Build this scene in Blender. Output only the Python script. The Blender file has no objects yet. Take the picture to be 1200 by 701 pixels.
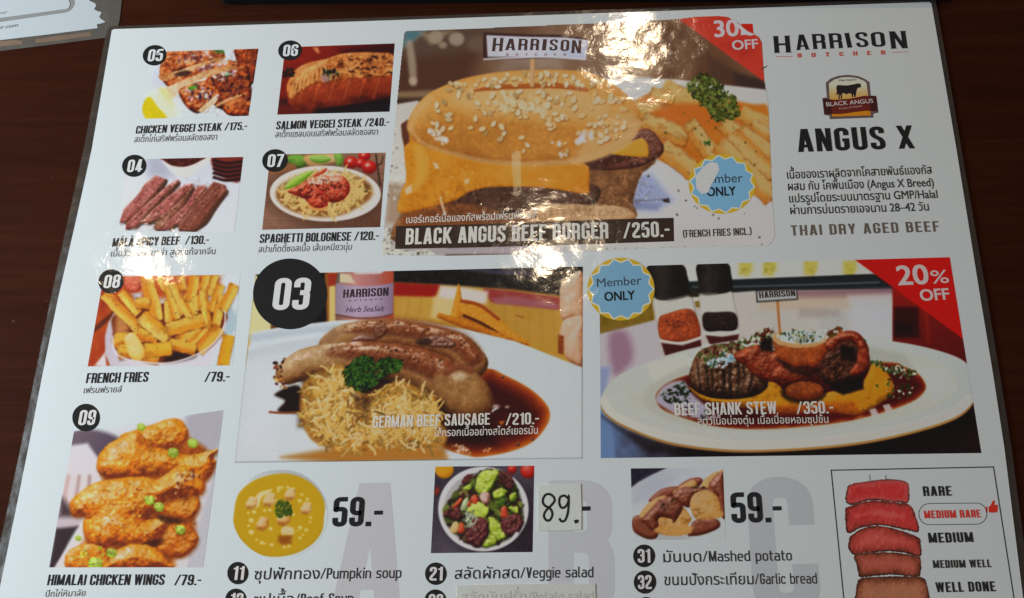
import bpy, bmesh, math, random
import numpy as np
from mathutils import Vector, Matrix

# ------------------------------------------------------------------ camera, world, lamps, exposure
SC = bpy.context.scene
COL = SC.collection
UNIT = 0.390                      # metres per unit of the fitted sheet plane (an A3 menu)
F_PX, CX, CY = 1008.4, 705.4, 335.9
RX, RY, RZ = -0.32866, 0.03807, -0.02168

def rotm(a, b, c):
    A = np.array([[1, 0, 0], [0, math.cos(a), -math.sin(a)], [0, math.sin(a), math.cos(a)]])
    B = np.array([[math.cos(b), 0, math.sin(b)], [0, 1, 0], [-math.sin(b), 0, math.cos(b)]])
    D = np.array([[math.cos(c), -math.sin(c), 0], [math.sin(c), math.cos(c), 0], [0, 0, 1]])
    return D @ B @ A
R = rotm(RX, RY, RZ)
Z_TOP = 0.0012                    # height of the menu's printed face above the table top (z = 0)

cam_plane = R.T @ np.array([0, 0, -1.0])          # camera in sheet coordinates (y down, z into the table)
CAM = Vector((cam_plane[0] * UNIT, -cam_plane[1] * UNIT, -cam_plane[2] * UNIT + Z_TOP))
flip = np.diag([1.0, -1.0, -1.0])
Rw = flip @ R.T @ flip                            # camera to world
cam_data = bpy.data.cameras.new("camera")
cam = bpy.data.objects.new("camera", cam_data)
COL.objects.link(cam)
cam.matrix_world = Matrix.Translation(CAM) @ Matrix(Rw.tolist()).to_4x4()
cam_data.sensor_width = 36.0
cam_data.lens = 36.0 * F_PX / 1200.0
cam_data.shift_x = (600.0 - CX) / 1200.0
cam_data.shift_y = (CY - 350.5) / 1200.0
cam_data.clip_start = 0.01
cam_data.clip_end = 50.0
SC.camera = cam

world = bpy.data.worlds.new("World")
SC.world = world
world.use_nodes = True
bg = world.node_tree.nodes["Background"]
bg.inputs["Color"].default_value = (0.95, 0.98, 1.0, 1)
bg.inputs["Strength"].default_value = 0.07
SC.view_settings.view_transform = 'Standard'
SC.view_settings.look = 'None'
SC.view_settings.exposure = 0.0
SC.view_settings.gamma = 1.0
SC.cycles.max_bounces = 6
SC.cycles.use_denoising = True

def area_lamp(name, loc, target, size, power, color, size_y=None):
    d = bpy.data.lights.new(name, 'AREA')
    d.energy = power
    d.color = color
    d.shape = 'RECTANGLE' if size_y else 'DISK'
    d.size = size
    if size_y:
        d.size_y = size_y
    o = bpy.data.objects.new(name, d)
    COL.objects.link(o)
    o.location = loc
    o.rotation_euler = (Vector(target) - Vector(loc)).to_track_quat('-Z', 'Y').to_euler()
    return o

def sheet(q, h=0.0):
    """A point of the layout (in units of the fitted layout grid) on the menu's printed face."""
    d = np.array([(q[0] - CX) / F_PX, (q[1] - CY) / F_PX, 1.0])
    n = R[:, 2]
    o = np.array([0, 0, 1.0])
    t = (n @ o) / (n @ d)
    p = R.T @ (d * t - o)
    return Vector((p[0] * UNIT, -p[1] * UNIT, Z_TOP + h))

def sheet_xy(X, Y):
    """The same for whole arrays."""
    d0 = (X - CX) / F_PX
    d1 = (Y - CY) / F_PX
    n = R[:, 2]
    t = n[2] / (n[0] * d0 + n[1] * d1 + n[2])
    a, b, c = d0 * t, d1 * t, t - 1.0
    M = R.T
    return (M[0, 0] * a + M[0, 1] * b + M[0, 2] * c) * UNIT, -(M[1, 0] * a + M[1, 1] * b + M[1, 2] * c) * UNIT

def mirror_lamp(q, dist):
    """Where a ceiling lamp hangs whose reflection is seen at layout point q."""
    p = sheet(q)
    v = (p - CAM).normalized()
    return p + Vector((v.x, v.y, -v.z)) * dist

# daylight from a window on the left, its fill, and three small warm ceiling lamps
area_lamp("window_daylight", (-0.80, -0.03, 0.42), (-0.10, 0.0, 0), 0.50, 8.0, (0.75, 0.91, 1.0), 0.34)
for q, dist, size, power in (((735, 48), 1.9, 0.09, 3.0), ((643, 302), 1.75, 0.075, 2.5), ((170, 304), 1.8, 0.045, 0.8)):
    loc = mirror_lamp(q, dist)
    area_lamp("ceiling_lamp", loc, sheet(q), size, power, (1.0, 0.77, 0.52))

# ------------------------------------------------------------------ helpers
rng = random.Random(7)
nrg = np.random.default_rng(11)

def lin(c):
    c = np.asarray(c, dtype=np.float64) / 255.0
    return np.where(c <= 0.04045, c / 12.92, ((np.maximum(c, 0) + 0.055) / 1.055) ** 2.4)

# paper white as it is seen over the sheet: printed colours are read relative to it
WX, WY = [100.0, 600.0, 1100.0], [30.0, 350.0, 680.0]
WT = np.array([[(203, 209, 214), (200, 199, 195), (157, 154, 147)],
               [(217, 228, 235), (194, 199, 202), (156, 157, 154)],
               [(208, 225, 233), (184, 195, 199), (164, 172, 174)]], float)
PAPER = 0.78

def white_at(X, Y):
    X = np.asarray(X, float); Y = np.asarray(Y, float)
    fx = np.clip(np.where(X < 600, (X - 100) / 500, 1 + (X - 600) / 500), 0, 2)
    fy = np.clip(np.where(Y < 350, (Y - 30) / 320, 1 + (Y - 350) / 330), 0, 2)
    ix = np.minimum(fx.astype(int), 1); iy = np.minimum(fy.astype(int), 1)
    ax = (fx - ix)[..., None]; ay = (fy - iy)[..., None]
    return (WT[iy, ix] * (1 - ax) * (1 - ay) + WT[iy, ix + 1] * ax * (1 - ay)
            + WT[iy + 1, ix] * (1 - ax) * ay + WT[iy + 1, ix + 1] * ax * ay)

def reflectance(c, w):
    a = PAPER * lin(np.clip(c, 0, 255)) / lin(w)
    m = np.maximum(a.max(-1, keepdims=True), 1e-6)
    a = a * np.where(m > 0.84, 0.84 / m, 1.0)          # no ink is brighter than the sheet allows; keep its hue
    return np.clip(a, 0.004, 0.88)

def ink_of(rgb, q):
    """Reflectance of a printed colour seen as rgb at layout point q."""
    return tuple(float(v) for v in reflectance(np.array(rgb, float), white_at(q[0], q[1])))

MATS = {}

def gloss_material(name, color=None, bump=0.5, coat=1.0, coat_rough=0.07, speckle=0.0, ridge=0.0):
    """Ink or paper under clear laminating film: a diffuse base under a glossy, slightly wrinkled coat."""
    m = bpy.data.materials.new(name)
    m.use_nodes = True
    nt = m.node_tree
    b = nt.nodes["Principled BSDF"]
    b.inputs["Roughness"].default_value = 0.75
    b.inputs["Specular IOR Level"].default_value = 0.1
    b.inputs["Coat Weight"].default_value = coat
    b.inputs["Coat Roughness"].default_value = coat_rough
    b.inputs["Coat IOR"].default_value = 1.5
    geo = nt.nodes.new("ShaderNodeNewGeometry")
    def noise(scale, detail, rough=0.55, dist=0.0):
        n = nt.nodes.new("ShaderNodeTexNoise")
        n.inputs["Scale"].default_value = scale
        n.inputs["Detail"].default_value = detail
        n.inputs["Roughness"].default_value = rough
        n.inputs["Distortion"].default_value = dist
        nt.links.new(geo.outputs["Position"], n.inputs["Vector"])
        return n
    def math_(op, a, bval):
        n = nt.nodes.new("ShaderNodeMath"); n.operation = op
        nt.links.new(a, n.inputs[0])
        if hasattr(bval, "links"):
            nt.links.new(bval, n.inputs[1])
        else:
            n.inputs[1].default_value = bval
        return n.outputs[0]
    n1 = noise(38, 2)                 # slow waves of the film
    n2 = noise(260, 3, 0.6, 0.6)      # wrinkles
    n3 = noise(1500, 2)               # fine pebble
    s = math_('MULTIPLY', n1.outputs["Fac"], 0.0009)
    s2 = math_('MULTIPLY', n2.outputs["Fac"], 0.000075)
    s3 = math_('MULTIPLY', n3.outputs["Fac"], 0.000007)
    h = math_('ADD', math_('ADD', s, s2), s3)
    if ridge:                         # a loose sticker: long creases and a pebbled patch
        mp = nt.nodes.new("ShaderNodeMapping"); mp.inputs["Scale"].default_value = (16, 55, 1); mp.inputs["Rotation"].default_value = (0, 0, 0.25)
        nt.links.new(geo.outputs["Position"], mp.inputs["Vector"])
        nr = nt.nodes.new("ShaderNodeTexNoise"); nr.inputs["Scale"].default_value = 1.0; nr.inputs["Detail"].default_value = 3
        nt.links.new(mp.outputs[0], nr.inputs["Vector"])
        h = math_('ADD', h, math_('MULTIPLY', nr.outputs["Fac"], ridge))
        patch = noise(22, 1)
        pm = nt.nodes.new("ShaderNodeMapRange"); pm.inputs["From Min"].default_value = 0.5; pm.inputs["From Max"].default_value = 0.62; pm.inputs["To Max"].default_value = 0.00007
        nt.links.new(patch.outputs["Fac"], pm.inputs["Value"])
        peb = noise(420, 3)
        h = math_('ADD', h, math_('MULTIPLY', peb.outputs["Fac"], pm.outputs[0]))
    bp = nt.nodes.new("ShaderNodeBump")
    bp.inputs["Strength"].default_value = 1.0
    bp.inputs["Distance"].default_value = bump
    nt.links.new(h, bp.inputs["Height"])
    nt.links.new(bp.outputs["Normal"], b.inputs["Coat Normal"])
    if color is None:
        at = nt.nodes.new("ShaderNodeVertexColor"); at.layer_name = "ink"
        src = at.outputs["Color"]
    else:
        rgb = nt.nodes.new("ShaderNodeRGB")
        rgb.outputs[0].default_value = (*color, 1)
        src = rgb.outputs[0]
    g = noise(900, 2)                 # faint paper and print grain
    mr = nt.nodes.new("ShaderNodeMapRange")
    mr.inputs["To Min"].default_value = 0.955 - speckle
    mr.inputs["To Max"].default_value = 1.045 + speckle * 0.3
    nt.links.new(g.outputs["Fac"], mr.inputs["Value"])
    mx = nt.nodes.new("ShaderNodeMix"); mx.data_type = 'RGBA'; mx.blend_type = 'MULTIPLY'
    mx.inputs["Factor"].default_value = 1.0
    nt.links.new(src, mx.inputs["A"])
    nt.links.new(mr.outputs[0], mx.inputs["B"])
    nt.links.new(mx.outputs["Result"], b.inputs["Base Color"])
    return m

def ink(rgb, q, tag="", **kw):
    key = ("ink", tuple(rgb), int(q[0] // 150), int(q[1] // 150), tag, tuple(kw.items()))
    if key not in MATS:
        MATS[key] = gloss_material("ink", ink_of(rgb, q), **kw)
    return MATS[key]

def empty(name, loc, label=None, cat=None):
    o = bpy.data.objects.new(name, None)
    COL.objects.link(o)
    o.location = loc
    o.empty_display_size = 0.02
    if label:
        o["label"] = label; o["category"] = cat
    return o

def link(name, me, mat, parent=None, label=None, cat=None):
    o = bpy.data.objects.new(name, me)
    COL.objects.link(o)
    if mat is not None:
        me.materials.append(mat)
    if parent is not None:
        o.parent = parent
        base = parent
        off = Vector((0, 0, 0))
        while base is not None:          # vertices are written in world coordinates
            off += base.location
            base = base.parent
        o.location = -off
    if label:
        o["label"] = label
    if cat:
        o["category"] = cat
    return o

def mesh_from(name, verts, faces, mat, parent=None, label=None, cat=None):
    me = bpy.data.meshes.new(name)
    me.from_pydata([tuple(v) for v in verts], [], [tuple(f) for f in faces])
    me.update()
    return link(name, me, mat, parent, label, cat)

def flat(name, pts, h, mat, parent, label=None, holes=()):
    """A flat printed shape: outline (and holes) in layout points."""
    cu = bpy.data.curves.new(name, 'CURVE')
    cu.dimensions = '2D'; cu.fill_mode = 'FRONT'
    for ring in (pts, *holes):
        sp = cu.splines.new('POLY')
        sp.points.add(len(ring) - 1)
        for p, q in zip(sp.points, ring):
            v = sheet(q)
            p.co = (v.x, v.y, 0, 1)
        sp.use_cyclic_u = True
    tmp = bpy.data.objects.new("tmp", cu)
    COL.objects.link(tmp)
    dg = bpy.context.evaluated_depsgraph_get()
    me = bpy.data.meshes.new_from_object(tmp.evaluated_get(dg))
    bpy.data.objects.remove(tmp); bpy.data.curves.remove(cu)
    for v in me.vertices:
        v.co.z = Z_TOP + h
    me.name = name
    me.materials.clear()
    return link(name, me, mat, parent, label)

def ell(cx, cy, rx, ry, n=48, rot=0.0):
    c, s = math.cos(rot), math.sin(rot)
    return [(cx + rx * math.cos(a) * c - ry * math.sin(a) * s, cy + rx * math.cos(a) * s + ry * math.sin(a) * c)
            for a in (2 * math.pi * k / n for k in range(n))]

def smooth_closed(pts, k=5):
    P = np.array(pts, float); n = len(P)
    out = []
    for i in range(n):
        p0, p1, p2, p3 = P[i - 1], P[i], P[(i + 1) % n], P[(i + 2) % n]
        for j in range(k):
            t = j / k
            out.append(0.5 * ((2 * p1) + (-p0 + p2) * t + (2 * p0 - 5 * p1 + 4 * p2 - p3) * t * t + (-p0 + 3 * p1 - 3 * p2 + p3) * t ** 3))
    return np.array(out)

def smooth_open(pts, k=8):
    P = np.array(pts, float)
    if len(P) == 2:
        return P
    E = np.vstack([2 * P[0] - P[1], P, 2 * P[-1] - P[-2]])
    out = []
    for i in range(1, len(E) - 2):
        p0, p1, p2, p3 = E[i - 1], E[i], E[i + 1], E[i + 2]
        for j in range(k):
            t = j / k
            out.append(0.5 * ((2 * p1) + (-p0 + p2) * t + (2 * p0 - 5 * p1 + 4 * p2 - p3) * t * t + (-p0 + 3 * p1 - 3 * p2 + p3) * t ** 3))
    out.append(E[-2])
    return np.array(out)

# ------------------------------------------------------------------ lettering
# a condensed headline alphabet drawn with strokes: cap height 1, every glyph a list of closed quads or stroked paths
def fillet(pts, r, closed=False, n=5):
    P = [Vector(p) for p in pts]
    out = []
    m = len(P)
    for i in range(m):
        if not closed and i in (0, m - 1):
            out.append(P[i]); continue
        a, b, c = P[i - 1], P[i], P[(i + 1) % m]
        u, v = (a - b), (c - b)
        d = min(r, u.length * 0.5, v.length * 0.5)
        u.normalize(); v.normalize()
        s, e = b + u * d, b + v * d
        c1_, c2_ = s + (b - s) * 0.62, e + (b - e) * 0.62
        for k in range(n + 1):
            t = k / n
            q = s * (1 - t) ** 3 + c1_ * (3 * t * (1 - t) ** 2) + c2_ * (3 * t * t * (1 - t)) + e * t ** 3
            if not out or (q - out[-1]).length > 1e-4:
                out.append(q)
    if closed and (out[0] - out[-1]).length < 1e-4:
        out.pop()
    return out

def stroke_quads(path, w, closed=False):
    P = path; m = len(P)
    Ls, Rs = [], []
    for i in range(m):
        a = P[i - 1] if (i > 0 or closed) else None
        c = P[(i + 1) % m] if (i < m - 1 or closed) else None
        d1 = (P[i] - a).normalized() if a is not None else None
        d2 = (c - P[i]).normalized() if c is not None else None
        if d1 is None: d1 = d2
        if d2 is None: d2 = d1
        n = Vector((-(d1 + d2).y, (d1 + d2).x))
        n.normalize()
        k = max(0.5, n.dot(Vector((-d1.y, d1.x))))
        Ls.append(P[i] + n * (w / 2 / k)); Rs.append(P[i] - n * (w / 2 / k))
    quads = []
    for i in range(m if closed else m - 1):
        j = (i + 1) % m
        quads.append((Ls[i], Rs[i], Rs[j], Ls[j]))
    return quads

def glyph(ch, w):
    """returns (advance, [pieces]); a piece is a list of quads lying side by side"""
    h = w / 2; W = 0.40; r = 0.15
    L, Rr, B, T = h, W - h, h, 1 - h
    pc = []
    st = lambda pts, rad=r, cl=False: pc.append(stroke_quads(fillet(pts, rad, cl), w, cl))
    q = lambda *p: pc.append([tuple(Vector(v) for v in p)])
    stem = lambda x, y0=0.0, y1=1.0: q((x - h, y0), (x + h, y0), (x + h, y1), (x - h, y1))
    hbar = lambda x0, x1, y, ww=None: q((x0, y - (ww or w) * .46), (x1, y - (ww or w) * .46), (x1, y + (ww or w) * .46), (x0, y + (ww or w) * .46))
    slant = lambda x0, y0, x1, y1, k=1.0: q((x0 - h * k, y0), (x0 + h * k, y0), (x1 + h * k, y1), (x1 - h * k, y1))
    if ch in 'ÁÀ':
        adv, pc2 = glyph('A', w)
        dx = 0.05 if ch == 'Á' else -0.05
        pc2.append([tuple(Vector(v) for v in ((.16 - dx, 1.08), (.27 - dx, 1.08), (.27 + dx * 1.6, 1.27), (.16 + dx * 1.6, 1.27)))])
        return adv, pc2
    if ch == 'A':
        W = 0.43; slant(h, 0, W / 2 - .02, 1); slant(W - h, 0, W / 2 + .02, 1); hbar(.10, W - .10, .25, w * .9)
    elif ch == 'B':
        stem(L); st([(L, T), (Rr - .01, T), (Rr - .01, .53), (L, .53)], .13); st([(L, .53), (Rr, .53), (Rr, B), (L, B)], .13)
    elif ch == 'C': st([(Rr, .64), (Rr, T), (L, T), (L, B), (Rr, B), (Rr, .36)])
    elif ch == 'D': stem(L); st([(L, T), (Rr, T), (Rr, B), (L, B)])
    elif ch == 'E': W = .36; stem(L); hbar(L, W, T); hbar(L, W - .04, .51); hbar(L, W, B)
    elif ch == 'F': W = .35; stem(L); hbar(L, W, T); hbar(L, W - .04, .5)
    elif ch == 'G': st([(Rr, .66), (Rr, T), (L, T), (L, B), (Rr, B), (Rr, .5)]); hbar(W * .52, Rr + h, .46)
    elif ch == 'H': W = .42; stem(L); stem(W - h); hbar(L, W - h, .5)
    elif ch == 'I': W = w; stem(h)
    elif ch == 'J': W = .30; st([(W - h, 1), (W - h, B), (0.0, B)], .12)
    elif ch == 'K': W = .43; stem(L); slant(L + .02, .36, W - h, 1); slant(W - h + .01, 0, L + .09, .56)
    elif ch == 'L': W = .34; stem(L); hbar(L, W, B)
    elif ch == 'M': W = .54; stem(L); stem(W - h); slant(W / 2, .04, L + .01, 1, .9); slant(W / 2, .04, W - h - .01, 1, .9)
    elif ch == 'N': W = .42; stem(L); stem(W - h); slant(W - h - .02, 0, L + .02, 1, .9)
    elif ch == 'O' or ch == '0': st([(L, B), (Rr, B), (Rr, T), (L, T)], .16, True)
    elif ch == 'P': stem(L); st([(L, T), (Rr, T), (Rr, .43), (L, .43)], .14)
    elif ch == 'Q': st([(L, B), (Rr, B), (Rr, T), (L, T)], .16, True); slant(Rr + .03, -.08, Rr - .08, .15)
    elif ch == 'R': stem(L); st([(L, T), (Rr, T), (Rr, .47), (L, .47)], .13); st([(W * .45, .47), (Rr, .47), (Rr, 0)], .09)
    elif ch == 'S': st([(Rr, .70), (Rr, T), (L, T), (L, .60), (Rr, .42), (Rr, B), (L, B), (L, .30)], .14)
    elif ch == 'T': W = .37; hbar(0, W, T); stem(W / 2)
    elif ch == 'U': st([(L, 1), (L, B), (Rr, B), (Rr, 1)])
    elif ch == 'V': W = .42; slant(W / 2, 0, h, 1); slant(W / 2, 0, W - h, 1)
    elif ch == 'W': W = .60; slant(.18, 0, h, 1, .92); slant(.18, 0, W / 2, 1, .8); slant(W - .18, 0, W / 2, 1, .8); slant(W - .18, 0, W - h, 1, .92)
    elif ch == 'X': W = .44; slant(h, 0, W - h, 1); slant(W - h, 0, h, 1)
    elif ch == 'Y': W = .42; slant(W / 2, .36, h, 1); slant(W / 2, .36, W - h, 1); stem(W / 2, 0, .42)
    elif ch == 'Z': W = .38; hbar(0, W, T); hbar(0, W, B); slant(h + .01, w * .8, W - h - .01, 1 - w * .8)
    elif ch == '1': W = .27; stem(W - h); hbar(0.02, W - h, .83, w * .8)
    elif ch == '2': st([(L, .68), (L, T), (Rr, T), (Rr, .62), (L, .24), (L, B), (W, B)], .14)
    elif ch == '3': st([(L, .70), (L, T), (Rr, T), (Rr, .53), (W * .40, .53)], .13); st([(W * .42, .53), (Rr, .53), (Rr, B), (L, B), (L, .30)], .13)
    elif ch == '4': W = .42; stem(W - .09 - h); slant(h, .2, W - .13 - h, 1, .85); hbar(0.01, W, .21)
    elif ch == '5': st([(W - .02, T), (L, T), (L, .56), (L + .02, .58), (Rr, .60), (Rr, B), (L, B), (L, .30)], .12)
    elif ch == '6': st([(Rr, .70), (Rr, T), (L, T), (L, B), (Rr, B), (Rr, .55), (L, .55)], .14)
    elif ch == '7': W = .38; hbar(0, W, T); slant(.13, 0, W - h, 1 - w * .6)
    elif ch == '8': st([(L + .005, .53), (Rr - .005, .53), (Rr - .005, T), (L + .005, T)], .13, True); st([(L, B), (Rr, B), (Rr, .53), (L, .53)], .13, True)
    elif ch == '9': st([(L, .30), (L, B), (Rr, B), (Rr, T), (L, T), (L, .45), (Rr, .45)], .14)
    elif ch == '/': W = .38; slant(h * .7, 0, W - h * .7, 1, .75)
    elif ch == '.': W = w; q((0, 0), (w, 0), (w, w), (0, w))
    elif ch == '-': W = .24; hbar(0, W, .45, w * .95)
    elif ch == '(': W = .22; st([(W, 1.05), (L, .85), (L, .15), (W, -.05)], .15)
    elif ch == ')': W = .22; st([(0, 1.05), (W - h, .85), (W - h, .15), (0, -.05)], .15)
    elif ch == '%':
        W = .52; pc.append(stroke_quads(fillet([(.05, .58), (.17, .58), (.17, .95), (.05, .95)], .08, True), .09, True))
        pc.append(stroke_quads(fillet([(.35, .05), (.47, .05), (.47, .42), (.35, .42)], .08, True), .09, True)); slant(.12, 0, .40, 1, .55)
    elif ch == ' ': W = .17
    return W, pc

def frame(p0, p1, H):
    """origin, unit x, unit y, length and cap height on the sheet for a baseline p0-p1 and cap height H (layout units)"""
    a, b = sheet(p0), sheet(p1)
    x = (b - a); Lg = x.length; x.normalize()
    y = Vector((-x.y, x.x, 0))
    mid = ((p0[0] + p1[0]) / 2, (p0[1] + p1[1]) / 2)
    hh = (sheet((mid[0], mid[1] - H)) - sheet(mid)).dot(y)
    return a, x, y, Lg, hh

def face_up(o):
    bm = bmesh.new(); bm.from_mesh(o.data)
    for f in bm.faces:
        f.normal_update()
        if f.normal.z < 0: f.normal_flip()
    bm.to_mesh(o.data); bm.free()

def small_glyph(ch, w):
    """lower-case letters of the plain grotesque used for the side dishes"""
    h = w / 2; W = .50; X = .73; r = .17
    L, Rr, B, T = h, W - h, h, X - h
    pc = []
    st = lambda pts, rad=r, cl=False: pc.append(stroke_quads(fillet(pts, rad, cl), w, cl))
    q = lambda *p: pc.append([tuple(Vector(v) for v in p)])
    stem = lambda x, y0=0.0, y1=X: q((x - h, y0), (x + h, y0), (x + h, y1), (x - h, y1))
    hbar = lambda x0, x1, y: q((x0, y - h * .9), (x1, y - h * .9), (x1, y + h * .9), (x0, y + h * .9))
    if not ch.islower(): return glyph(ch, w)
    if ch == 'a': st([(L + .02, T), (Rr, T), (Rr, 0)]); st([(Rr, .42), (L, .42), (L, B), (Rr, B)], .14)
    elif ch == 'b': stem(L, 0, 1); st([(L, T), (Rr, T), (Rr, B), (L, B)])
    elif ch == 'c': W = .46; Rr = W - h; st([(Rr, T - .14), (Rr, T), (L, T), (L, B), (Rr, B), (Rr, B + .14)])
    elif ch == 'd': stem(Rr, 0, 1); st([(Rr, T), (L, T), (L, B), (Rr, B)])
    elif ch == 'e': hbar(L, Rr, .37); st([(Rr, .33), (Rr, T), (L, T), (L, B), (Rr - .01, B)])
    elif ch == 'f': W = .34; st([(W, 1 - h), (.13, 1 - h), (.13, 0)]); hbar(0, W - .02, X - h)
    elif ch == 'g': st([(L, B), (Rr, B), (Rr, T), (L, T)], r, True); st([(Rr, X), (Rr, -.22), (L, -.22)])
    elif ch == 'h': stem(L, 0, 1); st([(L, T), (Rr, T), (Rr, 0)])
    elif ch == 'i': W = w; stem(h); q((0, .86), (w, .86), (w, 1), (0, 1))
    elif ch == 'k': stem(L, 0, 1); q((L, .28), (L + .06, .22), (W, X), (W - .15, X)); q((W - .14, 0), (W + .01, 0), (L + .19, .46), (L + .09, .38))
    elif ch == 'l': W = .20; st([(h, 1), (h, B), (W, B)], .1)
    elif ch == 'm': W = .80; stem(L); st([(L, T), (W / 2, T), (W / 2, 0)]); st([(W / 2, T), (W - h, T), (W - h, 0)])
    elif ch == 'n': stem(L); st([(L, T), (Rr, T), (Rr, 0)])
    elif ch == 'o': st([(L, B), (Rr, B), (Rr, T), (L, T)], r, True)
    elif ch == 'p': stem(L, -.27, X); st([(L, T), (Rr, T), (Rr, B), (L, B)])
    elif ch == 'r': W = .34; stem(L); st([(L, T - .08), (L + .08, T), (W, T)], .05)
    elif ch == 's': W = .45; Rr = W - h; st([(Rr, T - .08), (Rr, T), (L, T), (L, .40), (Rr, .34), (Rr, B), (L, B), (L, B + .08)], .12)
    elif ch == 't': W = .33; st([(.12, .95), (.12, B), (W, B)], .12); hbar(0, W, X - h)
    elif ch == 'u': st([(L, X), (L, B), (Rr, B)]); stem(Rr)
    return W, pc

def headline(name, text, p0, p1, H, rgb, parent, h=1e-4, w=0.145, gap=0.055, label=None, mat=None, serif=0.0, wide=1.0):
    a, x, y, Lg, hh = frame(p0, p1, H)
    cur = 0.0
    pieces = []
    for ch in text:
        W, pcs = glyph(ch, w)
        if serif and ch != ' ':
            s = serif
            ends = {'H': (w/2, .42 - w/2), 'A': (w/2, .43 - w/2), 'R': (w/2, .40 - w/2), 'I': (w/2,), 'N': (w/2, .42 - w/2)}.get(ch, ())
            for e in ends:
                for y0, top in ((0, False), (1, True)):
                    if top and (ch == 'A' or (ch == 'R' and e > w)):
                        continue
                    dy = -s if top else s
                    pcs.append([(Vector((e - w/2 - s*.45, y0)), Vector((e + w/2 + s*.45, y0)), Vector((e + w/2 - .01, y0 + dy)), Vector((e - w/2 + .01, y0 + dy)))])
        for p in pcs:
            pieces.append((cur, p))
        cur += W + gap
    total = cur - gap
    sx = Lg / total
    V, F = [], []
    for k, (cx, p) in enumerate(pieces):
        z = Vector((0, 0, h + 4e-6 * (k % 12)))
        for quad in p:
            i0 = len(V)
            for v in quad:
                V.append(a + x * ((cx + v.x) * sx) + y * (v.y * hh) + z)
            F.append((i0, i0 + 1, i0 + 2, i0 + 3))
    o = mesh_from(name, V, F, mat or ink(rgb, p0), parent, label)
    bm = bmesh.new(); bm.from_mesh(o.data)
    for f in bm.faces:
        f.normal_update()
        if f.normal.z < 0: f.normal_flip()
    bm.to_mesh(o.data); bm.free()
    return o

GL = {}
def font_mesh(s, off):
    key = (s, off)
    if key not in GL:
        c = bpy.data.curves.new('t', 'FONT'); c.body = s; c.offset = off; c.resolution_u = 4
        o = bpy.data.objects.new('t', c); COL.objects.link(o)
        dg = bpy.context.evaluated_depsgraph_get()
        m = bpy.data.meshes.new_from_object(o.evaluated_get(dg))
        GL[key] = ([tuple(v.co[:2]) for v in m.vertices], [tuple(p.vertices) for p in m.polygons])
        bpy.data.objects.remove(o); bpy.data.curves.remove(c); bpy.data.meshes.remove(m)
    return GL[key]
def adv_of(ch):
    ref = max(v[0] for v in font_mesh('H', 0)[0])
    return max(v[0] for v in font_mesh(ch + 'H', 0)[0]) - ref
UPPER = 'ิีึืั็'
TONE = '่้๊๋์'
LOWER = 'ุู'
def book(name, text, p0, p1, H, rgb, parent, h=1e-4, off=0.012, label=None, shear=0.0, mat=None, track=0.0, din=False):
    """Text in the round-lettered face (Thai and Latin); H is the Latin cap height."""
    a, x, y, Lg, hh = frame(p0, p1, H)
    V2, F2 = [], []
    cur = 0.0
    prev = ''
    for ch in text:
        if ch == ' ':
            cur += 0.26; prev = ch; continue
        if din and ch not in UPPER + TONE + LOWER and ord(ch) < 256:
            Wg, pcs = small_glyph(ch, 0.125)
            kx = 0.68 * (1.02 if ch.islower() else 1.22)
            for pi, pc_ in enumerate(pcs):
                for quad in pc_:
                    i0 = len(V2)
                    V2 += [(v.x * kx + cur, v.y * 0.68, pi) for v in quad]
                    F2.append((i0, i0 + 1, i0 + 2, i0 + 3))
            cur += Wg * kx + 0.065; prev = ch
            continue
        if ch == 'ห':                  # drawn by hand: the built-in outline does not fill cleanly
            w_ = 0.085 + max(off, 0) * 1.6
            for pi, path in enumerate(([(.13, 0), (.13, .548)], [(.13, .17), (.31, .36), (.50, .36), (.50, 0)], [(.37, .36), (.37, .505), (.52, .505)])):
                for quad in stroke_quads(fillet(path, .09), w_):
                    i0 = len(V2); V2 += [(v.x + cur, v.y, pi) for v in quad]; F2.append((i0, i0 + 1, i0 + 2, i0 + 3))
            cur += 0.62; prev = ch
            continue
        vs, fs = font_mesh(ch, 0)
        dy = 0.0
        comb = ch in UPPER + TONE + LOWER
        if ch in TONE and prev in UPPER:
            dy = 0.19
        for pi, (ex, ey) in enumerate(((0, 0), (off, off * .6), (-off, -off * .6), (off, -off * .6), (-off, off * .6)) if off > 0 else ((0, 0),)):
            i0 = len(V2)
            V2 += [(v[0] + cur + ex - (track if comb else 0), v[1] + dy + ey, pi) for v in vs]
            F2 += [tuple(i + i0 for i in f) for f in fs]
        if not comb:
            cur += adv_of(ch) + track
        prev = ch
    x0 = min(v[0] for v in V2); x1 = max(v[0] for v in V2)
    sx = Lg / (x1 - x0); sy = hh / 0.68
    V = []
    for k, v in enumerate(V2):
        px = (v[0] - x0) * sx + shear * v[1] * sy
        V.append(a + x * px + y * (v[1] * sy) + Vector((0, 0, h + 4e-6 * v[2])))
    o = mesh_from(name, V, F2, mat or ink(rgb, p0), parent, label)
    face_up(o)
    return o

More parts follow.
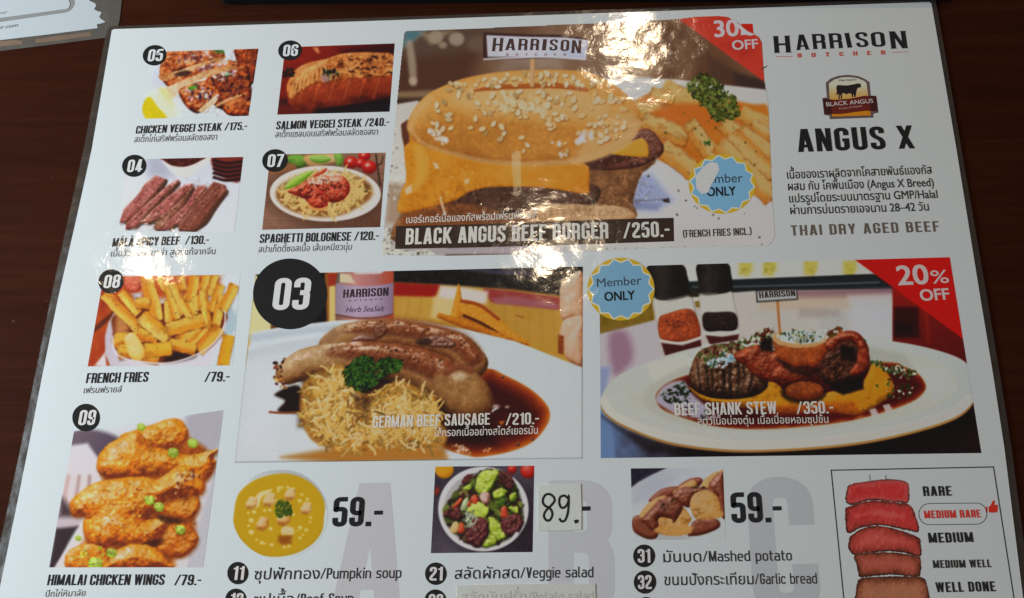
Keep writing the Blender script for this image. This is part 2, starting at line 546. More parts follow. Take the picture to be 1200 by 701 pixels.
# ------------------------------------------------------------------ printing: halftone pictures as fine grids of ink
TAB = nrg.random((256, 256))
def vnoise(x, y, seed=0):
    x = x + seed * 17.31; y = y + seed * 7.77
    xi = np.floor(x).astype(int); yi = np.floor(y).astype(int)
    fx = x - xi; fy = y - yi
    fx = fx * fx * (3 - 2 * fx); fy = fy * fy * (3 - 2 * fy)
    a = TAB[xi & 255, yi & 255]; b = TAB[(xi + 1) & 255, yi & 255]
    c = TAB[xi & 255, (yi + 1) & 255]; d = TAB[(xi + 1) & 255, (yi + 1) & 255]
    return (a * (1 - fx) + b * fx) * (1 - fy) + (c * (1 - fx) + d * fx) * fy
def fbm(x, y, seed=0, oct=3):
    s = 0; a = 0.5; t = 0
    for k in range(oct):
        s = s + a * vnoise(x * 2 ** k, y * 2 ** k, seed + k * 3); t += a; a *= 0.55
    return s / t
def sstep(a, b, x):
    t = np.clip((x - a) / (b - a), 0, 1)
    return t * t * (3 - 2 * t)
def ramp(v, stops):
    v = np.clip(v, 0, 1)
    n = len(stops)
    if not isinstance(stops[0][0], (int, float)):
        xs = [s[0] for s in stops]; cs = [s[1] for s in stops]
    else:
        xs = np.linspace(0, 1, n); cs = stops
    return np.stack([np.interp(v, xs, [c[k] for c in cs]) for k in range(3)], -1)

LIGHT = np.array([-0.35, -0.60, 0.72]); LIGHT /= np.linalg.norm(LIGHT)

class Print:
    def __init__(s, quad, base, step=0.62):
        TL, TR, BR, BL = [np.array(p, float) for p in quad]
        s.nu = int(max(np.linalg.norm(TR - TL), np.linalg.norm(BR - BL)) / step) + 2
        s.nv = int(max(np.linalg.norm(BL - TL), np.linalg.norm(BR - TR)) / step) + 2
        u = np.linspace(0, 1, s.nu)[None, :, None]; v = np.linspace(0, 1, s.nv)[:, None, None]
        P = (TL * (1 - u) + TR * u) * (1 - v) + (BL * (1 - u) + BR * u) * v
        s.X, s.Y = P[..., 0], P[..., 1]
        s.step = step
        s.C = np.empty(s.X.shape + (3,)); s.C[:] = base if base is not None else 0
        if base is None:
            s.C[:] = white_at(s.X, s.Y)
        s.lab = np.zeros(s.X.shape, int)
        s.keep = np.ones(s.X.shape, bool)
        s.names = {0: None}
        s.z = (0, 0, 1)
    def view(s, x0, y0, k): s.z = (x0, y0, k)
    def pt(s, p): return (s.z[0] + p[0] / s.z[2], s.z[1] + p[1] / s.z[2])
    def pts(s, P): return np.array([s.pt(p) for p in P], float)
    def sub(s, x0, x1, y0, y1):
        m = (s.X >= x0) & (s.X <= x1) & (s.Y >= y0) & (s.Y <= y1)
        r = np.flatnonzero(m.any(1)); c = np.flatnonzero(m.any(0))
        if len(r) < 2 or len(c) < 2: return None
        return slice(r[0], r[-1] + 1), slice(c[0], c[-1] + 1)
    def part(s, name):
        if name is None: return None
        for k, v in s.names.items():
            if v == name: return k
        k = len(s.names); s.names[k] = name
        return k
    def comp(s, sl, a, rgb, part=None):
        a = np.clip(a, 0, 1)
        s.C[sl] = s.C[sl] * (1 - a[..., None]) + np.asarray(rgb, float) * a[..., None]
        k = s.part(part)
        if k is not None:
            L = s.lab[sl]; L[a > 0.5] = k
    def sdist(s, sl, P):
        X, Y = s.X[sl], s.Y[sl]
        best = np.full(X.shape, 1e9); ins = np.zeros(X.shape, bool)
        for i in range(len(P)):
            ax, ay = P[i - 1]; bx, by = P[i]
            dx, dy = bx - ax, by - ay
            l2 = dx * dx + dy * dy + 1e-12
            t = np.clip(((X - ax) * dx + (Y - ay) * dy) / l2, 0, 1)
            best = np.minimum(best, (X - ax - t * dx) ** 2 + (Y - ay - t * dy) ** 2)
            if abs(dy) > 1e-9:
                ins ^= ((ay > Y) != (by > Y)) & (X < ax + (Y - ay) * dx / dy)
        d = np.sqrt(best)
        return np.where(ins, d, -d)
    def shade(s, sl, sd, Rd, stops, bump=(), amb=0.30, dif=0.70, spec=0.0, pw=20, mott=(), soft=0.8, part=None, alpha=1.0, edge=0.0, spc=(255, 250, 240)):
        X, Y = s.X[sl], s.Y[sl]
        Rd = np.maximum(Rd, 0.6)
        k = np.clip(sd / Rd, 0, 1)
        hgt = np.sqrt(np.clip(1 - (1 - k) ** 2, 0, 1)) * Rd
        for (sc, am, *st) in bump:
            ang = st[0] if st else 0.0; strt = st[1] if len(st) > 1 else 1.0
            ca, sa = math.cos(ang), math.sin(ang)
            U = (X * ca + Y * sa) / (sc * strt); V = (-X * sa + Y * ca) / sc
            hgt = hgt + am * fbm(U, V, seed=int(sc * 13) % 50)
        gy, gx = np.gradient(hgt, s.step)
        ln = np.sqrt(gx * gx + gy * gy + 1)
        nl = (-gx * LIGHT[0] - gy * LIGHT[1] + LIGHT[2]) / ln
        v = amb + dif * np.clip(nl, 0, 1)
        for (sc, am, *st) in mott:
            ang = st[0] if st else 0.0; strt = st[1] if len(st) > 1 else 1.0
            ca, sa = math.cos(ang), math.sin(ang)
            U = (X * ca + Y * sa) / (sc * strt); V = (-X * sa + Y * ca) / sc
            v = v + am * (fbm(U, V, seed=int(sc * 31) % 60 + 5) - 0.5) * 2
        if edge: v = v - edge * (1 - k)
        c = ramp(v, stops)
        if spec:
            hx, hy, hz = LIGHT + np.array([0, 0, 1.0]); hn = math.sqrt(hx * hx + hy * hy + hz * hz)
            nh = np.clip((-gx * hx - gy * hy + hz) / ln / hn, 0, 1)
            sp = np.clip(spec * nh ** pw, 0, 1)[..., None]
            c = c * (1 - sp) + np.array(spc) * sp
        s.comp(sl, sstep(-soft, soft, sd) * alpha, c, part)
    def blob(s, P, stops, Rd=8, sm=True, raw=False, **kw):
        P = np.array(P, float) if raw else s.pts(P)
        if sm: P = smooth_closed(P)
        rf = kw.pop('ruffle', 0)
        if rf:                           # frilled outline
            k_ = np.arange(len(P)) * .9 + P[0, 0]
            P = P + (np.stack([vnoise(k_, k_ * 0 + 3.3, 5), vnoise(k_, k_ * 0 + 9.1, 8)], -1) - .5) * 2 * rf
        soft = kw.get('soft', 0.8)
        cs = kw.pop('cast', None)
        if cs:
            q = P + np.array(cs[:2]); m = cs[2] + 1
            sl = s.sub(q[:, 0].min() - m, q[:, 0].max() + m, q[:, 1].min() - m, q[:, 1].max() + m)
            if sl is not None: s.comp(sl, sstep(-cs[2], cs[2], s.sdist(sl, q)) * cs[3], cs[4])
        x0, y0 = P.min(0) - soft - 1; x1, y1 = P.max(0) + soft + 1
        sl = s.sub(x0, x1, y0, y1)
        if sl is None: return
        s.shade(sl, s.sdist(sl, P), Rd, stops, **kw)
    def fill(s, P, rgb, soft=0.6, sm=False, raw=False, part=None, alpha=1.0, mott=None):
        P = np.array(P, float) if raw else s.pts(P)
        if sm: P = smooth_closed(P)
        x0, y0 = P.min(0) - soft - 1; x1, y1 = P.max(0) + soft + 1
        sl = s.sub(x0, x1, y0, y1)
        if sl is None: return
        sd = s.sdist(sl, P)
        c = np.empty(sd.shape + (3,)); c[:] = rgb
        if mott:
            n = (fbm(s.X[sl] / mott[0], s.Y[sl] / (mott[0] * (mott[2] if len(mott) > 2 else 1)), 9) - .5) * 2 * mott[1]
            c = c + n[..., None]
        s.comp(sl, sstep(-soft, soft, sd) * alpha, np.clip(c, 0, 255), part)
    def grad(s, P, stops, ang, soft=0.8, sm=False, raw=False, part=None, alpha=1.0, mott=None):
        """a fill that runs through the stops along direction ang (degrees, 90 = downwards)"""
        P = np.array(P, float) if raw else s.pts(P)
        if sm: P = smooth_closed(P)
        sl = s.sub(P[:, 0].min() - soft - 1, P[:, 0].max() + soft + 1, P[:, 1].min() - soft - 1, P[:, 1].max() + soft + 1)
        if sl is None: return
        sd = s.sdist(sl, P)
        ca, sa = math.cos(math.radians(ang)), math.sin(math.radians(ang))
        pr = P[:, 0] * ca + P[:, 1] * sa
        v = (s.X[sl] * ca + s.Y[sl] * sa - pr.min()) / (pr.max() - pr.min())
        if mott: v = v + (fbm(s.X[sl] / mott[0], s.Y[sl] / mott[0], 21) - .5) * 2 * mott[1]
        s.comp(sl, sstep(-soft, soft, sd) * alpha, ramp(v, stops), part)
    def tube(s, path, rad, stops, raw=False, sm=True, k=8, **kw):
        P = np.array(path, float) if raw else s.pts(path)
        rad = np.atleast_1d(np.array(rad, float))
        if not raw: rad = rad / s.z[2]
        Q = smooth_open(P, k) if sm else P
        rr = np.interp(np.linspace(0, 1, len(Q)), np.linspace(0, 1, len(rad)), rad) if len(rad) > 1 else np.full(len(Q), rad[0])
        m = rr.max() + 2
        sl = s.sub(Q[:, 0].min() - m, Q[:, 0].max() + m, Q[:, 1].min() - m, Q[:, 1].max() + m)
        if sl is None: return
        X, Y = s.X[sl], s.Y[sl]
        best = np.full(X.shape, -1e9); br = np.full(X.shape, 1.0)
        for i in range(len(Q) - 1):
            ax, ay = Q[i]; dx, dy = Q[i + 1] - Q[i]
            t = np.clip(((X - ax) * dx + (Y - ay) * dy) / (dx * dx + dy * dy + 1e-9), 0, 1)
            r = rr[i] + t * (rr[i + 1] - rr[i])
            sd = r - np.sqrt((X - ax - t * dx) ** 2 + (Y - ay - t * dy) ** 2)
            up = sd > best
            best = np.where(up, sd, best); br = np.where(up, r, br)
        s.shade(sl, best, br, stops, **kw)
    def fry(s, p0, p1, w, top=(240, 205, 115), side=(222, 150, 50), split=0.35, raw=False, part='fries', dark=(150, 80, 20), flip=False, soft=0.7):
        a, b = (np.array(p0, float), np.array(p1, float)) if raw else s.pts([p0, p1])
        if not raw: w = w / s.z[2]
        d = b - a; Lg = np.linalg.norm(d); d = d / Lg; n = np.array([-d[1], d[0]])
        m = w
        sl = s.sub(min(a[0], b[0]) - m, max(a[0], b[0]) + m, min(a[1], b[1]) - m, max(a[1], b[1]) + m)
        if sl is None: return
        X, Y = s.X[sl], s.Y[sl]
        u0 = (X - a[0] - .8) * d[0] + (Y - a[1] - 1.6) * d[1]; v0 = (X - a[0] - .8) * n[0] + (Y - a[1] - 1.6) * n[1]
        s.comp(sl, sstep(-2, 2, np.minimum(Lg / 2 - np.abs(u0 - Lg / 2), w / 2 - np.abs(v0))) * .45, (96, 44, 12))
        u = (X - a[0]) * d[0] + (Y - a[1]) * d[1]; v = (X - a[0]) * n[0] + (Y - a[1]) * n[1]
        sed = rng.randrange(40)
        wob = (fbm(u / 9, u * 0 + sed, sed) - .5) * w * .22
        v = v + wob
        if flip: v = -v
        qx = np.abs(u - Lg / 2) - Lg / 2 + w * .16; qy = np.abs(v) - w / 2 + w * .16
        sd = -(np.sqrt(np.maximum(qx, 0) ** 2 + np.maximum(qy, 0) ** 2) + np.minimum(np.maximum(qx, qy), 0) - w * .16)
        f = sstep(split - .55, split + .45, v / (w / 2) + .5 * (fbm(u / 7, v / 5, sed + 5) - .5))
        top = np.array(top, float); side = np.array(side, float)
        c = top * (1 - f[..., None]) + side * f[..., None]
        nz = (fbm(X / 4.0, Y / 4.0, sed) - .5)
        nz2 = (fbm(u / 14, v / 3, sed + 3) - .5)
        c = c * (1 + .22 * nz + .26 * nz2)[..., None]
        e = np.clip(1 - sd / (w * .16), 0, 1) * (0.35 + .45 * (fbm(X / 6, Y / 6, sed + 9) > .5))
        c = c * (1 - .45 * e[..., None]) + np.array(dark) * (.45 * e[..., None])
        tip = np.clip(1 - np.minimum(u, Lg - u) / (w * .45), 0, 1) * sstep(.42, .62, fbm(X / 3.2, Y / 3.2, sed + 14))
        c = c * (1 - .5 * tip[..., None]) + np.array(dark) * (.5 * tip[..., None])
        brn = sstep(.60, .74, fbm(u / 8, v / 3.5, sed + 21))
        c = c * (1 - .35 * brn[..., None]) + np.array(dark) * (.35 * brn[..., None])
        s.comp(sl, sstep(-soft, soft, sd), np.clip(c, 0, 255), part)
    def dots(s, P, n, size, cols, aspect=1.0, ang=None, raw=False, part=None, alpha=1.0, shadow=None, jit=0.4, soft=0.5):
        """small flakes strewn over a polygon"""
        P = np.array(P, float) if raw else s.pts(P)
        lo, hi = P.min(0), P.max(0)
        if not raw: size = size / s.z[2]
        k = 0; tries = 0
        while k < n and tries < n * 30:
            tries += 1
            x = rng.uniform(lo[0], hi[0]); y = rng.uniform(lo[1], hi[1])
            ins = False
            for i in range(len(P)):
                ax, ay = P[i - 1]; bx, by = P[i]
                if (ay > y) != (by > y) and x < ax + (y - ay) * (bx - ax) / (by - ay): ins = not ins
            if not ins: continue
            k += 1
            r = size * rng.uniform(1 - jit, 1 + jit)
            a = rng.uniform(0, math.pi) if ang is None else ang + rng.uniform(-.5, .5)
            c = np.array(cols[rng.randrange(len(cols))], float) * rng.uniform(.88, 1.1)
            if shadow is not None:
                s.spot((x + r * .25, y + r * .35), r * 1.12, shadow, aspect, a, .55, 0.9)
            s.spot((x, y), r, np.clip(c, 0, 255), aspect, a, alpha, soft, part)
    def spot(s, p, r, rgb, aspect=1.0, a=0.0, alpha=1.0, soft=0.6, part=None):
        sl = s.sub(p[0] - r - soft - 1, p[0] + r + soft + 1, p[1] - r - soft - 1, p[1] + r + soft + 1)
        if sl is None: return
        dx = s.X[sl] - p[0]; dy = s.Y[sl] - p[1]
        u = dx * math.cos(a) + dy * math.sin(a); v = (-dx * math.sin(a) + dy * math.cos(a)) * aspect
        s.comp(sl, sstep(-soft, soft, r - np.sqrt(u * u + v * v)) * alpha, rgb, part)
    def strands(s, P, n, length, wid, stops, curl=1.2, raw=False, part=None, ang=None, spread=math.pi, lo=0.25, hi=1.0):
        P = np.array(P, float) if raw else s.pts(P)
        a0, b0 = P.min(0), P.max(0)
        k = 0; tries = 0
        while k < n and tries < n * 30:
            tries += 1
            x = rng.uniform(a0[0], b0[0]); y = rng.uniform(a0[1], b0[1])
            ins = False
            for i in range(len(P)):
                ax, ay = P[i - 1]; bx, by = P[i]
                if (ay > y) != (by > y) and x < ax + (y - ay) * (bx - ax) / (by - ay): ins = not ins
            if not ins: continue
            f = k / n; k += 1
            a = rng.uniform(-spread, spread) + (ang or 0)
            Lg = length * rng.uniform(.5, 1.2); c = rng.uniform(-curl, curl)
            path = []
            for j in range(6):
                path.append((x, y)); a += c / 5; x += math.cos(a) * Lg / 5; y += math.sin(a) * Lg / 5
            br = lo + (hi - lo) * f * rng.uniform(.75, 1.0)
            st = [tuple(np.array(q) * (0.45 + .6 * br)) for q in stops]
            s.tube(path, wid * rng.uniform(.7, 1.4), st, raw=True, sm=False, amb=.25, dif=.75, spec=.25 * f, pw=10, soft=.5, part=part)
    def parsley(s, P, n, size, raw=False, cols=((22, 45, 12), (40, 75, 20), (70, 110, 35), (105, 145, 60)), part='parsley'):
        k = len(cols)
        for j in range(k):
            s.dots(P, int(n * 2.2) // k, size * (.86 - .13 * j), [cols[j]], 2.6, raw=raw, part=part, jit=.55, soft=.45)
    def grain(s, sl=None, amt=6):
        s.C = s.C + (nrg.random(s.X.shape) - .5)[..., None] * amt
    def build(s, name, parent, label, h=5e-5, tag="", parts=None, tone=1.05, blur=2, rich=.28, **mk):
        X, Y = sheet_xy(s.X, s.Y)
        W_ = white_at(s.X, s.Y); kk = np.clip(s.C / W_, 0, 2)
        for ax in (0, 1):                # the softness of a printed photograph
            for _ in range(blur):
                P_ = np.pad(kk, [(1, 1) if i == ax else (0, 0) for i in range(3)], mode='edge')
                lo_ = np.take(P_, range(0, kk.shape[ax]), ax); hi_ = np.take(P_, range(2, kk.shape[ax] + 2), ax)
                kk = 0.5 * kk + 0.25 * (lo_ + hi_)
        if True:
            mx_, mn_ = kk.max(-1, keepdims=True), kk.min(-1, keepdims=True)
            st_ = sstep(.06, .45, (mx_ - mn_) / np.maximum(mx_, 1e-3)) * sstep(.0, .2, mx_)
            kk = (kk * (1 - rich * .26 * st_)) ** (tone + rich * st_)      # press ink: colours print richer than greys
            kk = kk * (1 + (nrg.random(kk.shape[:2]) - .5)[..., None] * .05)
            s.C = W_ * kk
        ink_a = reflectance(s.C, W_)
        nv, nu = s.X.shape
        idx = np.arange(nv * nu).reshape(nv, nu)
        quads = np.stack([idx[1:, :-1], idx[1:, 1:], idx[:-1, 1:], idx[:-1, :-1]], -1)
        lab = s.lab[:-1, :-1]
        keep = s.keep[:-1, :-1] & s.keep[1:, 1:] & s.keep[1:, :-1] & s.keep[:-1, 1:]
        co = np.stack([X, Y, np.full(X.shape, Z_TOP + h)], -1).reshape(-1, 3)
        colr = np.concatenate([ink_a, np.ones(X.shape + (1,))], -1).reshape(-1, 4)
        key = ("print", tag, tuple(mk.items()))
        if key not in MATS: MATS[key] = gloss_material("printed_picture", None, **mk)
        root = None
        for k in sorted(s.names):
            m = keep & (lab == k)
            q = quads[m]
            if len(q) == 0 and k != 0: continue
            used, inv = np.unique(q.reshape(-1), return_inverse=True)
            me = bpy.data.meshes.new(name)
            me.vertices.add(len(used)); me.vertices.foreach_set("co", co[used].astype(np.float32).ravel())
            me.loops.add(len(inv)); me.loops.foreach_set("vertex_index", inv.astype(np.int32))
            me.polygons.add(len(q)); me.polygons.foreach_set("loop_start", np.arange(0, len(inv), 4, dtype=np.int32))
            me.update(calc_edges=True); me.validate()
            at = me.color_attributes.new("ink", 'FLOAT_COLOR', 'POINT')
            at.data.foreach_set("color", colr[used].astype(np.float32).ravel())
            if k == 0:
                root = link(name, me, MATS[key], parent, label)
            else:
                link(s.names[k], me, MATS[key], root)
        return root
    def mask(s, P):
        P = np.array(P, float)
        s.keep &= s.sdist((slice(None), slice(None)), P) > 0
    def detail(s, P, amp=.25, sc=1.6, hue=(1, .8, .55), raw=False, spk=0.0):
        """fine photographic texture over a region: crumb, fibre and small glints at several scales"""
        P = np.array(P, float) if raw else s.pts(P)
        P = smooth_closed(P)
        sl = s.sub(P[:, 0].min(), P[:, 0].max(), P[:, 1].min(), P[:, 1].max())
        if sl is None: return
        m = sstep(-1, 3, s.sdist(sl, P))
        X, Y = s.X[sl], s.Y[sl]
        wx = 3 * (fbm(X / 7, Y / 7, 40) - .5); wy = 3 * (fbm(X / 7, Y / 7, 44) - .5)
        n = .5 * (fbm((X + wx) / sc, (Y + wy) / sc, 13) - .5) + .6 * (np.abs(fbm((X + wx) / (sc * 3), (Y + wy) / (sc * 3), 17) - .5) * 2 - .25) + .35 * (fbm(X / (sc * 7), Y / (sc * 7), 19) - .5)
        g = 1 + amp * 2 * n * m
        s.C[sl] = np.clip(s.C[sl] * np.stack([g ** h for h in (hue[0], 1 + (1 - hue[1]), 1 + (1 - hue[2]))], -1), 0, 255)
        if spk:
            k = sstep(.70, .80, fbm((X + wx) / 1.7, (Y + wy) / 1.7, 23)) * m * spk
            s.C[sl] = s.C[sl] * (1 - k[..., None]) + np.array((250, 240, 222)) * k[..., None]
    def stamp(s, alpha, rgb):
        """an ink over the whole picture with an array of coverage"""
        a = np.clip(alpha, 0, 1)[..., None]
        s.C = s.C * (1 - a) + np.asarray(rgb, float) * a

# ------------------------------------------------------------------ table
def wood_material():
    m = bpy.data.materials.new("dark_wood"); m.use_nodes = True
    nt = m.node_tree; b = nt.nodes["Principled BSDF"]
    geo = nt.nodes.new("ShaderNodeNewGeometry")
    mp = nt.nodes.new("ShaderNodeMapping"); mp.inputs["Scale"].default_value = (5, 95, 5)
    mp.inputs["Rotation"].default_value = (0, 0, 0.03)
    nt.links.new(geo.outputs["Position"], mp.inputs["Vector"])
    n = nt.nodes.new("ShaderNodeTexNoise"); n.inputs["Scale"].default_value = 1.0; n.inputs["Detail"].default_value = 8; n.inputs["Roughness"].default_value = 0.65; n.inputs["Distortion"].default_value = 1.2
    nt.links.new(mp.outputs[0], n.inputs["Vector"])
    mp2 = nt.nodes.new("ShaderNodeMapping"); mp2.inputs["Scale"].default_value = (40, 1100, 40)
    nt.links.new(geo.outputs["Position"], mp2.inputs["Vector"])
    n2 = nt.nodes.new("ShaderNodeTexNoise"); n2.inputs["Scale"].default_value = 1.0; n2.inputs["Detail"].default_value = 4
    nt.links.new(mp2.outputs[0], n2.inputs["Vector"])
    ad = nt.nodes.new("ShaderNodeMath"); ad.operation = 'MULTIPLY_ADD'; ad.inputs[1].default_value = 0.45
    nt.links.new(n2.outputs["Fac"], ad.inputs[0]); nt.links.new(n.outputs["Fac"], ad.inputs[2])
    dv = nt.nodes.new("ShaderNodeTexVoronoi"); dv.inputs["Scale"].default_value = 110
    nt.links.new(geo.outputs["Position"], dv.inputs["Vector"])
    dm = nt.nodes.new("ShaderNodeMapRange"); dm.inputs["From Min"].default_value = 0.10; dm.inputs["From Max"].default_value = 0.03; dm.inputs["To Max"].default_value = 0.35
    nt.links.new(dv.outputs["Distance"], dm.inputs["Value"])
    dc = nt.nodes.new("ShaderNodeMath"); dc.operation = 'GREATER_THAN'; dc.inputs[1].default_value = 0.80
    nt.links.new(dv.outputs["Color"], dc.inputs[0])
    du = nt.nodes.new("ShaderNodeMath"); du.operation = 'MULTIPLY'
    nt.links.new(dm.outputs[0], du.inputs[0]); nt.links.new(dc.outputs[0], du.inputs[1])
    smu = nt.nodes.new("ShaderNodeTexNoise"); smu.inputs["Scale"].default_value = 9; smu.inputs["Detail"].default_value = 5
    nt.links.new(geo.outputs["Position"], smu.inputs["Vector"])
    cr = nt.nodes.new("ShaderNodeValToRGB")
    e = cr.color_ramp.elements
    e[0].position = 0.45; e[0].color = (0.029, 0.0068, 0.0031, 1)
    e[1].position = 1.0; e[1].color = (0.054, 0.0132, 0.0058, 1)
    x = e.new(0.72); x.color = (0.040, 0.0095, 0.0042, 1)
    nt.links.new(ad.outputs[0], cr.inputs["Fac"]); mxd = nt.nodes.new("ShaderNodeMix"); mxd.data_type = 'RGBA'; mxd.inputs["B"].default_value = (0.20, 0.13, 0.09, 1)
    nt.links.new(du.outputs[0], mxd.inputs["Factor"]); nt.links.new(cr.outputs["Color"], mxd.inputs["A"])
    sm2 = nt.nodes.new("ShaderNodeMapRange"); sm2.inputs["From Min"].default_value = 0.35; sm2.inputs["From Max"].default_value = 0.7; sm2.inputs["To Min"].default_value = 0.9; sm2.inputs["To Max"].default_value = 1.14
    nt.links.new(smu.outputs["Fac"], sm2.inputs["Value"])
    mxs = nt.nodes.new("ShaderNodeMix"); mxs.data_type = 'RGBA'; mxs.blend_type = 'MULTIPLY'; mxs.inputs["Factor"].default_value = 1
    nt.links.new(mxd.outputs["Result"], mxs.inputs["A"]); nt.links.new(sm2.outputs[0], mxs.inputs["B"])
    nt.links.new(mxs.outputs["Result"], b.inputs["Base Color"])
    vor = nt.nodes.new("ShaderNodeTexNoise"); vor.inputs["Scale"].default_value = 14; vor.inputs["Detail"].default_value = 6
    nt.links.new(geo.outputs["Position"], vor.inputs["Vector"])
    mr = nt.nodes.new("ShaderNodeMapRange"); mr.inputs["To Min"].default_value = 0.5; mr.inputs["To Max"].default_value = 0.75
    nt.links.new(vor.outputs["Fac"], mr.inputs["Value"]); nt.links.new(mr.outputs[0], b.inputs["Roughness"])
    bp = nt.nodes.new("ShaderNodeBump"); bp.inputs["Strength"].default_value = 0.25; bp.inputs["Distance"].default_value = 0.0004
    nt.links.new(ad.outputs[0], bp.inputs["Height"]); nt.links.new(bp.outputs[0], b.inputs["Normal"])
    b.inputs["Specular IOR Level"].default_value = 0.02
    return m

def plain(name, color, rough=0.5, spec=0.4):
    m = bpy.data.materials.new(name); m.use_nodes = True
    nt = m.node_tree; b = nt.nodes["Principled BSDF"]
    n = nt.nodes.new("ShaderNodeTexNoise"); n.inputs["Scale"].default_value = 400
    geo = nt.nodes.new("ShaderNodeNewGeometry"); nt.links.new(geo.outputs["Position"], n.inputs["Vector"])
    mx = nt.nodes.new("ShaderNodeMix"); mx.data_type = 'RGBA'
    mx.inputs["A"].default_value = (*[c * .85 for c in color], 1); mx.inputs["B"].default_value = (*[min(1, c * 1.15) for c in color], 1)
    nt.links.new(n.outputs["Fac"], mx.inputs["Factor"]); nt.links.new(mx.outputs["Result"], b.inputs["Base Color"])
    b.inputs["Roughness"].default_value = rough; b.inputs["Specular IOR Level"].default_value = spec
    return m

def film_material(name, tint, opacity):
    """clear laminating plastic seen on its own: mostly see-through, slightly milky, glossy and wrinkled"""
    m = bpy.data.materials.new(name); m.use_nodes = True
    nt = m.node_tree; b = nt.nodes["Principled BSDF"]; out = nt.nodes["Material Output"]
    tr = nt.nodes.new("ShaderNodeBsdfTransparent"); tr.inputs["Color"].default_value = (0.93, 0.92, 0.9, 1)
    geo = nt.nodes.new("ShaderNodeNewGeometry")
    n = nt.nodes.new("ShaderNodeTexNoise"); n.inputs["Scale"].default_value = 150; n.inputs["Detail"].default_value = 2
    nt.links.new(geo.outputs["Position"], n.inputs["Vector"])
    n0 = nt.nodes.new("ShaderNodeTexNoise"); n0.inputs["Scale"].default_value = 45; n0.inputs["Detail"].default_value = 2
    nt.links.new(geo.outputs["Position"], n0.inputs["Vector"])
    ma = nt.nodes.new("ShaderNodeMath"); ma.operation = 'MULTIPLY_ADD'; ma.inputs[1].default_value = 5.0
    nt.links.new(n0.outputs["Fac"], ma.inputs[0]); nt.links.new(n.outputs["Fac"], ma.inputs[2])
    bp = nt.nodes.new("ShaderNodeBump"); bp.inputs["Strength"].default_value = 1.0; bp.inputs["Distance"].default_value = 0.00032
    nt.links.new(ma.outputs[0], bp.inputs["Height"]); nt.links.new(bp.outputs[0], b.inputs["Normal"])
    b.inputs["Base Color"].default_value = (*tint, 1); b.inputs["Roughness"].default_value = 0.24
    b.inputs["Specular IOR Level"].default_value = 0.32
    mr = nt.nodes.new("ShaderNodeMapRange"); mr.inputs["From Min"].default_value = 0.35; mr.inputs["From Max"].default_value = 0.65
    mr.inputs["To Min"].default_value = opacity - .05; mr.inputs["To Max"].default_value = opacity + .06
    nt.links.new(n.outputs["Fac"], mr.inputs["Value"])
    mix = nt.nodes.new("ShaderNodeMixShader")
    nt.links.new(mr.outputs[0], mix.inputs[0]); nt.links.new(tr.outputs[0], mix.inputs[1]); nt.links.new(b.outputs[0], mix.inputs[2])
    nt.links.new(mix.outputs[0], out.inputs["Surface"])
    return m

def slab(name, pts, z0, z1, mat, parent=None, label=None, cat=None, hole=None):
    """a flat solid with the given outline (layout points) between two heights, optionally a ring round a hole"""
    def at(p, z):
        v = sheet(p); return (v.x, v.y, z)
    n = len(pts); V = []; F = []
    V += [at(p, z1) for p in pts] + [at(p, z0) for p in pts]
    for i in range(n):
        j = (i + 1) % n
        F.append((i, j, n + j, n + i))
    if hole is None:
        F.append(tuple(range(n))); F.append(tuple(range(2 * n - 1, n - 1, -1)))
    else:
        b = len(V); V += [at(p, z1) for p in hole] + [at(p, z0) for p in hole]
        for i in range(n):
            j = (i + 1) % n
            F.append((i, b + i, b + j, j)); F.append((n + i, n + j, b + n + j, b + n + i)); F.append((b + i, b + n + i, b + n + j, b + j))
    o = mesh_from(name, V, F, mat, parent, label, cat)
    bm = bmesh.new(); bm.from_mesh(o.data); bmesh.ops.recalc_face_normals(bm, faces=bm.faces); bm.to_mesh(o.data); bm.free()
    return o

bm = bmesh.new()
bmesh.ops.create_cube(bm, size=1.0, matrix=Matrix.Translation((0.0, 0.05, -0.016)) @ Matrix.Diagonal((1.5, 1.1, 0.032, 1)))
bmesh.ops.bevel(bm, geom=[e for e in bm.edges], offset=0.004, segments=3, affect='EDGES')
me = bpy.data.meshes.new("table_top"); bm.to_mesh(me); bm.free()
table = link("table_top", me, wood_material(), None, "dark red-brown wooden table top that the laminated menus lie on", "table")

tr_pts = [(259, -2), (260, 1.5), (263, 3.4), (268, 4.0), (480, 2.6), (800, 1.2), (1108, 0.0), (1112, -2.0), (1116, -60), (250, -60)]
slab("tray", tr_pts, 0.0002, 0.008, plain("black_plastic", (0.008, 0.007, 0.007), 0.6, 0.2), None,
     "long black object with a rounded corner lying on the table beyond the menu's top edge", "tray")

# ------------------------------------------------------------------ the second laminated card, top left
FILM = film_material("laminate_film", (0.10, 0.075, 0.062), 0.45)
c0 = sheet((60, 10)); c0.z = 0
card = empty("laminated_card", c0, "smaller laminated white card with torn zigzag end, peeping in beyond the menu's top left corner", "card")
slab("laminate_film", [(-60, 65), (0, 58.6), (122, 43.2), (131, 40), (137, 32), (139.5, 20), (141.5, 0), (147, -60), (-60, -60)], 0.0001, 0.0004,
     film_material("laminate_film", (0.17, 0.145, 0.125), 0.62), card)
k = 7.5
W2 = gloss_material("white_card", (0.58, 0.60, 0.62), bump=0.3)
zz = [(-60, 52), (0, 345/k), (400, 298), (850, 240), (845, 205), (880, 200), (920, 185), (880, 160), (865, 140), (880, 115), (885, 100), (850, 92), (820, 75), (838, 40), (828, 22), (780, 0), (800, -400), (-400, -400)]
zz = [p if i < 2 else (p[0]/k, p[1]/k) for i, p in enumerate(zz)]
lw = slab("lower_sheet", zz, 0.00042, 0.0005, W2, card, "white sheet with a zigzag torn end")
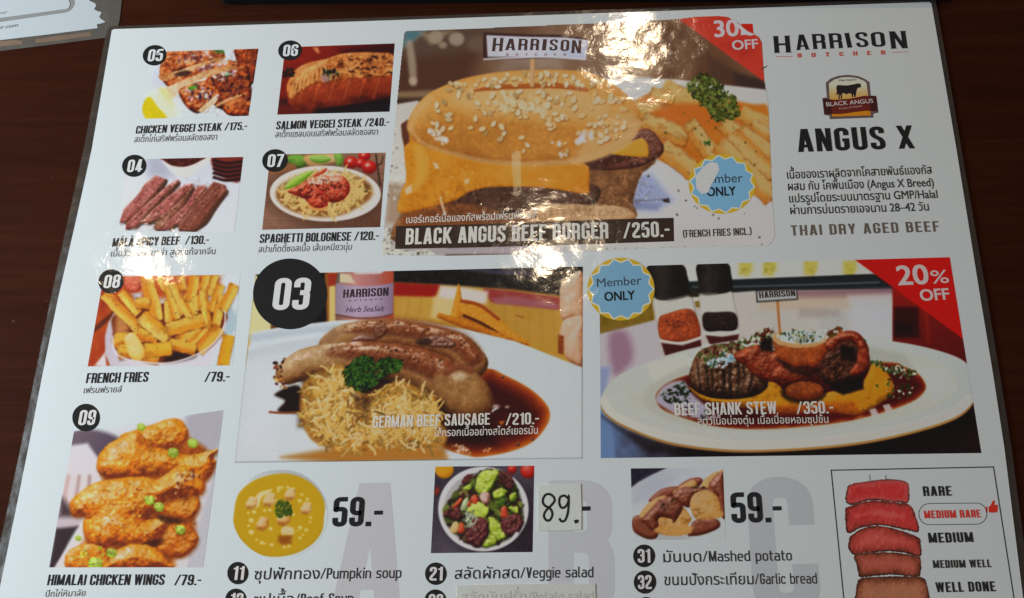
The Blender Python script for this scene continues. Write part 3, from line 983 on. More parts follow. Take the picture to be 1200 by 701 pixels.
flat("wood_reflection", [(0, 398/k), (150, 345/k*k), (0, 350/k)] if False else [(-10, 54.4), (24, 51), (26, 47), (14, 46), (-10, 48.5)], 0.00042 - Z_TOP, plain("reflection_brown", (0.24, 0.15, 0.10), 0.3), card)  # the table wood's reflection in the film, coloured in as flat brown shapes
flat("wood_reflection", [(40, 49.6), (60, 47.5), (106, 41), (104, 36.5), (60, 42), (41, 45)], 0.00042 - Z_TOP, plain("reflection_brown", (0.22, 0.14, 0.095), 0.3), card)
slab("upper_sheet", [(-60, 26), (0, 154/k), (340, 108), (590, 72), (600, 50), (612, 30), (605, 0), (590, -200), (-400, -400)] if False else
     [(-60, 25.5), (0, 20.4), (45, 14.4), (78, 9.8), (80.5, 8), (81.5, 4), (80, 0), (77, -20), (-60, -20)], 0.00054, 0.0008, W2, card, "upper white sheet of the card")
slab("sheet_shadow", [(-60, 30.5), (0, 24.8), (45, 18.2), (76, 13.8), (81, 11.6), (84.5, 8), (86.5, 3), (86, 0), (82, -20), (77, -20), (80, 0), (81.5, 4), (80.5, 8), (78, 9.8), (45, 14.4), (0, 20.4), (-60, 25.5)],  # grey strip standing in for the upper sheet's shadow on the lower one
     0.00052, 0.0006, plain("shadow_grey", (0.27, 0.26, 0.255), 0.6), card)
GREY = gloss_material("grey_ink", (0.16, 0.17, 0.19), bump=0.3)
book("lettering", "cher.com", (-12, 34.6), (20, 30.2), 4.0, (90, 95, 105), card, h=0.00056 - Z_TOP, mat=GREY)
book("lettering", "cher", (-6, 17), (8, 15.2), 3.6, (140, 145, 150), card, h=0.00085 - Z_TOP, mat=gloss_material("pale_grey_ink", (0.33, 0.34, 0.36), bump=0.3))

# ------------------------------------------------------------------ the menu: film border and paper
c1 = sheet((600, 350)); c1.z = 0
menu = empty("laminated_menu", c1, "large white laminated food menu with printed dish photographs lying on the dark table", "menu")
paper = [(131, 35.5), (134, 34.2), (400, 25.8), (700, 15.6), (1000, 5.4), (1089, 2.4), (1091.5, 4), (1106, 88), (1121, 176), (1135, 263), (1149, 350), (1163.5, 437), (1177, 525), (1188, 613), (1199, 701), (1204, 745),
         (-13, 748), (1, 683), (17, 605), (33, 526), (50, 438), (68, 350), (88, 263), (107.5, 175), (121, 95)]
outer = [(124.5, 36), (127.5, 30.5), (400, 21.8), (700, 11.4), (1000, 0.9), (1091, -2.4), (1096.5, 0), (1112, 88), (1127, 176), (1142, 263), (1157, 350), (1171.5, 437), (1185.5, 525), (1197, 613), (1208, 701), (1216, 757),
         (-26, 758), (-11, 683), (6.5, 605), (23.5, 526), (41, 438), (59, 350), (78, 263), (97.5, 175), (113, 95)]
slab("laminate_border", outer, 0.0007, 0.00105, FILM, menu, "clear film edge of the lamination", hole=paper)
PAPER_M = gloss_material("menu_paper", (PAPER, PAPER, PAPER), bump=0.5)
slab("paper_sheet", paper, 0.0008, Z_TOP, PAPER_M, menu)

# ------------------------------------------------------------------ the printed dishes
WHT = None
ROAST = [(44, 14, 10), (104, 36, 14), (176, 76, 26), (224, 132, 60), (248, 208, 160)]
def zoomq(P, v): return [(v[0] + p[0] / v[2], v[1] + p[1] / v[2]) for p in P]

# chicken steak
v = (150, 45, 7.0125)
p = Print(zoomq([(195, 112), (1072, 85), (990, 637), (100, 662)], v), None); p.view(*v)
p.fill([(195, 100), (1080, 80), (1000, 640), (800, 640), (380, 560), (200, 300)], (226, 224, 234), 8, alpha=.5)
p.fill([(220, 260), (330, 300), (330, 420), (260, 420), (210, 380)], (195, 195, 215), 6, alpha=.6, sm=True)
p.blob([(885, 80), (1080, 80), (1045, 330), (985, 390), (935, 260), (895, 190)], ROAST[:4], 5, bump=[(3, 1.6)], mott=[(2.6, .3), (8, .22)], part='chicken', spec=.25, amb=.1)
p.blob([(640, 340), (780, 260), (900, 220), (985, 240), (1015, 420), (1000, 645), (830, 632), (780, 590), (720, 560), (690, 470)], ROAST[:4], 6, bump=[(3, 1.6)], mott=[(2.5, .32), (7, .25)], part='chicken', spec=.3, amb=.05)
for P_, st in (([(265, 235), (330, 105), (600, 88), (760, 100), (795, 150), (700, 195), (520, 240), (390, 280), (320, 330), (270, 320)], None), ([(290, 330), (440, 280), (560, 230), (720, 190), (860, 185), (905, 230), (700, 300), (520, 360), (380, 420), (330, 400)], None)):
    p.blob(P_, ROAST, 4, bump=[(3.2, 1.3)], mott=[(2.2, .28), (7, .3)], part='chicken', spec=.45, amb=.15)
for P_ in ([(400, 170), (560, 100), (740, 115), (700, 160), (560, 190), (430, 215)], [(570, 250), (700, 195), (840, 200), (700, 240), (600, 275)], [(560, 370), (700, 400), (740, 450), (640, 470), (560, 420)], [(700, 320), (820, 265), (900, 250), (880, 300), (760, 360)]):
    p.dots(P_, 34, 15, [(245, 232, 228), (250, 240, 225), (225, 190, 200), (170, 110, 140), (110, 55, 80)], 1.6, part='chicken', alpha=.6, soft=1.1)
p.grad([(262, 300), (420, 262), (600, 200), (780, 150), (790, 168), (600, 225), (470, 275), (400, 300), (310, 350), (268, 340)], [(200, 130, 70), (238, 205, 160), (205, 140, 80)], 20, sm=True, part='chicken', mott=(3, .2))
p.fill([(390, 290), (470, 265), (520, 280), (470, 310), (400, 315)], (60, 30, 25), 2, sm=True, alpha=.85, part='chicken')
p.grad([(318, 405), (430, 355), (600, 285), (800, 225), (890, 225), (880, 245), (720, 300), (560, 355), (430, 430), (370, 500), (310, 490), (330, 450)], [(248, 230, 205), (240, 205, 160), (205, 140, 80)], -40, sm=True, part='chicken', mott=(4, .25))
p.blob([(425, 420), (560, 365), (660, 350), (745, 430), (750, 480), (600, 610), (510, 590), (440, 500)], ROAST, 5, bump=[(3, 1.5)], mott=[(2.4, .3), (6, .3)], spec=.5, part='chicken', amb=.1)
p.dots([(450, 440), (560, 380), (730, 430), (700, 480), (560, 540)], 60, 15, [(250, 238, 225), (225, 185, 200), (90, 45, 75), (60, 30, 50), (230, 140, 70)], 1.5, part='chicken', alpha=.8)
p.grad([(572, 600), (600, 570), (735, 455), (752, 470), (722, 530), (610, 612)], [(250, 238, 215), (238, 205, 165)], 100, part='chicken', mott=(4, .2))
p.blob([(780, 570), (880, 490), (1000, 505), (1000, 600), (990, 640), (850, 632)], ROAST[:4], 6, bump=[(3, 1.5)], mott=[(2.6, .3), (7, .3)], part='chicken', spec=.3)
p.dots([(640, 330), (960, 250), (1010, 420), (1000, 620), (800, 600), (720, 480)], 60, 16, [(70, 28, 40), (50, 20, 20), (235, 160, 90), (215, 120, 45), (160, 80, 90)], 1.8, part='chicken', alpha=.7)
p.tube([(730, 555), (820, 510), (930, 470)], [10, 14, 6], [(190, 120, 70), (245, 205, 160)], part='chicken')
p.fill([(495, 400), (556, 383), (572, 410), (510, 432)], (110, 165, 60), 1.2, part='herb'); p.fill([(790, 285), (830, 275), (840, 300), (800, 312)], (165, 190, 150), 1.2, part='herb'); p.fill([(690, 100), (790, 92), (795, 122), (740, 125)], (85, 130, 60), 1.5, part='herb')
p.fill([(260, 430), (310, 420), (350, 500), (370, 560), (310, 560)], (228, 220, 90), 5, sm=True, alpha=.8)
p.fill([(175, 470), (290, 440), (390, 560), (400, 640), (310, 660), (220, 560)], (240, 242, 214), 8, sm=True, part=None, alpha=.9)
p.fill([(118, 570), (150, 495), (190, 490), (240, 560), (320, 660), (170, 662), (135, 640)], (226, 208, 18), 1.2, sm=True, part='lemon', mott=(3, 10))
p.detail([(270, 110), (1050, 90), (990, 620), (560, 600), (330, 400)], .32, 1.5, spk=.25); p.grain(); p.build("dish_photo", menu, "printed picture of sliced grilled chicken with lemon, badge 05")

# salmon
v = (300, 0, 4)
p = Print(zoomq([(137, 222), (650, 204), (626, 524), (100, 538)], v), (150, 42, 15)); p.view(*v)
p.grad([(100, 200), (660, 200), (660, 290), (100, 300)], [(170, 50, 15), (145, 40, 18), (90, 22, 12)], 20, 3, mott=(8, .2))
p.fill([(430, 230), (660, 210), (650, 260), (420, 250)], (70, 18, 10), 5, sm=True, alpha=.8)
p.fill([(100, 470), (640, 430), (640, 560), (90, 560)], (45, 22, 22), 7)
p.fill([(100, 480), (280, 500), (260, 560), (90, 560)], (140, 45, 20), 5, alpha=.8)
p.fill([(455, 500), (640, 480), (640, 540), (455, 540)], (40, 26, 34), 4)
p.grad([(145, 420), (200, 380), (330, 375), (480, 345), (640, 340), (635, 455), (480, 485), (300, 510), (180, 520), (150, 480)], [(188, 92, 46), (176, 78, 36), (158, 62, 28), (100, 32, 14)], 80, 1.0, sm=False, part='salmon', mott=(9, .25))
for i in range(26):
    x = 180 + i * 17.5
    p.tube([(x, 395 - i * 1.6 + rng.uniform(-5, 5)), (x + 16, 435 - i), (x + 12, 480 - i * 1.2)], [1.6], [(214, 130, 84)] * 2, part='salmon', alpha=.14, soft=1.2)
p.blob([(145, 400), (175, 340), (230, 300), (330, 275), (420, 250), (560, 246), (645, 260), (640, 350), (520, 362), (400, 375), (320, 385), (260, 400), (200, 440), (170, 472), (152, 450)], [(104, 44, 16), (172, 88, 34), (218, 144, 76), (242, 198, 140)], 2.5, bump=[(2.4, .8), (9, 2)], mott=[(2, .2), (9, .3)], spec=.15, amb=.3, dif=.45, part='salmon')
for i in range(9):
    p.tube([(160 + i * 21, 455 - i * 14), (180 + i * 18, 390 - i * 11), (240 + i * 12, 320 - i * 5)], [4], [(235, 175, 110), (248, 215, 150)], part='salmon', alpha=.7)
p.dots([(330, 290), (430, 255), (640, 265), (640, 345), (450, 365)], 70, 10, [(60, 20, 10), (90, 35, 15), (130, 60, 24), (240, 180, 110)], 2.6, ang=.15, part='salmon', alpha=.8)
p.dots([(290, 340), (360, 320), (400, 350), (340, 390)], 22, 11, [(50, 50, 25), (40, 28, 20), (150, 150, 110)], 2, part='herb')
p.fill([(300, 360), (330, 345), (345, 375), (315, 390)], (185, 140, 130), 1.5, part='salmon'); p.dots([(120, 330), (180, 320), (175, 365), (125, 360)], 16, 9, [(35, 25, 18), (60, 45, 30)], 2)
p.fill([(265, 222), (290, 222), (300, 250), (285, 250)], (235, 170, 120), 2, alpha=.9)
for i in range(6):
    x = 230 + i * 70
    p.tube([(x, 392 - i * 6), (x - 14, 430 - i * 4), (x - 30, 480 - i * 4)], [2.2], [(228, 150, 104)] * 2, part='salmon', alpha=.42, soft=1.0)
p.detail([(150, 380), (330, 270), (645, 240), (640, 360), (200, 450)], .3, 1.4, spk=.2); p.grain(); p.build("dish_photo", menu, "printed picture of a roast salmon fillet, badge 06", rich=.3)

# beef strips
v = (0, 175, 4)
p = Print(zoomq([(592, 48), (1140, 36), (1098, 392), (555, 380)], v), (208, 208, 220)); p.view(*v)
p.grad([(550, 30), (1150, 30), (1150, 400), (540, 400)], [(196, 198, 212), (212, 213, 222), (222, 226, 234)], 80, 2)
p.fill([(550, 180), (700, 130), (720, 400), (540, 400)], (225, 228, 234), 15, sm=True)
p.fill([(700, 40), (760, 40), (800, 120), (700, 130)], (165, 165, 185), 10, sm=True, alpha=.7)
p.blob([(752, 40), (780, 80), (820, 120), (860, 135), (900, 125), (945, 90), (985, 36), (760, 30)], [(190, 185, 190), (232, 230, 230), (246, 244, 240)], 10, part='bowl')
p.fill([(755, 30), (960, 30), (930, 60), (870, 82), (810, 78), (770, 55)], (105, 42, 30), 1, sm=True, part='bowl', mott=(2.2, 55))
p.fill([(1000, 30), (1145, 30), (1125, 150), (1060, 138), (1005, 100)], (150, 60, 45), 2, sm=True, part='grill_block')
for i in range(5): p.tube([(1003, 52 + i * 20), (1060, 66 + i * 20), (1135, 58 + i * 20)], [7], [(40, 15, 15), (70, 30, 28)], part='grill_block')
PK = [(84, 36, 30), (148, 70, 62), (184, 106, 98), (216, 158, 148)]
for P_, cr, pal in (
    ([(680, 160), (730, 122), (778, 140), (770, 178), (705, 240), (645, 300), (596, 342), (560, 345), (580, 280), (640, 220)], [(778, 150), (710, 240), (640, 310), (590, 345)], PK),
    ([(790, 165), (835, 140), (842, 165), (765, 232), (705, 300), (645, 365), (590, 378), (588, 350), (680, 262)], [(838, 160), (765, 235), (690, 312), (640, 368)], PK),
    ([(862, 168), (905, 158), (892, 200), (825, 262), (765, 322), (705, 347), (655, 348), (715, 285), (795, 215)], [(900, 185), (825, 265), (765, 325), (700, 348)], PK),
    ([(896, 180), (912, 165), (898, 215), (845, 290), (795, 350), (735, 387), (718, 362), (768, 305), (848, 236)], [(906, 190), (850, 290), (790, 355), (738, 388)], [(80, 40, 30), (132, 74, 56), (168, 106, 86), (200, 146, 124)]),
    ([(926, 172), (966, 168), (962, 210), (905, 270), (862, 330), (805, 372), (750, 384), (796, 330), (872, 258)], [(964, 195), (905, 275), (862, 335), (800, 375)], PK),
    ([(1002, 152), (1056, 168), (1066, 205), (1005, 272), (965, 340), (912, 386), (838, 382), (836, 345), (898, 268), (955, 200)], [(1064, 200), (1005, 278), (962, 345), (905, 386)], [(66, 30, 22), (112, 54, 40), (150, 84, 66), (186, 124, 104)])):
    p.blob(P_, pal, 2.2, sm=False, bump=[(2.2, .9), (6, 1.2, -.85, 4)], mott=[(2.2, .2, -.85, 5), (5, .22, -.85, 4)], spec=.2, part='beef_strip', amb=.2, cast=(1.2, 2.2, 2.2, .6, (70, 50, 56)))
    p.tube(cr, [9, 13, 12, 7], [(50, 26, 18), (86, 50, 34), (116, 74, 50)], mott=[(1.8, .35)], soft=1.4, alpha=.85, part='beef_strip')
p.dots([(700, 150), (1040, 180), (880, 370), (600, 350)], 90, 4, [(40, 16, 12), (220, 150, 120), (90, 60, 30)], 1.6, part='beef_strip', alpha=.7)
p.detail([(560, 340), (700, 150), (1060, 160), (900, 385), (600, 380)], .24, 1.3, spk=.12); p.grain(); p.build("dish_photo", menu, "printed picture of sliced spicy beef strips, badge 04")

# spaghetti
v = (300, 175, 7.0125)
p = Print(zoomq([(118, 44), (1066, 28), (1020, 640), (50, 662)], v), (140, 100, 78)); p.view(*v)
p.grad([(40, 20), (1080, 20), (1040, 660), (30, 680)], [(125, 85, 60), (160, 120, 98), (110, 70, 52)], 60, 2, mott=(5, .12))
for i in range(26):
    y = 60 + i * 25; p.tube([(60, y + rng.uniform(-6, 6)), (500, y + rng.uniform(-14, 14)), (1060, y + rng.uniform(-10, 10))], [rng.uniform(2, 5)], [(95, 60, 45)] * 2, alpha=.3, soft=1)
p.tube([(985, 40), (1000, 150), (1020, 300)], [5], [(40, 25, 18)] * 2); p.tube([(1000, 130), (1030, 115), (1045, 60)], [4], [(45, 30, 18)] * 2)
p.blob([(260, 60), (380, 50), (420, 110), (380, 155), (300, 140)], [(30, 60, 15), (80, 125, 35), (130, 175, 70)], 6, mott=[(5, .3)], part='basil')
p.fill([(110, 180), (300, 120), (320, 160), (150, 205)], (165, 110, 70), 2, sm=True)
p.fill([(390, 75), (440, 45), (680, 40), (690, 90), (560, 125), (450, 140)], (215, 165, 110), 1.5, sm=True); p.fill([(430, 60), (670, 45), (650, 85), (520, 110)], (225, 190, 140), 1.5, sm=True)
p.blob([(440, 60), (540, 45), (620, 80), (560, 115), (470, 105)], [(70, 120, 30), (130, 175, 60), (175, 205, 110)], 6, part='basil'); p.blob([(640, 40), (710, 45), (710, 120), (670, 140), (650, 90)], [(60, 110, 25), (115, 160, 55), (150, 190, 90)], 6, part='basil')
for x, y, r in ((890, 55, 50), (780, 110, 58), (860, 115, 46), (930, 148, 62)):
    p.blob(ell(x, y, r, r * .88, 18), [(95, 8, 6), (175, 20, 15), (215, 55, 40)], 8, spec=.9, pw=40, part='tomato')
    p.fill(ell(x - r*.15, y - r*.45, r*.22, r*.1, 10), (240, 210, 200), 1.5, alpha=.8, part='tomato')
p.fill(ell(570, 380, 470, 240, 40), (75, 45, 32), 14, alpha=.6)
p.blob(ell(570, 365, 455, 228, 48, .02), [(175, 160, 150), (225, 218, 212), (238, 234, 230)], 3, part='plate', amb=.5, dif=.5)
p.fill(ell(560, 355, 405, 190, 48), (205, 190, 172), 6, part='plate')
PA = [(170, 400), (190, 310), (300, 250), (450, 190), (700, 190), (850, 230), (945, 300), (940, 400), (840, 470), (720, 535), (560, 560), (400, 540), (260, 490)]
p.fill(PA, (150, 95, 40), 4, sm=True, part='pasta')
p.strands([(x * .93 + 40, y * .93 + 20) for x, y in PA], 420, 10, .85, [(204, 150, 74), (234, 192, 108), (250, 226, 160)], 2.2, part='pasta', lo=.5)
p.blob([(260, 345), (340, 300), (430, 250), (560, 215), (700, 215), (770, 290), (760, 370), (690, 430), (600, 440), (590, 475), (500, 488), (440, 455), (400, 410), (300, 370)], [(60, 10, 8), (135, 28, 15), (185, 60, 30), (225, 125, 85)], 6, bump=[(2.2, 1.8)], mott=[(2, .25), (5, .25)], spec=.35, part='meat_sauce')
p.dots([(300, 350), (560, 240), (760, 300), (680, 420), (500, 480), (420, 420)], 130, 11, [(170, 40, 25), (110, 20, 12), (205, 90, 60), (80, 14, 10)], 1.4, part='meat_sauce', alpha=.8)
p.dots([(430, 250), (560, 180), (680, 200), (720, 240), (560, 290), (440, 280)], 110, 10, [(245, 232, 215), (240, 220, 195), (225, 190, 160)], 2, part='cheese')
p.blob([(235, 315), (290, 250), (400, 190), (470, 180), (440, 220), (350, 290), (270, 325)], [(70, 115, 20), (130, 170, 45), (180, 205, 100)], 5, part='basil', bump=[(4, 1.5, -.6, 3)])
p.tube([(480, 220), (545, 190), (575, 165)], [9, 13, 10], [(140, 35, 20), (205, 80, 55)], part='meat_sauce')
p.tube([(430, 460), (470, 490), (540, 495), (600, 470)], [10], [(200, 130, 55), (240, 185, 110)], part='pasta'); p.tube([(600, 440), (615, 500), (660, 540)], [8], [(225, 180, 100), (250, 225, 160)], part='pasta')
p.dots([(880, 290), (940, 290), (930, 370), (890, 350)], 14, 6, [(60, 60, 35)], 1.5)
p.detail([(260, 345), (430, 240), (700, 200), (790, 300), (690, 450), (500, 490), (300, 380)], .34, 1.3, spk=.2); p.grain(); p.build("dish_photo", menu, "printed picture of spaghetti with meat sauce on a plate, badge 07", rich=.12)

# french fries
v = (100, 310, 5.563)
p = Print(zoomq([(120, 78), (1010, 66), (960, 658), (15, 665)], v), None); p.view(*v)
p.grad([(100, 70), (330, 70), (200, 660), (10, 670)], [(155, 45, 15), (195, 85, 20), (170, 55, 15)], 70, 3, part=None, mott=(9, .3))
p.fill([(70, 400), (190, 300), (170, 350), (60, 440)], (70, 25, 15), 3, sm=True, alpha=.8)
p.fill([(160, 70), (900, 66), (880, 200), (200, 240)], (205, 90, 25), 6)
p.blob(ell(310, 125, 62, 60, 16), [(130, 30, 15), (190, 70, 40), (235, 140, 110)], 6, bump=[(3, 1.5)], mott=[(2.5, .3)])
p.fill([(900, 250), (985, 330), (970, 440), (900, 450)], (175, 195, 208), 3, sm=True); p.fill([(300, 190), (380, 180), (350, 240), (320, 220)], (190, 185, 200), 3)
p.fill([(870, 60), (1030, 60), (1000, 250), (890, 200)], (215, 222, 230), 8, alpha=.9)
p.grad([(190, 310), (150, 380), (128, 470), (130, 580), (165, 670), (800, 670), (900, 480), (925, 330), (900, 300), (560, 300)], [(200, 190, 205), (228, 225, 235), (215, 212, 225)], 10, 1.2, sm=False, part='bowl')
p.fill([(60, 660), (130, 570), (140, 670)], (225, 220, 228), 2, part='bowl')
p.fill([(205, 320), (560, 250), (900, 310), (905, 400), (840, 520), (720, 590), (560, 640), (420, 640), (250, 600), (185, 520), (180, 440)], (120, 45, 12), 2, sm=True, part='fries')
p.fill([(205, 330), (250, 300), (280, 420), (200, 470)], (225, 160, 95), 5, sm=True, part='bowl', alpha=.8)
p.fill([(560, 570), (720, 560), (700, 610), (520, 640)], (45, 22, 20), 4, sm=True, part='bowl')
YT, YS = (254, 216, 98), (226, 150, 36)
for a in ((120, 190, 350, 420, 92), (230, 180, 350, 320, 78), (395, 75, 470, 370, 110), (330, 250, 420, 260, 90), (480, 80, 640, 330, 70), (545, 230, 545, 380, 70), (520, 110, 600, 360, 56), (560, 120, 690, 350, 74), (650, 200, 720, 330, 60), (620, 70, 640, 170, 66), (715, 70, 680, 240, 86), (790, 66, 760, 170, 70), (850, 66, 800, 200, 66), (730, 200, 740, 300, 66), (768, 165, 800, 420, 70), (885, 130, 820, 310, 72), (890, 200, 850, 400, 76), (975, 130, 890, 300, 86), (700, 420, 600, 500, 80), (760, 420, 660, 500, 76), (800, 420, 690, 520, 60)):
    p.fry(a[:2], a[2:4], a[4] * .80, YT, YS, split=rng.uniform(-.1, .5), flip=rng.random() < .4)
for a in ((190, 480, 460, 470, 70), (180, 520, 300, 470, 60), (340, 440, 470, 490, 66), (210, 580, 300, 560, 90), (880, 410, 730, 560, 84), (540, 510, 720, 560, 74), (380, 600, 480, 625, 66)):
    p.fry(a[:2], a[2:4], a[4], (246, 200, 75), (215, 130, 25), split=.2)
p.fry((365, 330), (545, 490), 96, (255, 226, 120), (236, 168, 35), split=.15, flip=True)
p.fry((530, 430), (775, 360), 88, (248, 208, 90), (232, 160, 35), split=.1)
p.fry((380, 560), (565, 548), 92, (250, 202, 60), (236, 160, 25), split=.4)
p.blob([(255, 480), (300, 445), (345, 480), (385, 560), (370, 620), (320, 625), (285, 590), (265, 530)], [(215, 150, 40), (250, 220, 110), (255, 240, 180)], 8, part='fries', mott=[(3, .1)])
p.fry((935, 460), (890, 665), 76, (244, 190, 40), (222, 150, 20), split=.5)
p.dots([(300, 180), (760, 180), (880, 420), (560, 560), (250, 520)], 34, 5, [(95, 85, 30), (70, 60, 20)], 2, part='fries')
p.tube([(180, 470), (190, 560), (260, 615), (420, 640), (560, 640), (720, 590), (840, 510), (905, 400), (912, 310)], [5], [(235, 232, 238)] * 2, part='bowl', alpha=.9)
p.detail([(180, 470), (190, 200), (470, 80), (900, 80), (900, 400), (600, 630), (260, 610)], .12, 2.0, spk=.12); p.grain(); p.build("dish_photo", menu, "printed picture of french fries in a white bowl, badge 08", rich=.06)

# chicken wings
v = (50, 475, 3.595)
p = Print(zoomq([(128, 110), (764, 20), (678, 685), (25, 685)], v), None); p.view(*v)
p.mask(zoomq([(132, 105), (250, 80), (420, 40), (640, 25), (764, 20), (678, 685), (25, 685)], v))
p.fill([(240, 120), (420, 60), (640, 20), (760, 18), (720, 300), (300, 300)], (214, 216, 224), 12, alpha=.9)
p.fill([(600, 60), (660, 24), (764, 20), (730, 210), (640, 160)], (176, 174, 186), 5, sm=True)
p.grad([(128, 110), (230, 105), (330, 150), (240, 220), (200, 200), (110, 190)], [(120, 104, 118), (90, 76, 95)], 30, 4, sm=True)
p.grad([(110, 170), (190, 160), (250, 250), (240, 330), (150, 520), (40, 540), (70, 380)], [(215, 215, 225), (228, 222, 228), (190, 180, 190)], 90, 3)
for i, c in enumerate([(200, 170, 165), (235, 228, 232), (180, 150, 150), (240, 236, 238), (170, 140, 140)]):
    p.tube([(110 + i * 22, 300), (95 + i * 24, 380), (110 + i * 16, 420)], [9], [c] * 2, alpha=.75, soft=2)
p.fill([(75, 380), (130, 450), (120, 470), (70, 470)], (70, 50, 56), 5, alpha=.9); p.fill([(25, 690), (55, 520), (150, 510), (110, 580), (60, 690)], (62, 48, 52), 3)
p.fill([(640, 500), (735, 250), (690, 690), (600, 690)], (190, 192, 202), 3)
p.fill([(45, 690), (170, 490), (330, 400), (700, 280), (600, 690)], (226, 226, 230), 2, part='plate')
p.fill([(700, 250), (735, 240), (640, 560), (600, 640)], (210, 206, 212), 3, part='plate')
WG = [(136, 58, 2), (194, 102, 4), (220, 138, 12), (238, 178, 52), (252, 230, 170)]
kw = dict(bump=[(3.2, .8), (7, 2.2), (14, 7.0)], mott=[(2.4, .10), (8, .22)], spec=.42, pw=12, part='chicken_wing', ruffle=.8, amb=.0, dif=.85, soft=1.4, spc=(252, 244, 226), cast=(1.2, 2.5, 3.5, .55, (120, 56, 12)))
p.fill([(250, 260), (330, 140), (560, 70), (610, 130), (700, 200), (690, 310), (640, 420), (640, 560), (560, 640), (520, 690), (130, 690), (180, 560), (190, 450), (250, 330)], (176, 92, 18), 5, sm=True, part='chicken_wing', mott=(4, 40))
p.blob([(330, 130), (400, 105), (470, 80), (560, 55), (610, 100), (600, 150), (520, 190), (400, 180)], WG, 15, **kw)
p.blob([(230, 270), (250, 190), (310, 145), (400, 110), (450, 170), (520, 185), (620, 210), (735, 185), (720, 215), (730, 250), (680, 320), (560, 290), (400, 305), (290, 310)], WG, 20, **kw)
p.blob([(500, 360), (560, 330), (650, 380), (655, 450), (600, 480), (520, 460)], WG[:4], 8, **kw)
p.blob([(470, 600), (520, 520), (580, 500), (640, 530), (655, 570), (610, 630), (540, 640)], WG[:3], 8, **kw)
p.blob([(115, 420), (150, 370), (240, 320), (400, 300), (490, 310), (560, 260), (620, 255), (650, 300), (680, 330), (670, 375), (590, 390), (520, 400), (480, 440), (440, 480), (520, 480), (520, 520), (480, 590), (400, 600), (320, 590), (250, 600), (190, 570), (170, 500), (180, 470), (130, 470)], WG, 26, **kw)
p.fill([(420, 590), (480, 560), (510, 570), (470, 600)], (70, 30, 10), 3, sm=True, alpha=.8); p.fill([(480, 460), (540, 470), (600, 490), (560, 500), (500, 490)], (70, 35, 12), 3, sm=True, alpha=.8)
p.blob([(105, 620), (180, 585), (260, 600), (280, 650), (270, 690), (110, 690)], WG, 8, **kw)
p.blob([(265, 670), (320, 605), (400, 585), (480, 605), (530, 660), (530, 690), (270, 690)], WG, 18, **kw)
for P_ in ([(150, 380), (260, 325), (420, 320), (300, 370), (160, 430)], [(250, 260), (300, 170), (380, 150), (300, 230)], [(560, 300), (620, 265), (650, 300), (560, 350)], [(280, 660), (340, 610), (400, 600), (330, 650)], [(200, 500), (300, 440), (360, 520), (280, 560)]):
    p.dots(P_, 26, 9, [(252, 232, 200), (250, 215, 150), (255, 242, 225)], 1.6, part='chicken_wing', alpha=.5, soft=1.0)
p.dots([(180, 400), (500, 330), (500, 560), (220, 580)], 60, 6, [(200, 80, 10), (170, 60, 8), (255, 220, 120)], 1.5, part='chicken_wing', alpha=.6)
p.dots([(560, 270), (640, 300), (560, 380)], 16, 7, [(150, 60, 30), (90, 40, 25), (220, 170, 160)], 1.5, part='chicken_wing', alpha=.7)
for x, y, r in ((450, 400, 20), (550, 200, 21), (632, 160, 20), (490, 428, 20), (290, 622, 20), (222, 668, 28), (580, 525, 20), (415, 92, 16), (150, 560, 12)):
    p.blob([(x - r, y - r * .6), (x, y - r), (x + r, y - r * .5), (x + r * .9, y + r * .7), (x, y + r), (x - r * .9, y + r * .5)], [(105, 140, 20), (156, 190, 50), (190, 214, 100)], 3, part='spring_onion')
    p.fill(ell(x, y - r * .3, r * .6, r * .3, 12), (206, 222, 140), 1, part='spring_onion', alpha=.6)
p.dots([(120, 640), (240, 590), (300, 640)], 30, 8, [(190, 200, 60), (235, 150, 30)], 2, part='chicken_wing')
p.detail([(230, 280), (260, 190), (420, 110), (560, 60), (610, 100), (600, 190), (735, 190), (700, 300), (560, 300), (400, 300), (290, 310)], .36, 1.8, hue=(1, .75, .35), spk=.3); p.detail([(115, 420), (240, 320), (490, 310), (620, 255), (680, 330), (655, 470), (640, 600), (500, 590), (530, 690), (110, 690), (180, 560), (170, 480)], .36, 1.8, hue=(1, .75, .35), spk=.3); p.grain(); p.build("dish_photo", menu, "printed picture of glazed chicken wings with spring onion, badge 09", rich=.1)

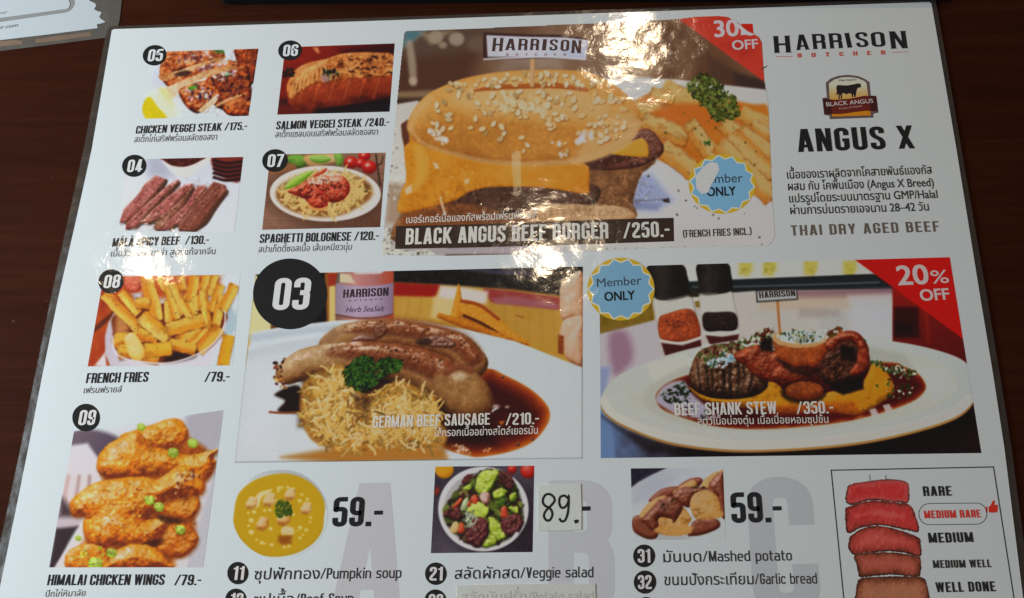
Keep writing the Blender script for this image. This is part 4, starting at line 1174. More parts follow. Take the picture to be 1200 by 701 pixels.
# pumpkin soup
v = (265, 545, 6.092)
p = Print(zoomq([(40, 40), (730, 30), (720, 660), (30, 680)], v), None); p.view(*v)
p.fill([(180, 90), (380, 30), (560, 60), (690, 180), (715, 290), (690, 260), (400, 70)], (158, 160, 168), 8, sm=True, alpha=.75)
p.blob([(72, 250), (110, 180), (200, 110), (330, 68), (450, 64), (560, 100), (650, 170), (702, 270), (698, 380), (685, 470), (620, 560), (500, 630), (360, 655), (230, 635), (120, 550), (52, 460), (56, 350)], [(150, 122, 10), (184, 150, 14), (196, 162, 20)], 4, amb=.5, dif=.5, part='soup', mott=[(20, .05)])
p.tube([(220, 290), (240, 220), (320, 180)], [14, 20, 8], [(225, 215, 165)] * 2, part='soup', soft=1)
for x, y, r in ((375, 165, 14), (400, 160, 10), (440, 158, 10), (480, 168, 10), (540, 210, 10), (525, 255, 14), (580, 245, 12), (605, 375, 10), (600, 407, 9), (572, 463, 13), (528, 447, 15), (528, 522, 11), (548, 500, 7), (510, 470, 6), (448, 580, 12), (415, 585, 12), (325, 570, 13), (280, 562, 7), (255, 555, 15), (218, 533, 9), (180, 480, 20), (160, 433, 10), (180, 395, 18), (158, 343, 9), (200, 335, 15), (275, 325, 11), (312, 322, 12), (318, 455, 14), (480, 355, 10), (372, 187, 9), (360, 250, 9)):
    p.spot(p.pt((x, y)), r / v[2], (226, 214, 150), 1.2, .3, .95, .7, 'soup')
for x, y, w, c in ((180, 268, 80, 1), (305, 245, 90, 1), (455, 205, 78, 1), (570, 305, 80, 1), (258, 415, 88, 0), (410, 375, 100, 0)):
    t = (222, 190, 130) if c else (205, 150, 70)
    p.blob([(x - w * .5, y + w * .1), (x - w * .1, y - w * .55), (x + w * .5, y - w * .45), (x + w * .52, y + w * .3), (x + w * .1, y + w * .62), (x - w * .45, y + w * .5)], [(130, 75, 15), t, (235, 215, 165)], 7, sm=False, bump=[(2.5, .9)], mott=[(3, .15)], part='crouton')
    p.fill([(x - w * .45, y + w * .25), (x + w * .1, y + w * .3), (x + w * .1, y + w * .62), (x - w * .4, y + w * .52)], (165, 100, 25), 2, alpha=.75, part='crouton')
p.fill([(375, 505), (470, 500), (465, 560), (400, 570), (370, 545)], (150, 85, 15), 3, part='crouton'); p.blob([(392, 465), (420, 438), (480, 450), (484, 495), (430, 500), (400, 495)], [(195, 170, 110), (230, 215, 165)], 4, part='crouton', mott=[(3, .2)])
p.parsley([(345, 320), (370, 255), (400, 250), (440, 260), (470, 300), (470, 360), (430, 365), (380, 380), (350, 350)], 140, 11, cols=((38, 58, 8), (55, 80, 12), (80, 105, 25)))
p.mask(zoomq(ell(385, 350, 342, 322, 60), v)); p.grain(); p.build("dish_photo", menu, "printed picture of yellow pumpkin soup with croutons", rich=.05)

# veggie salad
v = (500, 540, 6.093)
p = Print(zoomq([(62, 42), (768, 36), (756, 652), (30, 660)], v), (62, 52, 62)); p.view(*v)
p.grad([(20, 30), (780, 30), (770, 670), (20, 670)], [(52, 42, 52), (84, 74, 88), (40, 28, 34)], 35, 2, mott=(3, .12))
p.blob(ell(125, 60, 68, 66, 18), [(150, 95, 5), (208, 150, 15), (220, 175, 50)], 10, part='lemon')
for x, y, r in ((610, 60, 34), (725, 70, 56)): p.blob(ell(x, y, r, r, 18), [(90, 12, 8), (170, 30, 20), (200, 70, 50)], 8, part='tomato', spec=.4)
p.fill([(50, 240), (75, 180), (95, 210), (70, 245)], (150, 50, 30), 2, part=None)
p.fill(ell(430, 370, 330, 300, 40), (30, 22, 28), 10, alpha=.5)
p.blob(ell(405, 345, 322, 302, 48), [(150, 150, 156), (205, 206, 210), (215, 217, 220)], 3.5, part='bowl', amb=.45, dif=.5)
p.grad(ell(408, 348, 292, 270, 48), [(165, 162, 165), (200, 200, 204), (190, 190, 196)], 60, 2, part='bowl')
PL = [(120, 380), (150, 300), (250, 180), (380, 80), (520, 70), (620, 150), (670, 260), (690, 420), (640, 520), (540, 580), (400, 618), (270, 570), (160, 480)]
p.fill(PL, (48, 42, 22), 3, sm=True, part='lettuce')
p.dots(PL, 260, 26, [(70, 85, 30), (50, 35, 25), (95, 110, 40), (75, 35, 35), (120, 135, 60), (40, 45, 20)], 1.6, part='lettuce', alpha=.85, soft=.8)
GR = [(70, 92, 12), (140, 164, 34), (178, 198, 74), (206, 220, 128)]
RD = [(38, 14, 16), (78, 30, 34), (115, 55, 55), (150, 95, 90)]
for P_ in ([(340, 200), (380, 90), (440, 65), (510, 75), (490, 130), (450, 210), (400, 240)], [(470, 230), (530, 195), (570, 220), (540, 260), (480, 270)], [(265, 190), (310, 160), (325, 190), (290, 215)], [(440, 400), (490, 420), (555, 480), (560, 540), (500, 570), (450, 490)], [(400, 610), (430, 520), (470, 530), (500, 580), (440, 610)], [(600, 230), (640, 225), (635, 280), (600, 290)], [(590, 330), (650, 320), (650, 370), (610, 360)]):
    p.blob(P_, GR, 4, bump=[(5, 3.5), (2.5, 1.2)], mott=[(5, .25)], part='lettuce', spec=.25, amb=.2, ruffle=1.5, cast=(.6, 1.6, 2, .6, (24, 26, 10)))
p.blob([(285, 370), (320, 310), (380, 295), (430, 330), (440, 370), (400, 405), (330, 385)], GR[1:], 7, ruffle=1.0, part='lettuce', bump=[(9, 2)])
for P_ in ([(515, 90), (560, 80), (625, 140), (610, 190), (560, 180), (530, 150)], [(250, 150), (290, 95), (325, 100), (310, 140), (270, 165)], [(120, 390), (170, 330), (240, 340), (250, 400), (200, 430), (150, 400)], [(270, 570), (290, 470), (370, 400), (440, 450), (430, 540), (370, 615), (310, 590)], [(530, 420), (640, 380), (690, 430), (640, 510), (560, 520)]):
    p.blob(P_, RD, 5, bump=[(3, 3), (6, 2.5)], mott=[(3, .25)], part='red_lettuce', spec=.25, amb=.1, ruffle=1.6, cast=(.6, 1.6, 2, .6, (24, 14, 12)))
    p.dots(P_, 34, 11, [(60, 20, 25), (125, 65, 60), (95, 60, 40), (30, 15, 15)], 2, part='red_lettuce', alpha=.6)
for P_ in ([(185, 325), (240, 265), (255, 285), (205, 335)], [(310, 280), (340, 240), (370, 270), (350, 310)], [(530, 340), (565, 325), (580, 380), (550, 410), (530, 390)], [(220, 510), (240, 440), (270, 465), (260, 515)], [(285, 300), (310, 285), (315, 325), (290, 325)]):
    p.blob(P_, [(120, 25, 8), (185, 62, 30), (210, 105, 70)], 4, part='tomato', spec=.3)
p.blob([(375, 260), (410, 220), (450, 240), (440, 290), (410, 305)], [(130, 70, 60), (190, 130, 120), (220, 190, 180)], 5, part='tomato'); p.spot(p.pt((410, 266)), 3.6, (225, 205, 195), 1, 0, .9, 1)
p.blob([(165, 490), (200, 435), (230, 455), (215, 510), (185, 515)], [(160, 120, 60), (210, 185, 120), (225, 210, 160)], 5, part='crouton')
p.blob([(265, 280), (300, 260), (280, 340), (240, 350)], [(140, 160, 110), (190, 205, 165)], 5, part='lettuce'); p.strands([(270, 390), (350, 390), (330, 470), (270, 450)], 26, 9, .7, [(120, 140, 110), (190, 200, 175)], part='lettuce')
p.tube([(240, 235), (270, 215), (290, 250)], [12], [(90, 80, 40), (140, 130, 70)], part='lettuce'); p.blob([(500, 300), (540, 265), (565, 285), (535, 320)], [(50, 80, 15), (100, 130, 45)], 5, part='lettuce')
p.fill([(600, 560), (640, 505), (655, 515), (610, 575)], (222, 222, 226), 1, part='bowl')
p.detail(PL, .3, 1.5, hue=(1, .95, .8), spk=.15); p.grain(); p.build("dish_photo", menu, "printed picture of a mixed salad in a white bowl", rich=.12)

# mashed potato
v = (730, 545, 7.377)
p = Print(zoomq([(68, 30), (865, 22), (888, 640), (80, 650)], v), None); p.view(*v)
p.grad([(60, 20), (880, 15), (890, 330), (60, 500)], [(160, 166, 174), (176, 182, 188), (184, 190, 195)], 70, 5)
p.fill([(60, 20), (385, 22), (250, 85), (130, 150), (72, 195)], (42, 38, 54), 1, mott=(4, 8)); p.fill([(240, 120), (440, 120), (260, 270), (90, 330), (120, 230)], (160, 164, 178), 10, sm=True, alpha=.7)
p.fill([(300, 600), (560, 620), (500, 660), (320, 650)], (150, 152, 158), 6, sm=True, alpha=.8)
GV = [(48, 16, 6), (88, 38, 20), (118, 58, 36), (170, 122, 104)]
MS = [(112, 68, 24), (166, 118, 58), (196, 156, 96), (214, 186, 136)]
for P_ in ([(225, 300), (330, 210), (450, 185), (490, 200), (400, 290), (260, 320)], [(490, 170), (580, 118), (660, 108), (690, 140), (640, 190), (500, 200)], [(80, 480), (110, 440), (220, 440), (300, 560), (290, 630), (210, 640), (110, 590), (82, 540)], [(560, 600), (620, 480), (780, 460), (840, 500), (820, 550), (700, 600), (600, 615)]):
    p.blob(P_, GV, 5, part='gravy', spec=.15, amb=.25)
p.blob([(680, 160), (760, 80), (830, 55), (880, 50), (885, 270), (800, 260), (700, 220)], MS, 9, bump=[(4, 1.6)], mott=[(4, .2)], part='mash')
p.blob([(740, 180), (800, 90), (870, 60), (885, 200), (888, 450), (850, 440), (830, 330), (780, 250)], GV, 7, part='gravy', spec=.3, bump=[(5, 1.5)])
p.blob([(430, 240), (520, 170), (600, 130), (640, 160), (620, 220), (500, 270)], MS, 8, bump=[(4, 1.6)], mott=[(4, .2)], part='mash')
p.blob([(430, 290), (490, 200), (640, 190), (780, 210), (830, 270), (700, 240), (620, 270), (580, 340), (560, 370)], GV, 7, part='gravy', spec=.3, bump=[(5, 1.2)])
p.blob([(580, 350), (600, 270), (680, 220), (780, 240), (830, 300), (850, 420), (830, 455), (720, 465), (640, 460), (600, 420)], MS, 11, bump=[(4, 2), (8, 2)], mott=[(3, .15)], part='mash')
p.dots([(600, 300), (700, 230), (800, 300), (820, 420), (640, 430)], 30, 14, [(228, 205, 150), (170, 125, 60), (215, 185, 125)], 2, part='mash', alpha=.5, soft=1.2)
p.fill([(640, 440), (840, 395), (850, 450), (660, 470)], (200, 160, 95), 2, sm=True, part='mash', mott=(3, 25))
p.blob([(150, 460), (160, 400), (230, 320), (340, 265), (400, 290), (540, 380), (590, 470), (560, 520), (605, 545), (540, 600), (400, 610), (270, 580), (220, 520)], MS, 12, bump=[(4, 2), (9, 2)], mott=[(3, .14)], part='mash')
p.blob([(160, 470), (240, 380), (300, 310), (400, 270), (480, 310), (520, 370), (460, 480), (430, 500), (420, 470), (330, 450), (300, 480), (310, 520), (260, 570), (200, 520)], GV, 8, part='gravy', spec=.25, bump=[(5, 1.4)], mott=[(4, .15)])
p.fill([(290, 350), (370, 310), (400, 350), (350, 410), (300, 390)], (140, 92, 82), 4, sm=True, part='gravy', alpha=.8)
p.dots([(300, 330), (400, 300), (500, 290), (480, 320), (350, 400)], 16, 8, [(35, 25, 14), (60, 50, 25)], 2, part='gravy'); p.dots([(590, 190), (700, 180), (720, 205), (600, 200)], 18, 9, [(45, 40, 15), (70, 60, 25)], 2.2, part='gravy')
p.fill([(270, 560), (400, 545), (560, 535), (605, 545), (540, 598), (400, 606)], (205, 165, 100), 3, sm=True, part='mash', mott=(3, 25))
p.detail([(150, 460), (340, 250), (640, 120), (880, 60), (880, 440), (600, 600), (270, 590)], .28, 1.6, spk=.15); p.grain(); p.build("dish_photo", menu, "printed picture of mashed potato with brown gravy", rich=.25)

# ------------------------------------------------------------------ the glossy burger sticker
STK = [(450, 299), (447.5, 297), (450, 262), (453, 236), (458, 190), (464, 130), (470, 70), (473.5, 39), (476, 36), (520, 35), (600, 31.5), (700, 27), (795, 22.3), (815, 19.6), (838, 18.5), (852, 19.5), (861, 24),
       (872, 32), (884, 40), (890, 44), (893, 50), (896, 95), (900, 118), (902, 155), (905.6, 241), (908, 278), (905, 284), (899, 289), (860, 289), (781, 290.5), (690, 295), (600, 298.5), (520, 300)]
p = Print([(440, 30), (895, 14), (914, 294), (440, 304)], (112, 80, 62), 0.62)
p.mask(STK)
p.grad([(430, 20), (920, 10), (920, 130), (430, 130)], [(120, 84, 62), (124, 84, 62), (146, 112, 86), (130, 92, 64), (110, 72, 50)], 0, 1, raw=True, mott=(40, .25))
p.fill([(470, 30), (600, 30), (560, 60), (470, 80)], (104, 80, 66), 18, raw=True); p.fill([(465, 70), (560, 60), (540, 118), (462, 112)], (98, 62, 46), 10, raw=True)
p.fill([(474, 36), (500, 35), (484, 48), (472, 56)], (90, 125, 128), 5, raw=True); p.fill([(494, 40), (530, 36), (505, 52)], (190, 165, 130), 5, raw=True, alpha=.7)
p.fill(ell(511, 44, 8, 8, 20), (165, 142, 122), 2.5, raw=True, alpha=.9); p.fill(ell(535, 46, 9, 8, 20), (168, 146, 126), 2.5, raw=True, alpha=.9); p.fill(ell(519, 53, 5, 4, 16), (170, 145, 120), 2, raw=True, alpha=.8); p.fill(ell(560, 52, 12, 10, 16), (128, 100, 82), 5, raw=True, alpha=.8)
p.tube([(480, 52), (483, 75), (484.5, 97)], [4, 5, 4], [(170, 148, 126)] * 2, raw=True, soft=3, alpha=.85); p.fill(ell(484, 95, 5, 5, 12), (190, 168, 140), 2, raw=True, alpha=.8)
p.fill([(462, 108), (540, 104), (520, 117), (462, 115)], (150, 122, 92), 3, raw=True); p.fill([(460, 116), (530, 114), (480, 128), (458, 128)], (78, 52, 42), 4, raw=True)
p.fill([(690, 28), (770, 24), (745, 95), (690, 90)], (135, 110, 92), 22, raw=True, alpha=.7); p.fill([(745, 40), (765, 35), (762, 95), (738, 95)], (200, 172, 140), 8, raw=True, alpha=.5)
p.fill([(770, 28), (800, 35), (880, 92), (880, 105), (780, 95)], (108, 72, 48), 9, raw=True); p.fill([(795, 45), (815, 55), (812, 95), (792, 95)], (130, 92, 64), 6, raw=True, alpha=.8); p.fill([(860, 85), (900, 95), (902, 110), (858, 100)], (70, 48, 42), 4, raw=True)
p.fill([(830, 66), (862, 84), (860, 100), (832, 96)], (88, 58, 44), 5, raw=True, alpha=.8)
p.fill([(590, 55), (660, 50), (660, 84), (585, 84)], (175, 155, 140), 14, raw=True, alpha=.55)
# plate
p.grad([(430, 128), (490, 118), (540, 200), (520, 310), (430, 310)], [(196, 186, 176), (206, 200, 192), (176, 166, 160)], 90, 1.5, raw=True, sm=False)
p.grad([(690, 93), (735, 91), (790, 93), (850, 100), (903, 106), (915, 300), (600, 310), (690, 200)], [(192, 184, 176), (196, 192, 190), (186, 180, 176)], 90, 1.5, raw=True, part='plate', mott=(30, .15))
p.fill([(700, 96), (760, 92), (770, 110), (745, 125), (730, 118)], (208, 202, 198), 6, raw=True, part='plate'); p.fill([(455, 215), (478, 215), (470, 262), (452, 262)], (176, 150, 128), 5, raw=True)
p.fill([(738, 200), (765, 205), (790, 235), (770, 248), (735, 245)], (150, 155, 182), 7, raw=True, part='plate'); p.fill([(735, 236), (775, 240), (770, 246), (735, 246)], (128, 132, 165), 3, raw=True, part='plate', alpha=.8)
p.fill([(790, 262), (905, 255), (908, 290), (790, 290)], (178, 172, 168), 10, raw=True, part='plate', alpha=.7)
p.dots([(740, 190), (800, 220), (905, 240), (905, 280), (790, 270), (740, 225)], 12, 1.5, [(75, 60, 50)], 1.5, raw=True, part='plate')
p.fill([(775, 234), (784, 232), (785, 238), (778, 237)], (55, 42, 40), .8, raw=True, part='plate'); p.tube([(745, 236), (776, 234)], [1], [(110, 100, 120)] * 2, raw=True, part='plate', alpha=.6)
# fries
p.fill([(700, 150), (745, 118), (780, 104), (815, 112), (880, 122), (902, 132), (906, 220), (905, 236), (860, 218), (812, 205), (760, 184), (720, 190)], (198, 122, 38), 3, raw=True, sm=True, part='fries', mott=(12, 18))
for a in (((742, 128), (815, 136), 20), ((868, 132), (904, 148), 18), ((775, 108), (818, 122), 30), ((762, 108), (790, 118), 14)):
    p.fry(*a, top=(214, 180, 112), side=(206, 148, 66), split=.4, raw=True, soft=1.6)
p.fill([(790, 122), (830, 126), (845, 150), (800, 148), (760, 136)], (196, 112, 34), 5, raw=True, sm=True, part='fries')
for a in (((752, 140), (806, 163), 22), ((846, 142), (880, 172), 22), ((866, 152), (906, 184), 22), ((880, 144), (906, 160), 14), ((806, 143), (838, 184), 20), ((775, 172), (824, 210), 23), ((812, 150), (842, 196), 19), ((842, 168), (905, 232), 24), ((858, 156), (908, 206), 18)):
    p.fry(*a, top=(206, 174, 112), side=(200, 140, 62), split=rng.uniform(.2, .6), raw=True, soft=1.2, flip=rng.random() < .3)
p.dots([(770, 130), (880, 140), (900, 200), (830, 190), (780, 170)], 14, 1.3, [(95, 80, 30)], 1.5, raw=True, part='fries'); p.parsley([(824, 166), (832, 164), (832, 170), (826, 171)], 8, 2.2, raw=True)
p.parsley([(805, 97), (822, 88), (838, 92), (845, 103), (862, 114), (867, 134), (856, 140), (838, 142), (829, 128), (808, 110)], 230, 4.0, raw=True, cols=((40, 45, 14), (62, 72, 20), (92, 100, 34), (132, 136, 62)))
# lower bun, meat, cheese
p.blob([(470, 250), (480, 228), (560, 205), (650, 205), (720, 185), (765, 170), (768, 190), (752, 205), (742, 235), (735, 262), (600, 285), (466, 285)], [(70, 44, 28), (124, 82, 50), (172, 122, 80)], 10, raw=True, bump=[(8, 3), (2.5, .9)], mott=[(4, .2), (12, .3)], part='beef_patty', amb=.4, dif=.45, soft=1.8)
p.blob([(505, 232), (560, 212), (640, 212), (700, 218), (690, 244), (620, 250), (540, 250)], [(42, 24, 20), (74, 44, 34), (112, 74, 56)], 8, raw=True, bump=[(3, 2)], mott=[(2.5, .25)], part='beef_patty')
p.blob([(600, 258), (640, 240), (690, 240), (735, 244), (735, 262), (620, 268)], [(140, 96, 62), (178, 132, 92), (205, 170, 130)], 8, raw=True, mott=[(5, .2)], part='bread_base')
p.grad([(474, 246), (510, 238), (560, 240), (620, 258), (600, 268), (470, 268)], [(150, 90, 45), (128, 80, 45)], 20, 2, raw=True, part='bread_base', mott=(6, .2))
p.blob([(700, 190), (745, 155), (762, 152), (772, 162), (778, 172), (775, 182), (762, 190), (748, 196), (712, 200), (690, 196)], [(48, 24, 18), (92, 48, 36), (138, 84, 64)], 6, raw=True, bump=[(3, 2.2)], mott=[(2.2, .25)], spec=.2, part='beef_patty')
p.fill([(655, 186), (700, 184), (740, 170), (745, 185), (700, 200), (660, 200)], (86, 46, 34), 2, raw=True, part='beef_patty', mott=(3, 20))
p.blob([(476, 156), (515, 170), (568, 182), (622, 186), (668, 186), (688, 194), (690.5, 200), (690.5, 222), (690, 227), (686, 228), (678, 227), (645, 221), (600, 219), (559, 222), (531, 236), (504, 243), (468, 249), (470, 226), (476, 210), (474, 180)], [(146, 84, 8), (196, 124, 22), (212, 142, 36), (226, 172, 76)], 3.5, raw=True, bump=[(26, 5)], mott=[(18, .2), (4, .05)], part='cheese', amb=.3, dif=.6)
p.detail([(476, 170), (568, 198), (690, 208), (684, 226), (560, 220), (470, 246)], .12, 2.2, raw=True, spk=.3)
p.detail([(500, 232), (560, 216), (690, 226), (760, 170), (770, 190), (735, 250), (520, 256)], .34, 1.6, raw=True, spk=.12)
p.blob([(718, 178), (748, 163), (757, 166), (760, 178), (756, 184), (725, 182)], [(170, 110, 20), (214, 156, 44), (228, 180, 80)], 5, raw=True, part='cheese')
p.tube([(490, 175), (495, 200), (486, 220)], [6, 8, 4], [(236, 200, 110)] * 2, raw=True, soft=5, alpha=.5, part='cheese')
p.fill([(470, 146), (478, 140), (480, 166), (474, 172), (471, 160)], (112, 62, 44), 1.2, raw=True, part='beef_patty')
# bread top with seeds
BUN = [(477.5, 152), (478, 143), (484, 130), (494, 117), (509, 106), (537, 94), (560, 88.5), (590, 84), (624, 82), (667, 82.5), (692, 86), (722, 101), (741, 118), (749, 130), (751, 142), (747, 154), (738, 166), (722, 176), (700, 186), (668, 193), (613, 194.5), (568, 191), (527, 181), (499, 173), (484, 164)]
p.blob(BUN, [(160, 92, 30), (196, 134, 58), (212, 156, 78), (226, 180, 112)], 34, raw=True, bump=[(34, 5), (9, .5)], mott=[(30, .16), (8, .06)], part='bread_top', amb=.22, dif=.62)
p.fill([(530, 112), (590, 96), (660, 98), (715, 120), (700, 140), (620, 136), (560, 140)], (234, 200, 144), 14, raw=True, sm=True, part='bread_top', alpha=.7)
p.fill([(490, 150), (540, 130), (620, 142), (700, 150), (690, 172), (600, 176), (530, 168)], (190, 122, 46), 12, raw=True, sm=True, part='bread_top', alpha=.5)
p.tube([(481, 152), (497, 169), (530, 180), (575, 190), (630, 192), (690, 186), (730, 168), (748, 146)], [1.6, 2.4, 2.6, 2.6, 3, 4, 6, 4], [(228, 196, 146)] * 2, raw=True, soft=2.5, alpha=.5, part='bread_top')
p.fill([(700, 150), (735, 130), (748, 142), (738, 164), (705, 182), (670, 190)], (222, 190, 142), 8, raw=True, sm=True, part='bread_top', alpha=.6)
p.tube([(481, 150), (487, 132), (505, 116)], [4], [(225, 190, 140)] * 2, raw=True, soft=4, alpha=.45, part='bread_top')
p.detail(BUN, .10, 2.6, raw=True, spk=.05)
p.tube([(556, 106.5), (580, 103), (610, 101.5), (650, 100.5), (688, 106)], [1.5, 3.2, 3.0, 3.6, 1.8], [(172, 92, 34), (186, 104, 44)], raw=True, soft=1.2, part='bread_top')
SD = [(206, 172, 116), (218, 188, 140), (226, 204, 164), (230, 212, 178)]
def seeds(P_, n, size=3.8):
    p.dots(P_, n, size, SD, 1.6, raw=True, part='bread_top', shadow=(150, 92, 38), jit=.2, ang=None)
seeds([(520, 100), (560, 90), (624, 84), (690, 88), (715, 100), (690, 104), (620, 100), (560, 104), (528, 118)], 70, 3.5)
seeds([(575, 110), (620, 106), (690, 108), (710, 120), (690, 136), (650, 142), (600, 138), (570, 122)], 62)
seeds([(690, 100), (730, 112), (745, 140), (715, 170), (690, 150), (690, 120)], 34)
seeds([(495, 120), (530, 106), (570, 110), (590, 140), (560, 160), (500, 150), (485, 140)], 24)
seeds([(560, 145), (700, 145), (715, 170), (640, 186), (580, 175)], 20)
p.dots([(580, 112), (640, 110), (640, 132), (590, 134)], 22, 4.2, [(214, 194, 152), (222, 206, 170)], 1.5, raw=True, part='bread_top', alpha=.7, soft=1.2)
for x, y, r in ((516, 160, 7), (507, 155, 5), (520, 165, 5), (685, 162, 9), (652, 168, 5), (660, 181, 4)):
    p.dots(ell(x, y, r * 1.2, r * .8, 8), 10, r * .4, [(235, 225, 215), (210, 205, 215)], 1.3, raw=True, part='bread_top', alpha=.6, soft=1.2)
# sign on a stick
p.tube([(624.5, 66), (623.5, 100)], [2.6], [(150, 100, 58), (205, 155, 105), (222, 180, 135)], raw=True, part='stick')
p.fill([(566.5, 38.2), (620, 40.5), (662, 41), (689, 45.5), (687, 70), (640, 68.5), (566, 70.5)], (78, 48, 42), .6, raw=True, part='sign')
p.grad([(570, 41.5), (620, 43.5), (662, 44.2), (689.5, 47.5), (686.5, 69.4), (640, 66.6), (571.5, 66.8)], [(196, 186, 190), (206, 200, 206), (196, 194, 208)], 0, .6, raw=True, part='sign', mott=(8, .3))
p.tube([(567, 69.6), (600, 68), (640, 67), (686, 69.6)], [.8], [(225, 222, 228)] * 2, raw=True, part='sign')
# red corner
p.fill([(795, 22.5), (800, 10), (905, 10), (905, 100), (896.5, 96.5)], (196, 66, 46), .7, raw=True, part='red_corner', mott=(26, 12)); p.fill([(845, 52), (870, 44), (885, 60), (870, 72)], (172, 46, 34), 7, raw=True, part='red_corner', alpha=.7)
# wear of the sticker: scuffed edges, torn laminate, glue left by tape
p.fill([(440, 262), (452, 258), (458, 290), (470, 297), (520, 296), (520, 306), (440, 306)], (182, 174, 166), 2, raw=True); p.fill([(463, 293), (640, 287), (640, 297), (460, 299)], (168, 156, 162), 1, raw=True)
p.fill([(447, 268), (455, 270), (458, 290), (480, 295), (500, 292), (512, 299), (470, 302), (446, 300)], (206, 202, 192), 1.2, raw=True, mott=(3, 30))
p.dots([(447, 262), (456, 262), (462, 290), (510, 296), (500, 301), (446, 301)], 40, 2.0, [(90, 80, 66), (228, 222, 212), (130, 120, 105)], 2, raw=True, alpha=.7)
p.dots([(458, 150), (466, 150), (464, 250), (452, 250)], 26, 1.8, [(96, 84, 70), (215, 208, 200)], 2, raw=True, alpha=.6)
p.dots([(690, 292), (899, 287), (905, 280), (906, 286), (780, 291)], 30, 1.2, [(96, 88, 80), (220, 214, 206)], 2, raw=True, alpha=.7)
for i in range(7): p.tube([(600.5 + i * 1.4 + rng.uniform(-.4, .4), 176 + rng.uniform(0, 6)), (602.5 + i * 1.3, 224 + rng.uniform(-6, 5))], [.55], [(232, 218, 190)] * 2, raw=True, alpha=.6, soft=.5)
p.fill([(597, 226), (612, 224), (606, 231)], (225, 205, 170), 1, raw=True, alpha=.5)
p.tube([(516, 231), (519, 243), (522, 252)], [1.2], [(235, 215, 190)] * 2, raw=True, alpha=.8)
for P_ in (((474, 222), (482, 216), (483, 226), (476, 228)), ((507, 190), (513, 192), (515, 198), (510, 198)), ((544, 211), (550, 209), (549, 215), (545, 216))):
    p.fill(P_, (228, 212, 190), 1, raw=True, alpha=.8)
p.dots([(480, 180), (690, 205), (735, 250), (700, 262), (480, 250)], 60, 1.3, [(235, 215, 180), (225, 195, 150)], 2.2, raw=True, alpha=.55)
p.dots([(700, 180), (790, 180), (790, 250), (700, 260)], 26, 1.2, [(228, 222, 218)], 2, raw=True, alpha=.6)
p.fill([(690, 284), (700, 280), (712, 284), (704, 296), (690, 298)], (196, 186, 172), 1.2, raw=True)
p.grain(amt=8)
burger = p.build("dish_photo", menu, "glossy sticker with a printed cheeseburger, fries and a HARRISON flag, its corners worn".replace("HARRISON ", "name "), h=9e-5, tag="sticker", bump=0.7, coat_rough=0.10, ridge=0.0004, tone=1.03, rich=.2)

# red corner of the older print that shows under the lifted sticker corner, and the lifted flap
flat("older_corner", [(868, 28), (882, 28), (883, 40), (872, 34)], 4e-5, ink((198, 30, 14), (876, 32)), menu)
fl = [(857, 22.5), (866, 29), (876, 37), (886, 41.5), (884, 40.8), (880, 42.2), (874, 41), (868, 41.5), (868.5, 36)]
flat("lifted_flap", fl, 1.6e-4, ink((214, 206, 202), (870, 36)), burger, "white lifted corner of the sticker")

# ------------------------------------------------------------------ sausage plate (03)
p = Print([(299.3, 321.5), (683, 312.5), (682.6, 537.5), (275, 542.5)], (205, 165, 75), 0.62)
p.grad([(290, 310), (690, 310), (690, 450), (290, 450)], [(222, 212, 160), (212, 176, 92), (196, 152, 62), (198, 160, 76)], 0, 1, raw=True, mott=(26, .2))
for i in range(14): p.tube([(480 + i * 14, 350), (470 + i * 15, 400)], [1.6], [(176, 138, 60)] * 2, raw=True, alpha=.25, soft=1.5)
p.fill([(296, 355), (322, 362), (324, 392), (290, 392)], (232, 226, 176), 2, raw=True)
p.fill([(461, 300), (690, 300), (690, 350), (655, 346), (600, 339), (520, 334), (461, 331)], (36, 28, 25), 2.2, raw=True, mott=(3, 14))
p.fill([(540, 316), (610, 317), (640, 323), (580, 321)], (70, 72, 98), 2, raw=True, alpha=.8); p.dots([(600, 318), (683, 316), (675, 345), (610, 338)], 150, 1.2, [(88, 76, 60), (60, 50, 42)], 1.6, raw=True, alpha=.55)
p.fill([(461, 331), (516, 334), (510, 348), (461, 346.5)], (168, 34, 16), 2.4, raw=True); p.fill([(566, 338), (600, 341), (657, 349), (655, 363), (575, 354)], (165, 72, 66), 2, raw=True); p.fill([(575, 350), (600, 347), (655, 356), (655, 363), (580, 356)], (172, 108, 118), 2.5, raw=True, alpha=.9)
p.fill([(516, 335), (545, 337), (572, 342), (570, 356), (545, 358), (512, 350)], (214, 204, 198), 4, raw=True); p.fill([(508, 348), (540, 352), (532, 374), (505, 372)], (224, 204, 150), 4, raw=True)
p.fill([(300, 320), (383, 319), (384, 379), (322, 387), (318, 360)], (27, 18, 12), 1.5, raw=True, part='dark_bottle'); p.fill([(318, 372), (324, 370), (323, 386), (317, 386)], (120, 78, 36), 1.6, raw=True, part='dark_bottle')
p.fill([(380, 320), (386, 320), (387, 378), (383, 378)], (168, 108, 40), 1.5, raw=True, alpha=.9); p.fill([(384, 320), (396, 320), (394, 334), (385, 336)], (176, 66, 44), 1.5, raw=True)
p.fill([(386, 336), (394, 336), (393, 377), (386, 377)], (228, 206, 140), 1.2, raw=True)
